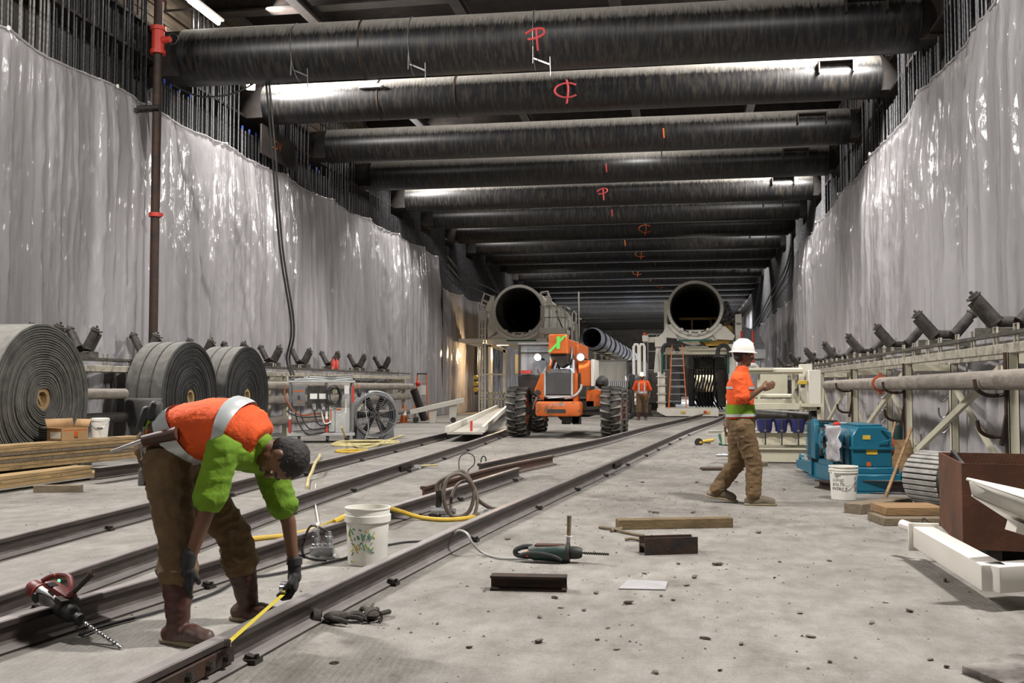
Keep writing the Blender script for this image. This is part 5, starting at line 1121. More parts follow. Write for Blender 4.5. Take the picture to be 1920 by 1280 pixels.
# ------------------------------------------------------------------ blue gear reducer on its base
o = P(1606, 925, 0); t = thing('gear_reducer', 'large blue gear reducer bolted on a long blue base', 'gearbox', (o.x, o.y, 0), .125); T = M['teal']
MB().bb((0, 0, .02), (.52, 2.3, .22)).build('base', T, t, bevel=.012); m = MB(); m.prism([(2.3, .02), (3.15, .06), (3.15, .17), (2.3, .22)], 'x', .03, .28); m.build('base_tongue', T, t, bevel=.008); MB().bb((-.02, -.02, 0), (.54, 2.3, .02)).build('base_plate', T, t)
for (x, y) in ((.12, 3.18), (.55, -.0)):
    m = MB(); m.pipe((x - .02, y, .15), (x + .02, y, .15), .11, .045, 18); m.build('lifting_eye', T, t)
for y in (.9, 2.0): MB().bb((-.03, y - .015, .04), (.0, y + .015, .3)).build('gusset', T, t)
MB().bb((.0, .12, .22), (.54, 1.75, .29)).build('pedestal', T, t, bevel=.008)
m = MB(); m.prism([(.03, .29), (.50, .29), (.50, .66), (.43, .77), (.10, .77), (.03, .66)], 'y', .25, 1.55); m.build('gear_case', T, t, bevel=.012)
MB().bb((.01, .22, .50), (.52, 1.58, .53)).build('split_flange', T, t); 
for k in range(5): MB().bb((.01, .33 + .27 * k, .29), (.03, .36 + .27 * k, .66)).build('case_rib', T, t)
MB().bb((.12, .35, .77), (.42, 1.2, .795)).build('top_cover', T, t, bevel=.005)
m = MB(); m.lathe([(.06, -.02), (.09, -.10), (.155, -.10), (.165, -.07), (.165, -.03), (.19, 0), (.19, .04)], 30, (.02, 1.08, .54), (1, 0, 0)); fl = m.build('input_flange', T, t)
MB().lathe([(.001, -.06), (.07, -.06), (.075, -.105), (.09, -.105), (.09, -.02)], 26, (.02, 1.08, .54), (1, 0, 0)).build('shaft_seal', M['rust'], fl)
for k in range(8): a = PI / 4 * k; p = V((-.05, 1.08 + .135 * math.cos(a), .54 + .135 * math.sin(a))); MB().cyl(p, p - V((.05, 0, 0)), .014, n=6).build('flange_bolt', T, fl)
m = MB(); m.lathe([(.001, -.04), (.08, -.04), (.12, -.02), (.12, .02)], 22, (-.0, 1.5, .55), (1, 0, 0)); m.build('side_cap', T, t)
m = MB()
for k in range(22): z = .27 + k * .023; m.bb((-.04, 1.95, z), (.35, 2.25, z + .011))
stuff(m.build('cooler_fins', T, t)); MB().bb((-.02, 1.97, .24), (.33, 2.23, .79)).build('cooler_case', M['dark'], t); MB().prism([(1.70, .27), (1.92, .29), (1.92, .80), (1.80, .82), (1.70, .75)], 'x', -.05, .02).build('fan_guard', T, t, bevel=.01)
MB().bb((.0, 1.6, .32), (.4, 1.95, .70)).build('coupling_case', M['black'], t, bevel=.02)
m = MB(); m.lathe([(.001, .09), (.12, .09), (.14, .05), (.14, 0)], 24, (.5, .55, .52), (1, 0, 0)); m.build('output_cap', M['coup'], t); MB().lathe([(.2, .03), (.22, 0)], 24, (.5, .55, .52), (1, 0, 0)).build('output_flange', T, t)
for z, w_, h_, mm, x in ((.44, .13, .065, 'yellow', .26), (.62, .09, .05, 'yellow', .20), (.30, .05, .05, 'orange', .22)): MB().bb((x - w_ / 2, .243, z), (x + w_ / 2, .25, z + h_)).build('rating_plate', M[mm], t)
m = MB(); m.pipe((.30, .24, .27), (.30, .25, .27), .03, .022, 14); m.build('sight_glass', T, t); m = MB(); m.tube([(.38, .24, .74), (.47, .20, .70), (.47, .20, .62), (.36, .22, .58)], .012, 6); m.build('oil_line', T, t)
# plastic bag hanging over the case
n = 12; m = MB(); vs = []
for i in range(n + 1):
    for j in range(n + 1):
        u, v_ = i / n, j / n; f = noise.noise(V((u * 4, v_ * 4, 2.2))) * .06 + abs(noise.noise(V((u * 7, v_ * 7, 5)))) * .05
        vs.append((-.10 - f - .06 * math.sin(PI * u) * (1 - v_), .30 + .55 * u + .08 * v_ * (u - .5), .78 - .42 * v_ - .05 * u * v_))
m.add(vs, [(i * (n + 1) + j, (i + 1) * (n + 1) + j, (i + 1) * (n + 1) + j + 1, i * (n + 1) + j + 1) for i in range(n) for j in range(n)])
M['bag'] = mat('clear_bag', (.46, .44, .46), (.32, .31, .33), 9, .25, coat=.3)
tb = thing('plastic_bag', 'crumpled clear plastic bag hanging on the blue gear reducer', 'bag', (o.x, o.y, 0), .125); ob = m.build('bag_film', M['bag'], tb, ang=80); sm = ob.modifiers.new('s', 'SOLIDIFY'); sm.thickness = .01
MB().ball((-.06, .58, .79), (.05, .06, .03), 10).build('red_seal', M['redp'], tb); MB().tube([(-.07, .6, .78), (.0, .7, .8), (.1, .75, .80)], .008, 5).build('tie_string', M['pvc'], tb)
# ------------------------------------------------------------------ bucket by the reducer
c = P(1582, 936, 0); t = thing('plastic_bucket', 'white bucket with handwritten black words standing before the blue base', 'bucket', c, .15)
bucket_shape(t, .152, .372, 'pvc', (.362, .335, .31), True)
def on_bucket(R, H, a0=-PI / 2):
    def f(a, z): r = R * (.88 + .10 * z / H) + .0015; return V((r * math.cos(a0 + a / r), r * math.sin(a0 + a / r), z))
    return f
fB = on_bucket(.152, .372, -PI / 2 - .15)
def wrap_text(name, body, size, a, z, f, m, parent, shear=0.):
    vs, fs = text_me(body, size, shear); mb = MB(); mb.v = [f(a + v.x, z + v.y) for v in vs]; mb.f = fs; return mb.build(name, m, parent, smooth=False)
for k, w_ in enumerate(('78+', 'LONG', 'BOLTS', 'ENTRY 9')): wrap_text('handwriting', w_, .046, -.085 + .012 * (k == 3), .268 - .047 * k, fB, M['ink'], t, .2)
m = MB()
for k in range(9): z = .10 + .017 * k
strokes('warning_pictogram', [[(.115, .10), (.155, .10), (.155, .26), (.115, .26), (.115, .10)]], fB, .0016, M['ink'], t, k=1)
stuff(strokes('warning_pictogram', [[(.135 + .018 * math.cos(a), .19 + .018 * math.sin(a)) for a in [2 * PI * i / 12 for i in range(13)]], [(.123, .203), (.147, .177)]] + [[(.12, .11 + .011 * k), (.15, .11 + .011 * k)] for k in range(5)] + [[(.12, .225 + .011 * k), (.15, .225 + .011 * k)] for k in range(3)], fB, .0016, M['ink'], t, k=2))
# ------------------------------------------------------------------ rail offcuts, stakes, plywood, gas bottle
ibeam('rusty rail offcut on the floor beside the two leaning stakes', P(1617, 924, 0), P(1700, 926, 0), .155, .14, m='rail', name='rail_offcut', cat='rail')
ibeam('small torn rail stub on the floor behind the handwritten bucket', P(1537, 914, 0), P(1563, 919, 0), .10, .14, m='rust', name='rail_offcut', cat='rail')
for lab, a, b in (('front wooden stake leaning on the plywood piece', P(1656, 942, .01), PX(1684, 818, 2.86)), ('rear wooden stake leaning on the plywood piece', P(1650, 912, .01), PX(1682, 816, 2.95))):
    b = V((2.75 if 'front' in lab else 2.9, a.y + 1.9, .74)) ; t = thing('wooden_stake', lab, 'stake', a); MB().bar(a, b, .028, .028).build('stake', M['wood'], t, world=True)
bc = V((2.84, 14.35, .005)); t = thing('plywood_offcut', 'tapered plywood offcut standing behind the ribbed drum', 'board', bc, .1); m = MB(); m.prism([(-.22, 0), (.26, 0), (.17, .53), (-.13, .53)], 'y', -.01, .01); m.xf(Matrix.Rotation(-.2, 4, 'X')); m.build('ply_sheet', M['wood'], t); MB().box((.2, -.04, .10), (.08, .01, .09), (-.2, 0, .3)).build('orange_paint_mark', M['sprayo'], t); MB().bar((0, .0, .02), (0, .55, .0), .05, .04).build('prop', M['wood'], t)
q = PX(1692, 817, 3.8); t = thing('gas_cylinder', 'dark green gas cylinder standing behind the plywood offcut', 'gas cylinder', (3.72, q.y, 0)); m = MB(); m.lathe([(.001, 0), (.085, 0), (.09, .02), (.09, .55), (.075, .61), (.04, .645), (.03, .65), (.03, .68), (.001, .68)], 20); m.build('cylinder_shell', mat('bottle_green', (.006, .03, .026), rough=.35), t)
# ------------------------------------------------------------------ ribbed drum
dd = V((.50, -.866, 0)); cc = V((2.46, 10.5, .335)); R = .255; t = thing('ribbed_drum', 'ribbed rubber-lagged pulley drum lying on the timbers beside the rusty box', 'pulley', (cc.x, cc.y, .07)); lo = V((0, 0, cc.z - .07))
m = MB(); m.lathe([(R * .78, .22), (R * .96, .24), (R, .22), (R, -.24), (R * .96, -.26), (R * .5, -.26), (R * .5, -.1), (R * .74, -.08), (R * .78, .22)], 48, lo, dd); m.build('drum_shell', M['black'], t)
u = dd.orthogonal().normalized(); v_ = dd.cross(u); M['lagging'] = mat('grey_lagging', (.33, .32, .30), (.20, .19, .175), 6, .75, bump=.2)
rb = MB(); nR = 30
for k in range(nR):
    a = 2 * PI * k / nR; p = lo + (u * math.cos(a) + v_ * math.sin(a)) * (R + .010); tn = (-u * math.sin(a) + v_ * math.cos(a))
    MB().bar(p - dd * .24, p + dd * .21, .042, .022, up=(u * math.cos(a) + v_ * math.sin(a))).build('lagging_rib', M['lagging'], t, bevel=.005)
hb = MB(); hb.cyl(lo - dd * .3, lo + dd * .34, .05, n=14); hb.cyl(lo + dd * .10, lo + dd * .22, .12, n=18); hb.build('hub', M['dark'], t)
ex = V((.866, .5, 0)); bk = MB()
def orient(c, a, b, h): return (c, a, b, h)
for s in (1,):
    p = lo + dd * .28 - V((0, 0, .10)); bk.bar(p - ex * .16, p + ex * .16, .14, .16); bk.bar(p - V((0, 0, .14)) - ex * .24, p - V((0, 0, .14)) + ex * .24, .20, .06); bk.bar(p + V((0, 0, .1)) - ex * .13, p + V((0, 0, .3)) - ex * .13, .06, .12); bk.bar(p + V((0, 0, .1)) + ex * .13, p + V((0, 0, .26)) + ex * .13, .06, .12)
bk.build('bearing_block', M['girder'], t, bevel=.006)
plank('dark-ended timber baulk beside the foot of the front stake', P(1616, 965, 0), P(1712, 952, 0), .20, .10, M['woodg'], name='timber_baulk')
b1 = plank('lower timber baulk under the ribbed drum', P(1658, 986, 0), P(1770, 986, 0), .42, .07, M['woodg'], name='timber_baulk'); 
a, b = P(1664, 983, .0), P(1776, 983, .0); plank('yellowish upper timber baulk carrying the ribbed drum', V((a.x, a.y + .05, .073)), V((b.x, b.y + .05, .073)), .4, .075, M['wood'], name='timber_baulk')
# ------------------------------------------------------------------ rusty checker-plate box
A_ = P(1806, 1029, .11); B_ = P(1763, 985, .11); C_ = P(1935, 1035, .11); e1 = (C_ - A_).normalized(); e2 = (B_ - A_); L2 = e2.length * 1.02; e2.normalize(); L1 = 1.3; H = .60; th = .012
def chk():
    m = M['checker']; nt = m.node_tree; N = nt.nodes; L = nt.links; b = N['Principled BSDF']; tc = N['Texture Coordinate']
    prev = b.inputs['Normal'].links[0].from_node
    acc = None
    for ang in (.785, -.785):
        mp = N.new('ShaderNodeMapping'); mp.inputs['Rotation'].default_value = (ang, ang, ang); mp.inputs['Scale'].default_value = (24, 24, 24); L.new(tc.outputs['Object'], mp.inputs[0])
        ck = N.new('ShaderNodeTexBrick'); ck.inputs['Color1'].default_value = (0, 0, 0, 1); ck.inputs['Color2'].default_value = (0, 0, 0, 1); ck.inputs['Mortar'].default_value = (1, 1, 1, 1); ck.inputs['Scale'].default_value = 1; ck.inputs['Mortar Size'].default_value = .12; L.new(mp.outputs[0], ck.inputs[0])
        acc = ck.outputs[0] if acc is None else acc
        if ang < 0:
            mx = N.new('ShaderNodeMix'); mx.data_type = 'RGBA'; mx.blend_type = 'ADD'; mx.inputs[0].default_value = 1; L.new(acc, mx.inputs[6]); L.new(ck.outputs[0], mx.inputs[7]); acc = mx.outputs[2]
    bp = N.new('ShaderNodeBump'); bp.inputs['Strength'].default_value = .6; bp.inputs['Distance'].default_value = .01; L.new(acc, bp.inputs['Height']); L.new(prev.outputs[0], bp.inputs['Normal']); L.new(bp.outputs[0], b.inputs['Normal'])
chk()
t = thing('checker_plate_box', 'open rusty brown checker-plate box raised on skids', 'steel box', (A_.x, A_.y, 0)); up = V((0, 0, 1))
def wall(p, d, L, n): m = MB(); q = p + n * th / 2; m.bar(q + up * H / 2, q + d * L + up * H / 2, th, H); return m
wall(A_, e1, L1, e2).build('side_wall', M['checker'], t, world=True); wall(A_, e2, L2, e1).build('side_wall', M['checker'], t, world=True); wall(A_ + e2 * L2, e1, L1, -e2).build('side_wall', M['checker'], t, world=True); wall(A_ + e1 * L1, e2, L2, -e1).build('side_wall', M['checker'], t, world=True)
m = MB(); q = [A_, A_ + e1 * L1, A_ + e1 * L1 + e2 * L2, A_ + e2 * L2]; m.add(q + [p + up * .012 for p in q], [(3, 2, 1, 0), (4, 5, 6, 7), (0, 1, 5, 4), (1, 2, 6, 5), (2, 3, 7, 6), (3, 0, 4, 7)]); m.build('box_floor', M['checker'], t, world=True)
for u in (.16, .7): MB().bar(A_ + e1 * L1 * u - up * .055 + e2 * .06, A_ + e1 * L1 * u - up * .055 + e2 * (L2 - .06), .10, .11).build('skid', M['girder'], t, world=True)
t2 = thing('ribbed_bar', 'threaded steel bar leaning out of the rusty box', 'rebar', A_ + e1 * .2 + e2 * L2 * .6); MB().cyl(A_ + e1 * .50 + e2 * L2 * .75 + up * .02, A_ + e1 * .10 + e2 * (L2 * .98) + up * (H + .02), .016, n=8).build('bar_shaft', M['rebar'], t2, world=True)
# ------------------------------------------------------------------ white bent frame
M['wpaint'] = mat('white_gloss_paint', (.66, .63, .57), (.56, .53, .47), 1.5, .35, lo=.5, hi=.85)
E0 = P(1838, 1107, .10); E1 = P(1712, 1026, .10); E2 = E0 + (P(1960, 1098, .10) - E0).normalized() * 1.1; w_ = .15
t = thing('white_steel_frame', 'white painted bent steel frame with a pipe end and a folded wing', 'steel frame', (E0.x, E0.y, 0)); zc = V((0, 0, w_ / 2)); W2 = M['wpaint']
d1 = (E1 - E0).normalized(); d2 = (E2 - E0).normalized(); sd = V((-d1.y, d1.x, 0)) ; sd = sd if sd.y > 0 else -sd; ce = E0 + sd * w_ / 2 + zc
MB().bar(ce - d1 * .02, E1 + sd * w_ / 2 + zc, w_, w_).build('box_arm', W2, t, world=True, bevel=.012, seg=2); s2 = V((-d2.y, d2.x, 0)); s2 = s2 if s2.y > 0 else -s2
MB().bar(ce - d2 * .03, ce + d2 * 1.1, w_ * 1.0, w_ * 1.0).build('box_arm', W2, t, world=True, bevel=.012, seg=2)
ee = E1 + sd * w_ / 2 + zc; MB().bar(ee, ee + d1 * .02, w_ + .06, w_ + .05).build('end_plate', W2, t, world=True, bevel=.004)
for s in (-1, 1): MB().bar(ee + sd * s * .06 + d1 * .02, ee + sd * s * .06 + d1 * .10, .012, .14).build('fork_plate', W2, t, world=True)
MB().pipe(ee + d1 * .08 - sd * .02 + V((0, 0, .04)), ee + d1 * .22 - sd * .10 + V((0, 0, .06)), .036, .026, 18).build('pipe_end', W2, t, world=True); MB().tube([ee + d1 * .05 + V((0, 0, .06)), ee + d1 * .08 + V((.02, .02, .12)), ee + d1 * .04 + V((.06, .04, .10))], .006, 5, 4).build('wire', M['rust'], t, world=True)
ft = P(1897, 1130, .0); fc = ce + d2 * .30; 
MB().bar(fc + V((0, 0, .05)) - s2 * .11, fc - V((0, 0, .17)) - s2 * .11, .16, .02, up=d2).build('foot_bracket', W2, t, world=True, bevel=.01)
m = MB(); m.cyl(fc - s2 * .12 - V((0, 0, .07)), fc - s2 * .12 - V((0, 0, .07)) + d2 * .22, .085, n=22); m.build('rubber_roller', M['black'], t, world=True)
q = fc - s2 * .2 - V((0, 0, .115)) + d2 * .10; MB().cyl(q, q + d2 * .2 , .05, n=18).build('cream_bush', M['cream'], t, world=True)
MB().bar(fc - V((0, 0, .09)) + d2 * .5, fc + d2 * .5 - V((0, 0, .172)), .12, .12, up=d2).build('foot_block', W2, t, world=True)
pk = PY(2010, 1110, 6.05); tp = PY(1814, 897, 6.15); MB().bar(V((pk.x, pk.y + .1, .1)), V((pk.x, pk.y + .1, .56)), .12, .12).build('upright', W2, t, world=True)
h = MB(); Y0 = 6.15; p = [PY(1814, 899, Y0), PY(1824, 919, Y0), PY(1900, 978, Y0), PY(2010, 1010, Y0), PY(2010, 950, Y0), PY(1920, 941, Y0)]
a, b, c3, d3, e_, f_ = p; back = V((.10, .30, .02))
m = MB(); m.add([PY(1812, 896, Y0), PY(1930, 936, Y0), PY(2020, 968, Y0), PY(2020, 968, Y0) + back, PY(1930, 936, Y0) + back, PY(1812, 896, Y0) + V((.02, .05, 0))], [(0, 1, 4, 5), (1, 2, 3, 4)]); ob = m.build('wing_lip', W2, t, world=True); ob.modifiers.new('s', 'SOLIDIFY').thickness = .012
m = MB(); m.add([PY(1816, 899, Y0 + .01), PY(1930, 938, Y0 + .01), PY(2020, 970, Y0 + .01), PY(2020, 1000, Y0 + .06), PY(1930, 972, Y0 + .06), PY(1822, 926, Y0 + .02)], [(0, 1, 4, 5), (1, 2, 3, 4)]); ob = m.build('wing_face', W2, t, world=True); ob.modifiers.new('s', 'SOLIDIFY').thickness = .012
m = MB(); m.add([PY(1822, 926, Y0 + .02), PY(1930, 972, Y0 + .06), PY(2020, 1000, Y0 + .06), PY(2020, 1040, Y0 + .3), PY(1920, 990, Y0 + .3)], [(0, 1, 4), (1, 2, 3, 4)]); ob = m.build('wing_underside', W2, t, world=True); ob.modifiers.new('s', 'SOLIDIFY').thickness = .012
MB().bar(PY(2012, 985, Y0 + .12), V((pk.x, pk.y + .1, .54)), .1, .1).build('wing_bracket', W2, t, world=True)
MB().box(PY(1912, 990, Y0 + .1), (.10, .12, .06), (0, .3, .2)).build('lug', W2, t, world=True)
# ------------------------------------------------------------------ pieces on the floor
a = P(1808, 1262, 0); b = P(1935, 1243, 0); t = thing('steel_plate', 'thick worn steel plate on the floor below the white bent frame', 'steel plate', (a.x, a.y, 0))
q = [P(1803, 1262, 0), P(1900, 1300, 0), P(2010, 1262, 0), P(1905, 1238, 0)]; m = MB(); m.add(q + [p_ + V((0, 0, .035)) for p_ in q], [(3, 2, 1, 0), (4, 5, 6, 7), (0, 1, 5, 4), (1, 2, 6, 5), (2, 3, 7, 6), (3, 0, 4, 7)]); m.build('plate', mat('worn_plate', (.30, .28, .25), (.06, .05, .045), 3.5, .55, .3), t, world=True, bevel=.004)
q = [P(1160, 1105, 0), P(1247, 1107, 0), P(1252, 1092, 0), P(1178, 1088, 0)]; t = thing('flat_plate', 'thin grey flat plate lying beyond the broken rail piece', 'steel plate', (q[0].x, q[0].y, 0)); m = MB(); m.add(q + [p_ + V((0, 0, .008)) for p_ in q], [(3, 2, 1, 0), (4, 5, 6, 7), (0, 1, 5, 4), (1, 2, 6, 5), (2, 3, 7, 6), (3, 0, 4, 7)]); m.build('plate', mat('dusty_plate', (.34, .33, .34), (.26, .25, .25), 5, .6), t, world=True)
ibeam('short broken rail piece lying on the floor before the green drill', P(921, 1104, 0), P(1063, 1107, 0), .09, .11, .014, 'rust', 'rail_offcut', cat='rail')
plank('squared timber lying across the floor by the walking worker path', P(1160, 993, 0), P(1375, 989, 0), .12, .085, mat('oily_timber', (.17, .115, .05), (.085, .06, .03), 4, .75, bump=.2, stretch=(.6, 6, 6)), name='squared_timber')
ibeam('brown rail offcut lying on its side before the squared timber', P(1204, 1038, 0), P(1302, 1035, 0), .15, .125, .016, 'rust', 'rail_offcut', roll=PI / 2, cat='rail')
for k, (p0, p1, lab) in enumerate((((1124, 988), (1207, 1004), 'long splintered stick beside the squared timber'), ((1172, 1011), (1212, 1012), 'short dark stick behind the brown rail offcut'), ((1146, 995), (1165, 990), 'broken stick end touching the long splintered stick'))):
    a, b = P(*p0, .014), P(*p1, .014); t = thing('wood_stick', lab, 'stick', (a.x, a.y, 0)); MB().tube([a, a.lerp(b, .3) + V((0, .01, .006)), a.lerp(b, .7) - V((0, .01, 0)), b], .014, 6, 3).build('stick', M['woodg'], t, world=True)
# stone chips: the larger ones one by one, the grit as stuff
chips = []
for s_ in range(5):
    m = MB(); m.ball((0, 0, .32), (1, .7, .42), 8); m.v = [p + V((noise.noise(p * 1.7 + V((s_ * 9, 0, 0))), noise.noise(p * 1.7 + V((0, s_ * 9, 4))), noise.noise(p * 1.7 + V((7, 0, s_ * 9))) * .6)) * .5 for p in m.v]; mn = min(p.z for p in m.v); m.v = [p - V((0, 0, mn)) for p in m.v]
    ob = m.build('tmp', mat('stone_chip', (.085, .072, .06), (.17, .15, .125), 3, .9), ang=15); chips.append(ob.data); bpy.data.objects.remove(ob)
big = [(1118, 1113), (1040, 1122), (1178, 1132), (1262, 1126), (1288, 1098), (1302, 1084), (1208, 1076), (1452, 1084), (1462, 1054), (1052, 1140), (1095, 1145), (1012, 1158), (1140, 1178), (1120, 1200), (1156, 1218), (1185, 1172), (1322, 1198), (1350, 1258), (1390, 1208), (1180, 1128), (1240, 1118), (1635, 1168), (1706, 1147), (1300, 962), (1230, 962), (1218, 960), (1205, 905), (1175, 912), (1306, 905), (1365, 892), (1380, 904), (1368, 934), (1272, 1058), (1345, 1060), (1520, 1195), (1555, 1052), (1600, 985), (1642, 978), (1470, 918), (1500, 1150), (1556, 1242), (1745, 1238), (1775, 1252), (1772, 1090), (1660, 1130), (952, 1012), (1130, 1008), (880, 1215), (1010, 1205), (1230, 1262), (820, 1170), (1190, 850), (1110, 905), (1150, 890), (1050, 905), (1422, 1000)]
for k, (px, py) in enumerate(big):
    ob = link('stone_chip', chips[k % 5]); p = P(px, py); ob.location = p; s_ = RND.uniform(.010, .026) * (.75 + p.y * .07); ob.scale = (s_ * RND.uniform(.8, 1.5), s_ * RND.uniform(.6, 1), s_ * RND.uniform(.5, .9)); ob.rotation_euler = (0, 0, RND.uniform(0, 6)); tag(ob, 'small dark stone chip lying on the dusty concrete', 'stone', 'stone chips on the floor')
m = MB(); rn = random.Random(5)
for k in range(2600):
    if k < 1900: x, y = rn.uniform(-1.6, 4), rn.uniform(3.8, 24) ** 1.0
    else: x, y = rn.uniform(-9, -1.5), rn.uniform(5, 24)
    s_ = rn.uniform(.003, .011) * (1 + y * .03); a = rn.uniform(0, 6); ca, sa = math.cos(a) * s_, math.sin(a) * s_
    m.add([(x + ca, y + sa, 0), (x - sa, y + ca * .7, 0), (x - ca * .9, y - sa, 0), (x + sa, y - ca * .8, 0), (x, y, s_ * rn.uniform(.4, 1))], [(0, 1, 4), (1, 2, 4), (2, 3, 4), (3, 0, 4)])
tag(stuff(m.build('grit', mat('dark_grit', (.07, .06, .05), (.15, .13, .11), 3, .9), smooth=False)), 'scattered dark grit and crumbs on the concrete', 'grit')

# ================================================================== TOOLS AND HOSES AROUND THE TRACKS
# ------------------------------------------------------------------ bucket with green and yellow scrawl
c = P(689, 1056, 0); t = thing('plastic_bucket', 'white open bucket with green and yellow scrawl standing beside the front rail', 'bucket', c, -.2)
R, H = .158, .40; m = MB(); m.lathe([(.001, .003), (R * .85, .003), (R * .87, .02), (R * .945, H * .745), (R * 1.03, H * .75), (R * 1.04, H * .865), (R * .985, H * .872), (R * .985, H - .012), (R * 1.02, H - .010), (R * 1.02, H), (R * .965, H), (R * .95, H * .7), (R * .84, .014), (.001, .014)], 44); m.build('bucket_body', M['pvc'], t, ang=28)
def fW(a, z): r = R * (.868 + .078 * z / (H * .745)) + .001; th_ = -PI / 2 + .02 + a / r; return V((r * math.cos(th_), r * math.sin(th_), z))
def px2(x, y): return ((x - 480) / 985 * .395, (1215 - y) / 1280 * .485)
SG = [[[(270, 680), (275, 610), (300, 550), (340, 560), (385, 640)], [(330, 750), (365, 745)], [(385, 550), (400, 525), (430, 550)], [(415, 690), (430, 740)], [(475, 650), (480, 690), (505, 725), (500, 660)], [(505, 550), (530, 540), (550, 565)], [(550, 610), (575, 750)], [(590, 640), (605, 730), (600, 650), (630, 635)], [(665, 640), (680, 715)], [(690, 600), (715, 725)], [(345, 790), (390, 835)], [(520, 820), (540, 785), (575, 800), (605, 925)], [(620, 800), (650, 860)], [(665, 850), (690, 905), (720, 895)], [(700, 930), (770, 955)], [(345, 1020), (385, 960)], [(325, 1135), (365, 1120)], [(545, 885), (560, 890)], [(725, 785), (740, 780)]],
      [[(295, 520), (310, 640), (325, 730), (345, 750)], [(615, 580), (635, 560), (660, 580)], [(680, 550), (695, 560)], [(740, 650), (785, 580)], [(745, 650), (790, 695)], [(395, 805), (435, 890), (480, 975)], [(480, 810), (455, 860), (490, 910), (520, 870), (500, 820)], [(640, 820), (665, 880)], [(310, 945), (350, 935), (375, 900)], [(745, 900), (755, 860)], [(365, 1120), (415, 1118)]]]
for mm, ls in ((mat('marker_green', (.01, .20, .10), rough=.6), SG[0]), (mat('marker_yellow', (.50, .40, .02), rough=.6), SG[1])): [stuff(q) for q in [strokes('marker_scrawl', [[px2(*p) for p in l] for l in ls], fW, .0036, mm, t)]]
# ------------------------------------------------------------------ connector box
c = P(604, 1045, 0); t = thing('connector_box', 'grey cast junction box with two plugs on the floor beside the scrawled bucket', 'junction box', c, .25)
m = MB(); m.bb((-.085, -.05, .012), (.085, .05, .085)); m.build('box_body', M['galv'], t, bevel=.012, seg=2); MB().bb((-.095, -.06, 0), (.095, .06, .014)).build('box_base', M['ltgrey'], t)
for x in (-.045, .045): m = MB(); m.lathe([(.032, .08), (.034, .10), (.026, .105), (.026, .125), (.033, .13), (.033, .155), (.024, .16), (.022, .19), (.001, .19)], 18, (x, 0, 0)); m.build('round_plug', M['galv'], t); 
MB().cyl((-.01, -.05, .045), (-.01, -.065, .045), .016, n=10).build('gland', M['grey'], t)
t = thing('thin_cable', 'thin white cord running over the floor to the junction box', 'cord', c); cc = c + V((-.03, 0, 0))
MB().tube([cc + V((0, 0, .185)), cc + V((-.03, .05, .24)), P(598, 985, .03), P(594, 960, .02), P(590, 935, .012), P(592, 908, .012)], .008, 6, 6).build('cord_run', M['pvc'], t, world=True)
MB().tube([c + V((.04, 0, .19)), c + V((-.06, -.06, .24)), P(572, 1010, .10), P(569, 1040, .012), P(590, 1048, .012), P(612, 1050, .012)], .009, 6, 6).build('cord_loop', M['dark'], t, world=True)
t = thing('pale_hose', 'short pale yellow hose draped over the outer rails behind the worker', 'hose', P(580, 900, 0)); MB().tube([P(576, 914, .02), P(579, 897, .03), P(585, 884, .10), P(591, 868, .19), P(598, 858, .17), P(600, 852, .05)], .022, 8, 6).build('hose_run', M['hose_y'], t, world=True)
# ------------------------------------------------------------------ yellow air line and the hose loops
t = thing('air_line', 'yellow air line snaking over the rail behind the scrawled bucket', 'hose', P(760, 968, 0))
MB().tube([P(455, 1012, .02), P(490, 1008, .02), P(540, 1003, .02), P(590, 992, .04), P(628, 977, .16), P(680, 952, .19), P(715, 950, .185), P(750, 958, .10), P(785, 969, .03), P(830, 974, .02), P(868, 972, .02), P(897, 967, .02)], .021, 9, 6).build('hose_run', M['yellow'], t, world=True)
a, b = P(895, 967, .03), P(925, 958, .03); m = MB(); m.cyl(a, a.lerp(b, .3), .034, n=12); m.cyl(a.lerp(b, .3), a.lerp(b, .5), .024, n=12); m.cyl(a.lerp(b, .5), a.lerp(b, .75), .036, n=12); m.cyl(a.lerp(b, .75), b, .022, n=10); m.build('hose_coupling', M['galv'], t, world=True)
vb = P(822, 968, 0); vdep = vb.y
t = thing('whip_hose', 'brown rubber hose standing in loops between the rails', 'hose', (P(870, 970).x, P(870, 970).y, 0)); yy = P(870, 970).y
pts = [P(945, 955, .03), P(920, 952, .06), PY(895, 935, yy + .1), PY(882, 905, yy), PY(862, 888, yy - .05), PY(838, 900, yy - .08), PY(832, 935, yy - .1), PY(845, 965, yy - .05), PY(870, 975, yy), PY(884, 950, yy + .02), PY(888, 915, yy + .04), PY(868, 884, yy + .08), PY(842, 892, yy), PY(822, 905, yy), PY(818, 920, yy)]
pts = [V((p.x, p.y, max(p.z, .022))) for p in pts]; MB().tube(pts, .019, 9, 6).build('hose_run', mat('brown_rubber', (.085, .06, .045), (.12, .10, .08), 5, .6), t, world=True)
MB().tube([PY(870, 925 + 24, yy + .05) + V((.0, 0, 0)) + V((.13 * math.cos(a), .05 * math.sin(a), .13 + .20 * math.sin(a) - .13)) + V((0, 0, .04)) for a in [2 * PI * i / 14 for i in range(14)]], .016, 8, 3, closed=True).build('hose_loop', mat('grey_brown_rubber', (.14, .11, .085), rough=.6), t, world=True)
t = thing('air_wrench', 'steel air tool standing upright between the rails beside the hose loops', 'tool', vb); m = MB(); m.cyl((-.07, 0, .055), (.10, 0, .055), .048, .04, 16); m.cyl((.10, 0, .055), (.17, 0, .055), .028, n=12); m.build('motor_body', M['galv'], t); MB().bb((-.09, -.05, 0), (.02, .05, .04)).build('tool_base', M['dark'], t, bevel=.01)
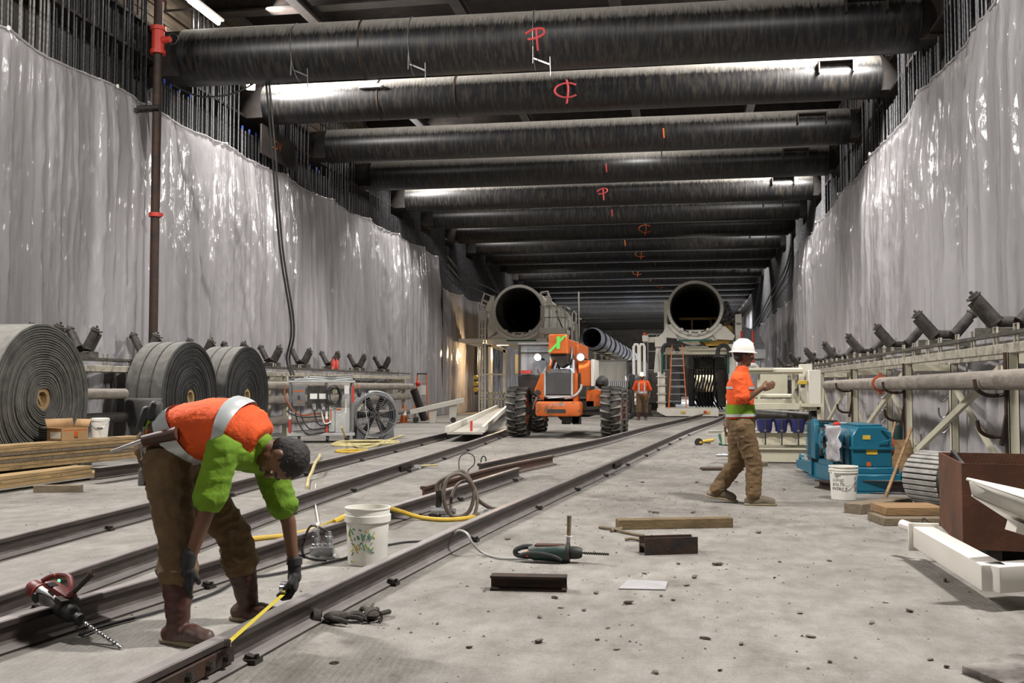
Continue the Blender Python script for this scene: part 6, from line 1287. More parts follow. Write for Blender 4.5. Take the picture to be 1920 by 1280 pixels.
MB().cyl((.0, 0, .09), (.01, 0, .25), .030, .036, 14).build('grip', M['dark'], t); MB().cyl((.01, 0, .25), (.01, 0, .33), .018, n=10).build('air_inlet', M['chrome'], t)
t = thing('wire_whip', 'thin dark wire standing in a loop beside the spare rail', 'wire', P(880, 900, 0)); q = P(880, 905).y
MB().tube([PY(866, 905, q), PY(861, 880, q), PY(862, 858, q), PY(875, 849, q), PY(888, 855, q), PY(889, 870, q), PY(878, 882, q), PY(880, 898, q), PY(890, 905, q + .1)], .007, 6, 6).build('wire_run', M['black'], t, world=True)
t = thing('wire_whip', 'small hooked wire standing at the end of the far rail', 'wire', P(908, 885, 0)); q = P(908, 882).y; MB().tube([PY(902, 882, q), PY(902, 862, q), PY(906, 855, q), PY(911, 860, q), PY(912, 880, q), PY(935, 872, q), PY(941, 880, q + .1)], .010, 6, 5).build('wire_run', M['black'], t, world=True)
t = thing('paint_brush', 'yellow-handled wire brush lying between the two tracks', 'brush', P(790, 878, 0), .7); MB().bb((-.02, -.02, .03), (.28, .02, .055)).build('handle', M['hose_y'], t, bevel=.008); MB().bb((-.16, -.04, 0), (-.02, .04, .06)).build('bristles', M['ltgrey'], t)
# power cords on the floor
for lab, pts, r in (('dark power cord trailing from the red drill along the rail', [P(150, 1190, .015), P(200, 1172, .012), P(300, 1145, .012), P(400, 1112, .012), P(452, 1085, .012), P(520, 1075, .012), P(640, 1048, .012), P(655, 1040, .012)], .009), ('thin cord between the scrawled bucket and the front rail', [P(724, 1022, .01), P(760, 1016, .01), P(800, 1014, .01), P(835, 1010, .01)], .008), ('grey power cord looping over the front rail to the green drill', [P(846, 1012, .02), P(852, 1000, .12), P(862, 994, .17), P(876, 1000, .165), P(886, 1018, .10), P(905, 1036, .02), P(940, 1046, .012), P(985, 1046, .012), P(1000, 1043, .03)], .009)):
    t = thing('power_cord', lab, 'cord', V((pts[0].x, pts[0].y, 0))); MB().tube(pts, r, 6, 6).build('cord_run', M['black'] if 'grey' not in lab else M['ltgrey'], t, world=True)
# ------------------------------------------------------------------ rotary drills
def helix(mb, a, b, r, turns, rw, n=10):
    a, b = V(a), V(b); d = (b - a).normalized(); u = d.orthogonal().normalized(); v_ = d.cross(u)
    mb.tube([a + (b - a) * (i / (turns * n)) + (u * math.cos(2 * PI * i / n) + v_ * math.sin(2 * PI * i / n)) * r for i in range(turns * n + 1)], rw, 5)
def green_drill():
    c = P(1042, 1054, 0); t = thing('rotary_drill', 'dark green rotary drill lying on the open floor with its side handle up', 'drill', c, .02); t.scale = (.84, .84, .90); D = M['black']
    gm = mat('dark_green_plastic', (.008, .035, .026), (.015, .03, .025), 5, .45, dust_light=(.20, .18, .16), dlo=.55, dhi=1.3)
    m = MB(); pr = [(.001, -.23), (.05, -.23), (.062, -.18), (.066, -.05), (.072, .06), (.066, .10), (.045, .115), (.001, .115)]
    m.lathe(pr, 20, (0, 0, .075), (1, 0, 0)); m.v = [V((p.x, p.y * 1.15, p.z)) for p in m.v]; m.build('motor_case', gm, t)
    m = MB(); m.box((-.05, 0, .125), (.26, .085, .04)); m.build('top_cover', M['leather'], t, bevel=.015, seg=2)
    m = MB(); m.tube([(-.20, 0, .12), (-.28, 0, .115), (-.34, 0, .09), (-.345, 0, .06), (-.30, 0, .045), (-.20, 0, .04)], .021, 8, 4); m.build('rear_handle', D, t)
    MB().tube([(-.30, -.035, .055), (-.22, -.06, .075), (-.1, -.075, .075), (.0, -.08, .055), (.06, -.07, .03)], .016, 8, 4).build('switch_guard', D, t); MB().box((-.235, -.045, .07), (.025, .03, .05), (0, .2, 0)).build('orange_button', M['orange'], t, bevel=.005)
    m = MB(); m.lathe([(.045, .11), (.05, .12), (.05, .16), (.046, .20), (.034, .225), (.001, .225)], 18, (0, 0, .08), (1, 0, 0)); m.build('chuck', D, t)
    b = MB(); b.cyl((.22, 0, .08), (.45, -.01, .077), .007, n=8); helix(b, (.24, 0, .08), (.45, -.01, .077), .009, 11, .0045); b.build('drill_bit', M['dark'], t)
    MB().cyl((.105, 0, .13), (.11, 0, .21), .014, .017, 12).build('handle_stem', M['galv'], t); MB().cyl((.11, 0, .205), (.111, 0, .212), .034, n=18).build('handle_flange', M['pvc'], t); MB().cyl((.111, 0, .21), (.116, .0, .37), .018, .020, 14).build('side_handle', M['woodg'], t); MB().pipe((.09, 0, .08), (.12, 0, .08), .078, .06, 20).build('handle_clamp', M['dark'], t)
green_drill()
def red_drill():
    # lies across two rails, bit pointing down to the floor
    tip = P(228, 1214, .01); KS = .66; bk = P(72, 1108, .20); d = (tip - bk).normalized(); bk = tip - d * max(.60, (tip - bk).length); q_ = d.to_track_quat('X', 'Z')
    t = thing('hammer_drill', 'red and silver hammer drill propped across the rails with its bit on the floor', 'drill', bk, rot=q_.to_euler()); Lt = (tip - bk).length / KS; t.scale = (KS, KS, KS)
    al = mat('scuffed_aluminium', (.42, .42, .41), (.20, .19, .18), 7, .38, .8); rd = mat('grimy_red', (.27, .022, .018), (.12, .02, .016), 5, .5)
    m = MB(); m.lathe([(.001, .02), (.055, .02), (.066, .05), (.070, .14), (.064, .27), (.055, .34), (.001, .34)], 24, (0, 0, 0), (1, 0, 0)); m.v = [V((p.x, p.y, p.z * 1.0)) for p in m.v]; m.build('gear_case', al, t)
    m = MB(); m.lathe([(.001, -.10), (.048, -.10), (.062, -.08), (.066, -.02), (.062, .022)], 22, (0, -.0, 0), (1, 0, 0)); m.build('motor_cap', rd, t); MB().pipe((.012, 0, 0), (.03, 0, 0), .069, .06, 24).build('red_ring', M['redp'], t)
    MB().bb((.05, -.01, .04), (.36, .10, .105)).build('red_housing', rd, t, bevel=.02, seg=2)
    v_ = MB()
    for k in range(4): v_.bb((.10 + .018 * k, -.02, .096), (.11 + .018 * k, .05, .109))
    v_.build('vent_slots', M['black'], t); MB().tube([(.07, -.066, .02), (.12, -.06, .045), (.24, -.05, .05), (.32, -.045, .035)], .007, 6, 4).build('case_seam', M['dark'], t)
    MB().cyl((.075, -.058, -.012), (.075, -.075, -.015), .040, n=20).build('oil_window', M['black'], t)
    m = MB(); m.tube([(-.05, .05, .05), (-.03, .11, .09), (.04, .15, .12), (.14, .15, .14), (.24, .11, .12), (.30, .08, .09)], .024, 9, 5); m.build('rear_handle', rd, t); MB().ball((.08, .105, .10), .012, 8).build('green_light', M['led'], t); MB().ball((.0, .12, .11), (.02, .014, .014), 8).build('amber_switch', M['orange'], t)
    m = MB(); m.lathe([(.055, .31), (.072, .32), (.072, .38), (.05, .39)], 20, (0, 0, 0), (1, 0, 0)); m.bb((.30, -.06, .04), (.39, .09, .085)); m.build('handle_collar', M['dark'], t)
    hb = V((.345, .03, .085)); hd = V((.08, .10, .20)).normalized() ; MB().cyl(hb, hb + hd * .05, .03, n=14).build('handle_boss', rd, t); MB().cyl(hb + hd * .04, hb + hd * .23, .019, .022, 16).build('side_handle', M['dark'], t); MB().pipe(hb + hd * .225, hb + hd * .245, .027, .012, 16).build('handle_end', M['leather'], t)
    m = MB(); m.lathe([(.05, .38), (.066, .40), (.066, .46), (.05, .49), (.036, .50), (.036, .54), (.045, .545), (.045, .575), (.026, .59), (.001, .59)], 24, (0, 0, 0), (1, 0, 0)); m.build('chuck', M['black'], t)
    b = MB(); b.cyl((.58, 0, 0), (Lt, 0, 0), .008, n=8); helix(b, (.64, 0, 0), (Lt - .01, 0, 0), .011, 12, .006); b.build('drill_bit', M['chrome'], t)
    m = MB(); m.tube([(.40, .05, -.02), (.44, .09, -.06), (.52, .04, -.09), (.56, -.01, -.07)], .012, 6, 5); m.build('depth_stop', M['black'], t)
red_drill()
# work gloves on the floor
def glove_pair():
    c = P(632, 1166, 0); t = thing('work_glove', 'crumpled dirty work glove lying at the foot of the front rail', 'glove', c, .3); gl = mat('dirty_glove', (.055, .045, .038), (.025, .02, .018), 9, .9, bump=.3)
    m = MB(); m.ball((0, 0, .03), (.075, .045, .03), 12); m.build('palm', gl, t)
    for k in range(4): a = -.4 + .26 * k; MB().tube([(.05 * math.cos(a), .04 * math.sin(a), .03), (.11 * math.cos(a), .09 * math.sin(a), .03 + .01 * (k % 2)), (.15 * math.cos(a), .12 * math.sin(a), .018)], .013, 8, 3).build('finger', gl, t)
    MB().tube([(-.02, -.04, .03), (.02, -.09, .03), (.06, -.10, .02)], .014, 8, 3).build('thumb', gl, t); MB().lathe([(.035, -.08), (.045, -.12), (.04, -.12)], 14, (0, 0, .032), (1, 0, 0)).build('cuff', gl, t)
    copy_tree(t, V((c.x + .16, c.y + .10, 0)), 2.0, 'second crumpled glove, folded against the first at the front rail')
glove_pair()
t = thing('washer_ring', 'small steel washer lying on the floor below the gloves', 'washer', P(627, 1243, 0)); MB().pipe((0, 0, 0), (0, 0, .004), .022, .011, 20).build('ring', M['rust'], t)

# ================================================================== PEOPLE
def blob(name, prims, vox, m, parent, sm=3, amp=0., freq=18., seed=0., world=True):
    """one continuous skin grown over tapered limbs and ellipsoids"""
    mb = MB()
    for p in prims:
        if p[0] == 'c':
            _, a, b, r0, r1 = p; a, b = V(a), V(b); mb.ball(a, r0, 14); mb.ball(b, r1, 14); mb.cyl(a, b, r0, r1, 14)
        else:
            _, c, r, rot = p; n0 = len(mb.v); mb.ball((0, 0, 0), r, 16)
            for i in range(n0, len(mb.v)): mb.v[i] = (rot @ mb.v[i] if rot else mb.v[i]) + V(c)
    o = mb.build('tmp', None); md = o.modifiers.new('r', 'REMESH'); md.mode = 'VOXEL'; md.voxel_size = vox
    if sm: s = o.modifiers.new('s', 'SMOOTH'); s.iterations = sm; s.factor = .5
    dg = bpy.context.evaluated_depsgraph_get(); me = bpy.data.meshes.new_from_object(o.evaluated_get(dg)); old = o.data; bpy.data.objects.remove(o); bpy.data.meshes.remove(old)
    if amp:
        ns = [v.normal.copy() for v in me.vertices]
        for v, n in zip(me.vertices, ns):
            p = v.co; f = (1 - abs(noise.noise(V((p.x * freq, p.y * freq, p.z * freq * 1.8 + seed))))) ** 3; v.co = p + n * (amp * (f - .3))
    if parent is not None:
        iv = parent.matrix_basis.inverted()
        for v in me.vertices: v.co = iv @ v.co
    me.materials.clear(); me.materials.append(m); me.polygons.foreach_set('use_smooth', [True] * len(me.polygons)); me.name = name
    return link(name, me, parent)
def loft(pts, rad, side, n=28, caps=True):
    """rounded-oval sections (half width along side, half depth across) along pts"""
    pts = [V(p) for p in pts]; m = len(pts); vs = []; side = V(side).normalized()
    for i, p in enumerate(pts):
        d = (pts[min(i + 1, m - 1)] - pts[max(i - 1, 0)]).normalized(); s = (side - d * side.dot(d)).normalized(); f = d.cross(s)
        for k in range(n):
            a = 2 * PI * k / n; ca, sa = math.cos(a), math.sin(a); ca = math.copysign(abs(ca) ** .8, ca); sa = math.copysign(abs(sa) ** .8, sa); vs.append(p + s * (rad[i][0] * ca) + f * (rad[i][1] * sa))
    fs = [(i * n + k, i * n + (k + 1) % n, (i + 1) * n + (k + 1) % n, (i + 1) * n + k) for i in range(m - 1) for k in range(n)]
    if caps: fs += [tuple(range(n - 1, -1, -1)), tuple(range((m - 1) * n, m * n))]
    mb = MB(); mb.v = vs; mb.f = fs; return mb
def frame3(up, fwd):
    up = V(up).normalized(); fwd = V(fwd); fwd = (fwd - up * fwd.dot(up)).normalized(); rt = fwd.cross(up); return Matrix((rt, fwd, up)).transposed()
def head_prims(c, up, fwd, R=.105):
    B = frame3(up, fwd); f = lambda x, y, z: V(c) + B @ V((x * R, y * R, z * R)); B3 = B
    return [('e', f(0, -.05, .22), (R * .76, R * .95, R * .90), B3), ('e', f(0, .28, -.45), (R * .58, R * .56, R * .62), B3), ('c', f(0, .55, -.85), f(0, .42, -.6), R * .22, R * .34), ('c', f(0, .80, .02), f(0, .98, -.22), R * .10, R * .15), ('c', f(-.3, .78, .15), f(.3, .78, .15), R * .16, R * .16), ('e', f(-.76, -.02, -.08), (R * .09, R * .18, R * .26), B3), ('e', f(.76, -.02, -.08), (R * .09, R * .18, R * .26), B3), ('c', f(-.2, .80, -.55), f(.2, .80, -.55), R * .10, R * .10)], f, B
def hand_prims(wr, d, nrm, thumb, s=1., curl=.9):
    """wrist, hand direction, palm normal, thumb side"""
    wr, d = V(wr), V(d).normalized(); nrm = V(nrm); nrm = (nrm - d * nrm.dot(d)).normalized(); th = V(thumb); th = (th - d * th.dot(d) - nrm * th.dot(nrm)).normalized()
    k = wr + d * .085 * s; out = [('c', wr, wr + d * .03 * s, .026 * s, .030 * s)]
    for i in range(4):
        o = (i - 1.5) * .021 * s; b = wr + d * .025 * s - th * o * .8; kn = k - th * o + d * (-.004 * abs(i - 1)) * s; L = (.040, .046, .043, .034)[i] * s
        out.append(('c', b, kn, .016 * s, .0135 * s)); a = curl * .55; p = kn
        for j, l in enumerate((L, L * .75, L * .6)):
            q = p + (d * math.cos(a) + nrm * math.sin(a)) * l; out.append(('c', p, q, (.0115 - .001 * j) * s, (.0105 - .0012 * j) * s)); p = q; a += curl * .85
    tb = wr + d * .025 * s + th * .024 * s; t1 = tb + (d * .6 + th * .55 + nrm * .35).normalized() * .042 * s; t2 = t1 + (d * .65 + th * .1 + nrm * .7).normalized() * .034 * s
    out += [('c', wr + d * .02 * s + th * .012 * s, tb, .018 * s, .0155 * s), ('c', tb, t1, .0145 * s, .0125 * s), ('c', t1, t2, .012 * s, .0095 * s)]
    return out
def foot_prims(an, toe, s=1., lift=0.):
    an, toe = V(an), V(toe); d = (toe - an); d.z = 0; d.normalize(); h = V((an.x, an.y, 0)) - d * .045 * s
    z = V((0, 0, 1)); L = .27 * s
    return [('c', an, h + d * .04 * s + z * (.055 + lift), .050 * s, .045 * s), ('c', h + z * (.045 + lift), h + d * .14 * s + z * (.045 + lift), .042 * s, .044 * s), ('c', h + d * .12 * s + z * (.052 + lift), h + d * (L - .07) + z * (.040 + lift * .4), .046 * s, .039 * s)], h, d, L
def sole(parent, h, d, L, m, lift=0., s=1.):
    n = V((-d.y, d.x, 0)); o = []; ws = ((-.045, .030), (-.02, .040), (.06, .038), (.14, .045), (.20, .043), (L - .035, .026)); z = V((0, 0, 1))
    pl = [h + d * a * 1. + n * b * s for a, b in ws] + [h + d * a * 1. - n * b * s for a, b in reversed(ws)]
    mb = MB(); k = len(pl); mb.add([p + z * .001 for p in pl] + [p + z * .024 for p in pl], [tuple(range(k - 1, -1, -1)), tuple(range(k, 2 * k))] + [(i, (i + 1) % k, k + (i + 1) % k, k + i) for i in range(k)])
    if lift: mb.v = [p + z * lift * max(0, 1 - (p - h).dot(d) / L) for p in mb.v]
    return mb.build('boot_sole', m, parent, world=True, bevel=.006)
def strip_on(pts, w_, up, m, parent, nm='reflective_tape'):
    mb = MB(); pts = catmull([V(p) for p in pts], 4); vs = []
    for i, p in enumerate(pts):
        d = (pts[min(i + 1, len(pts) - 1)] - pts[max(i - 1, 0)]).normalized(); s = d.cross(V(up(p) if callable(up) else up)).normalized() * w_ / 2; vs += [p - s, p + s]
    mb.add(vs, [(2 * i, 2 * i + 1, 2 * i + 3, 2 * i + 2) for i in range(len(pts) - 1)]); o = mb.build(nm, m, parent, world=True); o.modifiers.new('s', 'SOLIDIFY').thickness = .004; return o
def belly(J, base, vest_m, shirt_m, side, torso, rad, hem=None):
    """vest over a shirt: torso = list of points hip..neck, rad = half sizes"""
    lo = loft(torso, [(a - .012, b - .012) for a, b in rad], side); return lo

def person(J, label, loc, side, hat=None, boots='boot', shirt='lime', tall=True, gloves=True, holds=None, det=1., sole_m='sole', vest=True, lift=(0, 0)):
    """J: joints in metres. One continuous body; clothing, boots and hat are children."""
    t = thing('person', label, 'person', loc)
    v = .011 * det
    hp, hf, HB = head_prims(J['head'], J['hup'], J['hfw'], J.get('hR', .105))
    body = [('c', J['hip'], J['waist'], .125, .115), ('c', J['waist'], J['chest'], .115, .125), ('c', J['chest'], J['neck'], .11, .065), ('c', J['neck'], J['head'], .055, .055), ('c', J['shR'], J['shL'], .065, .065)] + hp
    for s in 'RL':
        body += [('c', J['sh' + s], J['el' + s], .052, .040), ('c', J['el' + s], J['wr' + s], .040, .027), ('c', J['hip' + s], J['kn' + s], .085, .058), ('c', J['kn' + s], J['an' + s], .055, .040)]
        body += hand_prims(J['wr' + s], J['hd' + s], J['hn' + s], J['ht' + s], 1., J.get('curl' + s, .8)); fp, h, d, L = foot_prims(J['an' + s], J['toe' + s], .9, lift[0 if s == 'R' else 1]); body += fp
    blob('body', body, .0075 if det == 1 else .014, M['skin'], t, 2)
    # face: eyes, brows
    if det == 1:
        for sx in (-1, 1):
            MB().ball(hf(sx * .32, .78, .02), .011, 10).build('eye', M['paper'], t, world=True); MB().ball(hf(sx * .32, .85, .02), .0065, 8).build('iris', M['ink'], t, world=True); MB().tube([hf(sx * .15, .90, .22), hf(sx * .32, .88, .26), hf(sx * .48, .76, .20)], .006, 6, 3).build('eyebrow', M['hair'], t, world=True)
        MB().tube([hf(-.22, .88, -.56), hf(0, .93, -.55), hf(.22, .88, -.56)], .006, 6, 4).build('lips', M['leather'], t, world=True)
    R = J.get('hR', .105)
    blob('hair', [('e', hf(0, -.12, .30), (R * .80, R * .95, R * .90), HB), ('e', hf(0, -.35, -.1), (R * .70, R * .62, R * .62), HB)], .010, M['hair'], t, 2, .004, 60)
    if hat:
        m = MB(); m.lathe([(R * 1.02, .0), (R * 1.05, .02), (R * .98, .06), (R * .75, .11), (R * .40, .14), (.001, .145)], 24); hm = Matrix.Translation(hf(0, -.05, .42)) @ HB.to_4x4() @ Matrix.Diagonal((.95, 1.12, 1, 1)); ht = m.xf(hm).build('hard_hat', M[hat], t, world=True)
        m = MB(); m.lathe([(R * .95, .0), (R * 1.28, -.012), (R * 1.28, -.004), (R * .95, .012)], 24); m.xf(hm).build('hat_brim', M[hat], ht, world=False) if False else m.xf(hm).build('hat_brim', M[hat], t, world=True)
        m = MB(); m.bb((-R * .08, -R * .9, .09), (R * .08, R * .9, .12)); m.xf(hm @ Matrix.Diagonal((1, 1, .85, 1))).build('hat_ridge', M[hat], t, world=True)
    # trousers, split into seat and two legs
    pr = [('c', J['hip'] * .75 + J['waist'] * .25, J['hip'], .150, .155), ('c', J['hipR'], J['hipL'], .125, .125)]
    for s in 'RL':
        k, a = V(J['kn' + s]), V(J['an' + s]); e = k.lerp(a, J.get('cuff', .42 if tall else .92))
        pr += [('c', J['hip' + s], k, .122, .088), ('c', k, e, .088, .092 if tall else .078), ('e', e - (a - k).normalized() * .02, (.103, .103, .06) if tall else (.082, .082, .06), None)]
    blob('trousers', pr, .011 * det, M['trousers'], t, 4, .012, 11, 3.3)
    # boots
    for i, s in enumerate('RL'):
        k, a = V(J['kn' + s]), V(J['an' + s]); fp, h, d, L = foot_prims(a, J['toe' + s], 1.12, lift[i]); top = k.lerp(a, .36 if tall else .82)
        b = blob('boot', [('c', top, k.lerp(a, .62 if tall else .9), .078 if tall else .062, .074 if tall else .06), ('c', k.lerp(a, .62 if tall else .9), a, .074 if tall else .06, .056)] + fp, .009 * det, M[boots], t, 3, .005, 16); sole(t, h, d, L * 1.08, M[sole_m], lift[i], 1.15)
    # shirt with sleeves, then the vest
    to = J['torso']; rd = J['rad']; prs = []
    for s in 'RL':
        e = V(J['sh' + s]).lerp(V(J['el' + s]), J.get('sleeve', .78)); prs += [('c', J['sh' + s], e, .082, .082), ('e', e, (.088, .088, .06), frame3(V(J['el' + s]) - V(J['sh' + s]), V(side)) if False else None)]
    prs += [('c', J['shR'], J['shL'], .085, .085), ('c', J['waist'], J['chest'], .12, .12), ('c', J['hip'], J['waist'], .145, .13), ('c', J['chest'], J['neck'], .11, .07)]
    blob('shirt', prs, .011 * det, M[shirt], t, 4, .008, 12, 8.1)
    vst = loft(to, rad=rd, side=side, caps=True); o = vst.build('tmp', None); md = o.modifiers.new('r', 'REMESH'); md.mode = 'VOXEL'; md.voxel_size = .012 * det; sm_ = o.modifiers.new('s', 'SMOOTH'); sm_.iterations = 4
    dg = bpy.context.evaluated_depsgraph_get(); me = bpy.data.meshes.new_from_object(o.evaluated_get(dg)); bpy.data.objects.remove(o); iv = t.matrix_basis.inverted()
    for v_ in me.vertices: p = v_.co; v_.co = iv @ (p + v_.normal * .010 * (noise.noise(p * 11) + .6 * noise.noise(p * 23)))
    me.materials.clear(); me.materials.append(M['vest']); me.polygons.foreach_set('use_smooth', [True] * len(me.polygons)); link('safety_vest', me, t)
    return t, hf
def band(t, torso, rad, side, u0, u1, m, grow=.012, nm='reflective_tape'):
    """a tape band round the torso between two places along it"""
    n = len(torso) - 1
    def at(u): i = min(int(u * n), n - 1); f = u * n - i; return V(torso[i]).lerp(V(torso[i + 1]), f), (rad[i][0] * (1 - f) + rad[i + 1][0] * f + grow, rad[i][1] * (1 - f) + rad[i + 1][1] * f + grow)
    us = [u0 + (u1 - u0) * k / 3 for k in range(4)]; return loft([at(u)[0] for u in us], [at(u)[1] for u in us], side, caps=False).build(nm, m, t, world=True)

# ------------------------------------------------------------------ the worker bending over the front rail
J = dict(hip=PY(312, 838, 4.78), waist=PY(358, 812, 4.78), chest=PY(432, 812, 4.80), neck=PY(486, 832, 4.82), head=PY(530, 858, 4.84), hup=(.86, .05, -.42), hfw=(-.42, -.32, -.85), hR=.115,
         hipR=PY(312, 868, 4.68), hipL=PY(335, 868, 4.90), knR=PY(333, 1012, 4.60), anR=PY(334, 1158, 4.56), toeR=PY(400, 1196, 4.50), knL=PY(440, 1002, 5.00), anL=PY(464, 1122, 5.06), toeL=PY(540, 1150, 5.02),
         shR=PY(418, 842, 4.62), elR=PY(384, 968, 4.56), wrR=PY(352, 1058, 4.54), hdR=(-.25, .0, -1), hnR=(0, 1, 0), htR=(1, 0, 0), curlR=.5,
         shL=PY(500, 862, 5.02), elL=PY(541, 978, 5.08), wrL=PY(552, 1070, 5.09), hdL=(.05, -.05, -1), hnL=(-1, -.25, 0), htL=(-.2, -1, 0), curlL=1.0, sleeve=.72, cuff=.44)
J = {k: (V(v_) if isinstance(v_, (tuple, Vector)) else v_) for k, v_ in J.items()}
SD = V((0, 1, .1)); T0 = [J['hip'].lerp(J['waist'], .1), J['waist'] + V((0, 0, .01)), J['waist'].lerp(J['chest'], .5) + V((0, 0, .02)), J['chest'] + V((0, 0, .015)), J['chest'].lerp(J['neck'], .6) + V((0, 0, .01)), J['chest'].lerp(J['neck'], 1.05)]; R0 = [(.178, .148), (.18, .15), (.20, .16), (.225, .165), (.21, .145), (.12, .10)]
J['torso'] = T0; J['rad'] = R0
t, hf = person(J, 'worker in an orange vest bending over the front rail with a tape measure', (J['anR'].x, J['anR'].y, 0), SD)
band(t, T0, R0, SD, .08, .20, M['reflect']); 
band(t, T0, R0, SD, .58, .68, M['reflect'], .013)
bl = lambda nm, p, m_, vx=.009: blob(nm, p, vx, m_, t, 2)
blob('glove', [('c', J['wrL'] + V((0, 0, .055)), J['wrL'], .036, .036)] + [(q[0], q[1], q[2], q[3] * 1.15 + .001, q[4] * 1.15 + .001) for q in hand_prims(J['wrL'], J['hdL'], J['hnL'], J['htL'], 1.08, 1.0)], .0055, M['glove'], t, 1); MB().pipe(J['wrL'] + V((0, 0, .035)), J['wrL'] + V((0, 0, .07)), .042, .030, 18).build('glove_cuff', M['black'], t, world=True)
blob('glove', [('c', J['wrR'] + V((.01, 0, .055)), J['wrR'], .036, .036)] + [(q[0], q[1], q[2], q[3] * 1.15 + .001, q[4] * 1.15 + .001) for q in hand_prims(J['wrR'], J['hdR'], J['hnR'], J['htR'], 1.08, .5)], .0055, M['glove'], t, 1)
# tool belt with its pouches and hanging tools
wp = J['hip'].lerp(J['waist'], .45); ax = (J['waist'] - J['hip']).normalized(); loft([wp - ax * .03, wp + ax * .03], [(.19, .165), (.185, .16)], SD, caps=False).build('tool_belt', M['leather'], t, world=True).modifiers.new('s', 'SOLIDIFY').thickness = .008
bk_ = PY(285, 800, 4.70); 
for k, (px, py, m_, sz) in enumerate(((272, 785, 'black', (.05, .06, .13)), (290, 770, 'black', (.05, .08, .10)), (283, 800, 'lime', (.05, .05, .10)))): MB().box(PY(px, py, 4.66), sz, (0, .3, .2)).build('belt_pouch', M[m_], t, world=True, bevel=.012)
h0, h1, h2 = PY(332, 812, 4.58), PY(268, 826, 4.56), PY(208, 846, 4.55); MB().cyl(h1, h0, .026, .034, 14).build('tool_sheath', M['leather'], t, world=True); m = MB(); m.cyl(h2, h1, .006, .012, 10); m.build('spud_wrench', M['chrome'], t, world=True)
for k, (x0, y0, x1, y1) in enumerate(((266, 840, 270, 878), (274, 838, 276, 872), (270, 800, 268, 845))): MB().cyl(PY(x0, y0, 4.60), PY(x1, y1, 4.60), .007, n=8).build('hanging_wrench', M['chrome'], t, world=True)
MB().cyl(PY(268, 880, 4.6), PY(267, 910, 4.6), .022, n=14).build('socket', M['galv'], t, world=True); MB().pipe(PY(276, 884, 4.59), PY(276, 884, 4.61), .026, .014, 14).build('wrench_jaw', M['chrome'], t, world=True); MB().pipe(PY(272, 868, 4.59), PY(272, 868, 4.61), .026, .018, 14).build('tool_ring', M['chrome'], t, world=True)
# tape measure
tm = V((-2.055, 4.98, .172)); tq = PY(548, 1124, 5.02)
tt = thing('tape_measure', 'steel tape measure with its yellow blade pulled along the front rail', 'tape measure', (J['wrL'].x, J['wrL'].y, .15)); cc = V((J['wrL'].x - .035, J['wrL'].y - .045, .185))
m = MB(); m.cyl(cc - V((.02, 0, 0)), cc + V((.02, 0, 0)), .034, n=20); m.build('tape_case', M['chrome'], tt, world=True, bevel=.004); e0 = cc + V((0, -.02, -.03)); e1 = P(427, 1205, .150); MB().cyl(cc - V((.022, 0, 0)), cc - V((.02, 0, 0)), .024, n=16).build('case_disc', M['yellow'], tt, world=True)
MB().bar(e0, e1, .024, .0015).build('tape_blade', mat('tape_yellow', (.62, .50, .05), rough=.4), tt, world=True); MB().box(e1, (.03, .006, .03)).build('tape_hook', M['chrome'], tt, world=True)

# ------------------------------------------------------------------ the worker striding across the floor
yw = 10.97
J = dict(hip=PY(1389, 792, yw), waist=PY(1388, 762, yw), chest=PY(1388, 722, yw), neck=PY(1391, 693, yw), head=PY(1394, 667, yw), hup=(.05, 0, 1), hfw=(1, .1, -.05),
         hipR=PY(1392, 800, yw - .10), hipL=PY(1385, 800, yw + .10), knR=PY(1413, 866, yw - .10), anR=PY(1413, 932, yw - .10), toeR=PY(1450, 942, yw - .10), knL=PY(1382, 868, yw + .10), anL=PY(1341, 922, yw + .10), toeL=PY(1375, 938, yw + .10),
         shR=PY(1386, 712, yw - .19), elR=PY(1394, 752, yw - .24), wrR=PY(1428, 728, yw - .24), hdR=(1, 0, .35), hnR=(0, 1, 0), htR=(0, 0, 1), curlR=.7,
         shL=PY(1388, 712, yw + .19), elL=PY(1372, 752, yw + .22), wrL=PY(1362, 790, yw + .18), hdL=(-.2, 0, -1), hnL=(1, 0, 0), htL=(0, -1, 0), curlL=.6, sleeve=.8)
J = {k: (V(v_) if isinstance(v_, (tuple, Vector)) else v_) for k, v_ in J.items()}
SD = V((0, 1, 0)); T0 = [PY(1389, 784, yw), J['waist'], J['waist'].lerp(J['chest'], .5), J['chest'], J['neck'] + V((0, 0, -.03))]; R0 = [(.185, .15), (.18, .14), (.19, .145), (.205, .14), (.10, .085)]
J['torso'] = T0; J['rad'] = R0; J['cuff'] = .92
t, hf = person(J, 'worker in an orange vest striding across the floor past the cream drive frame', (J['anR'].x, J['anR'].y, 0), SD, hat='pvc', shirt='vest', boots='bootb' if 'bootb' in M else 'leather', tall=False, lift=(0, .05))
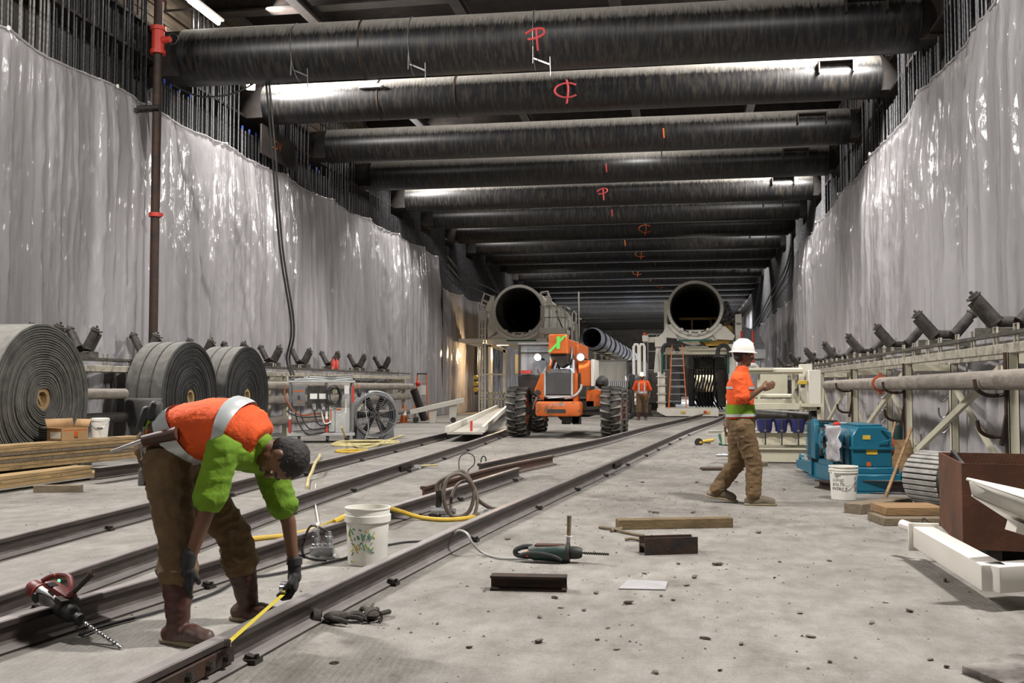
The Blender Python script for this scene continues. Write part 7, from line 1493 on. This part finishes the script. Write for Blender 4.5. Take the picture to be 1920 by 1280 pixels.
band(t, T0, R0, SD, .10, .18, M['lime']); band(t, T0, R0, SD, .18, .30, M['lime']); band(t, T0, R0, SD, .04, .10, M['reflect']); band(t, T0, R0, SD, .66, .72, M['reflect'], .008)
# ------------------------------------------------------------------ the worker far back
c = P(1204, 788, 0); X_, Y_ = c.x, c.y
def L3(x, y, z): return V((X_ + x, Y_ + y, z))
J = dict(hip=L3(0, 0, .95), waist=L3(0, 0, 1.08), chest=L3(0, 0, 1.30), neck=L3(0, -.01, 1.48), head=L3(0, -.03, 1.62), hup=(0, -.05, 1), hfw=(.1, -1, -.1), hipR=L3(-.1, 0, .92), hipL=L3(.1, 0, .92), knR=L3(-.12, -.05, .5), knL=L3(.12, .03, .5), anR=L3(-.13, -.02, .09), anL=L3(.13, .12, .09), toeR=L3(-.16, -.3, 0), toeL=L3(.14, -.1, 0),
         shR=L3(-.2, 0, 1.40), elR=L3(-.29, .02, 1.14), wrR=L3(-.20, -.18, 1.02), hdR=(.5, -.6, -.2), hnR=(1, 0, -.3), htR=(0, 0, 1), shL=L3(.2, 0, 1.40), elL=L3(.30, .03, 1.13), wrL=L3(.27, -.08, .90), hdL=(0, -.2, -1), hnL=(-1, 0, 0), htL=(0, -1, 0), sleeve=.9)
T0 = [L3(0, 0, .90), L3(0, 0, 1.06), L3(0, 0, 1.2), L3(0, 0, 1.36), L3(0, 0, 1.46)]; R0 = [(.18, .14), (.175, .135), (.19, .14), (.205, .14), (.12, .09)]; J['torso'] = T0; J['rad'] = R0
t, hf = person(J, 'far worker in an orange vest with a lit headlamp standing between the gantries', (X_, Y_, 0), V((1, 0, 0)), hat='pvc', shirt='vest', det=1.6, lift=(0, .0))
band(t, T0, R0, V((1, 0, 0)), .16, .30, M['reflect']); 
for s in (-1, 1): MB().bar(L3(s * .10, -.14, 1.08), L3(s * .10, -.14, 1.42), .05, .015, up=(0, 1, 0)).build('reflective_tape', M['reflect'], t, world=True)
MB().ball(hf(0, 1.1, .75), .04, 10).build('headlamp', M['lamp'], t, world=True)
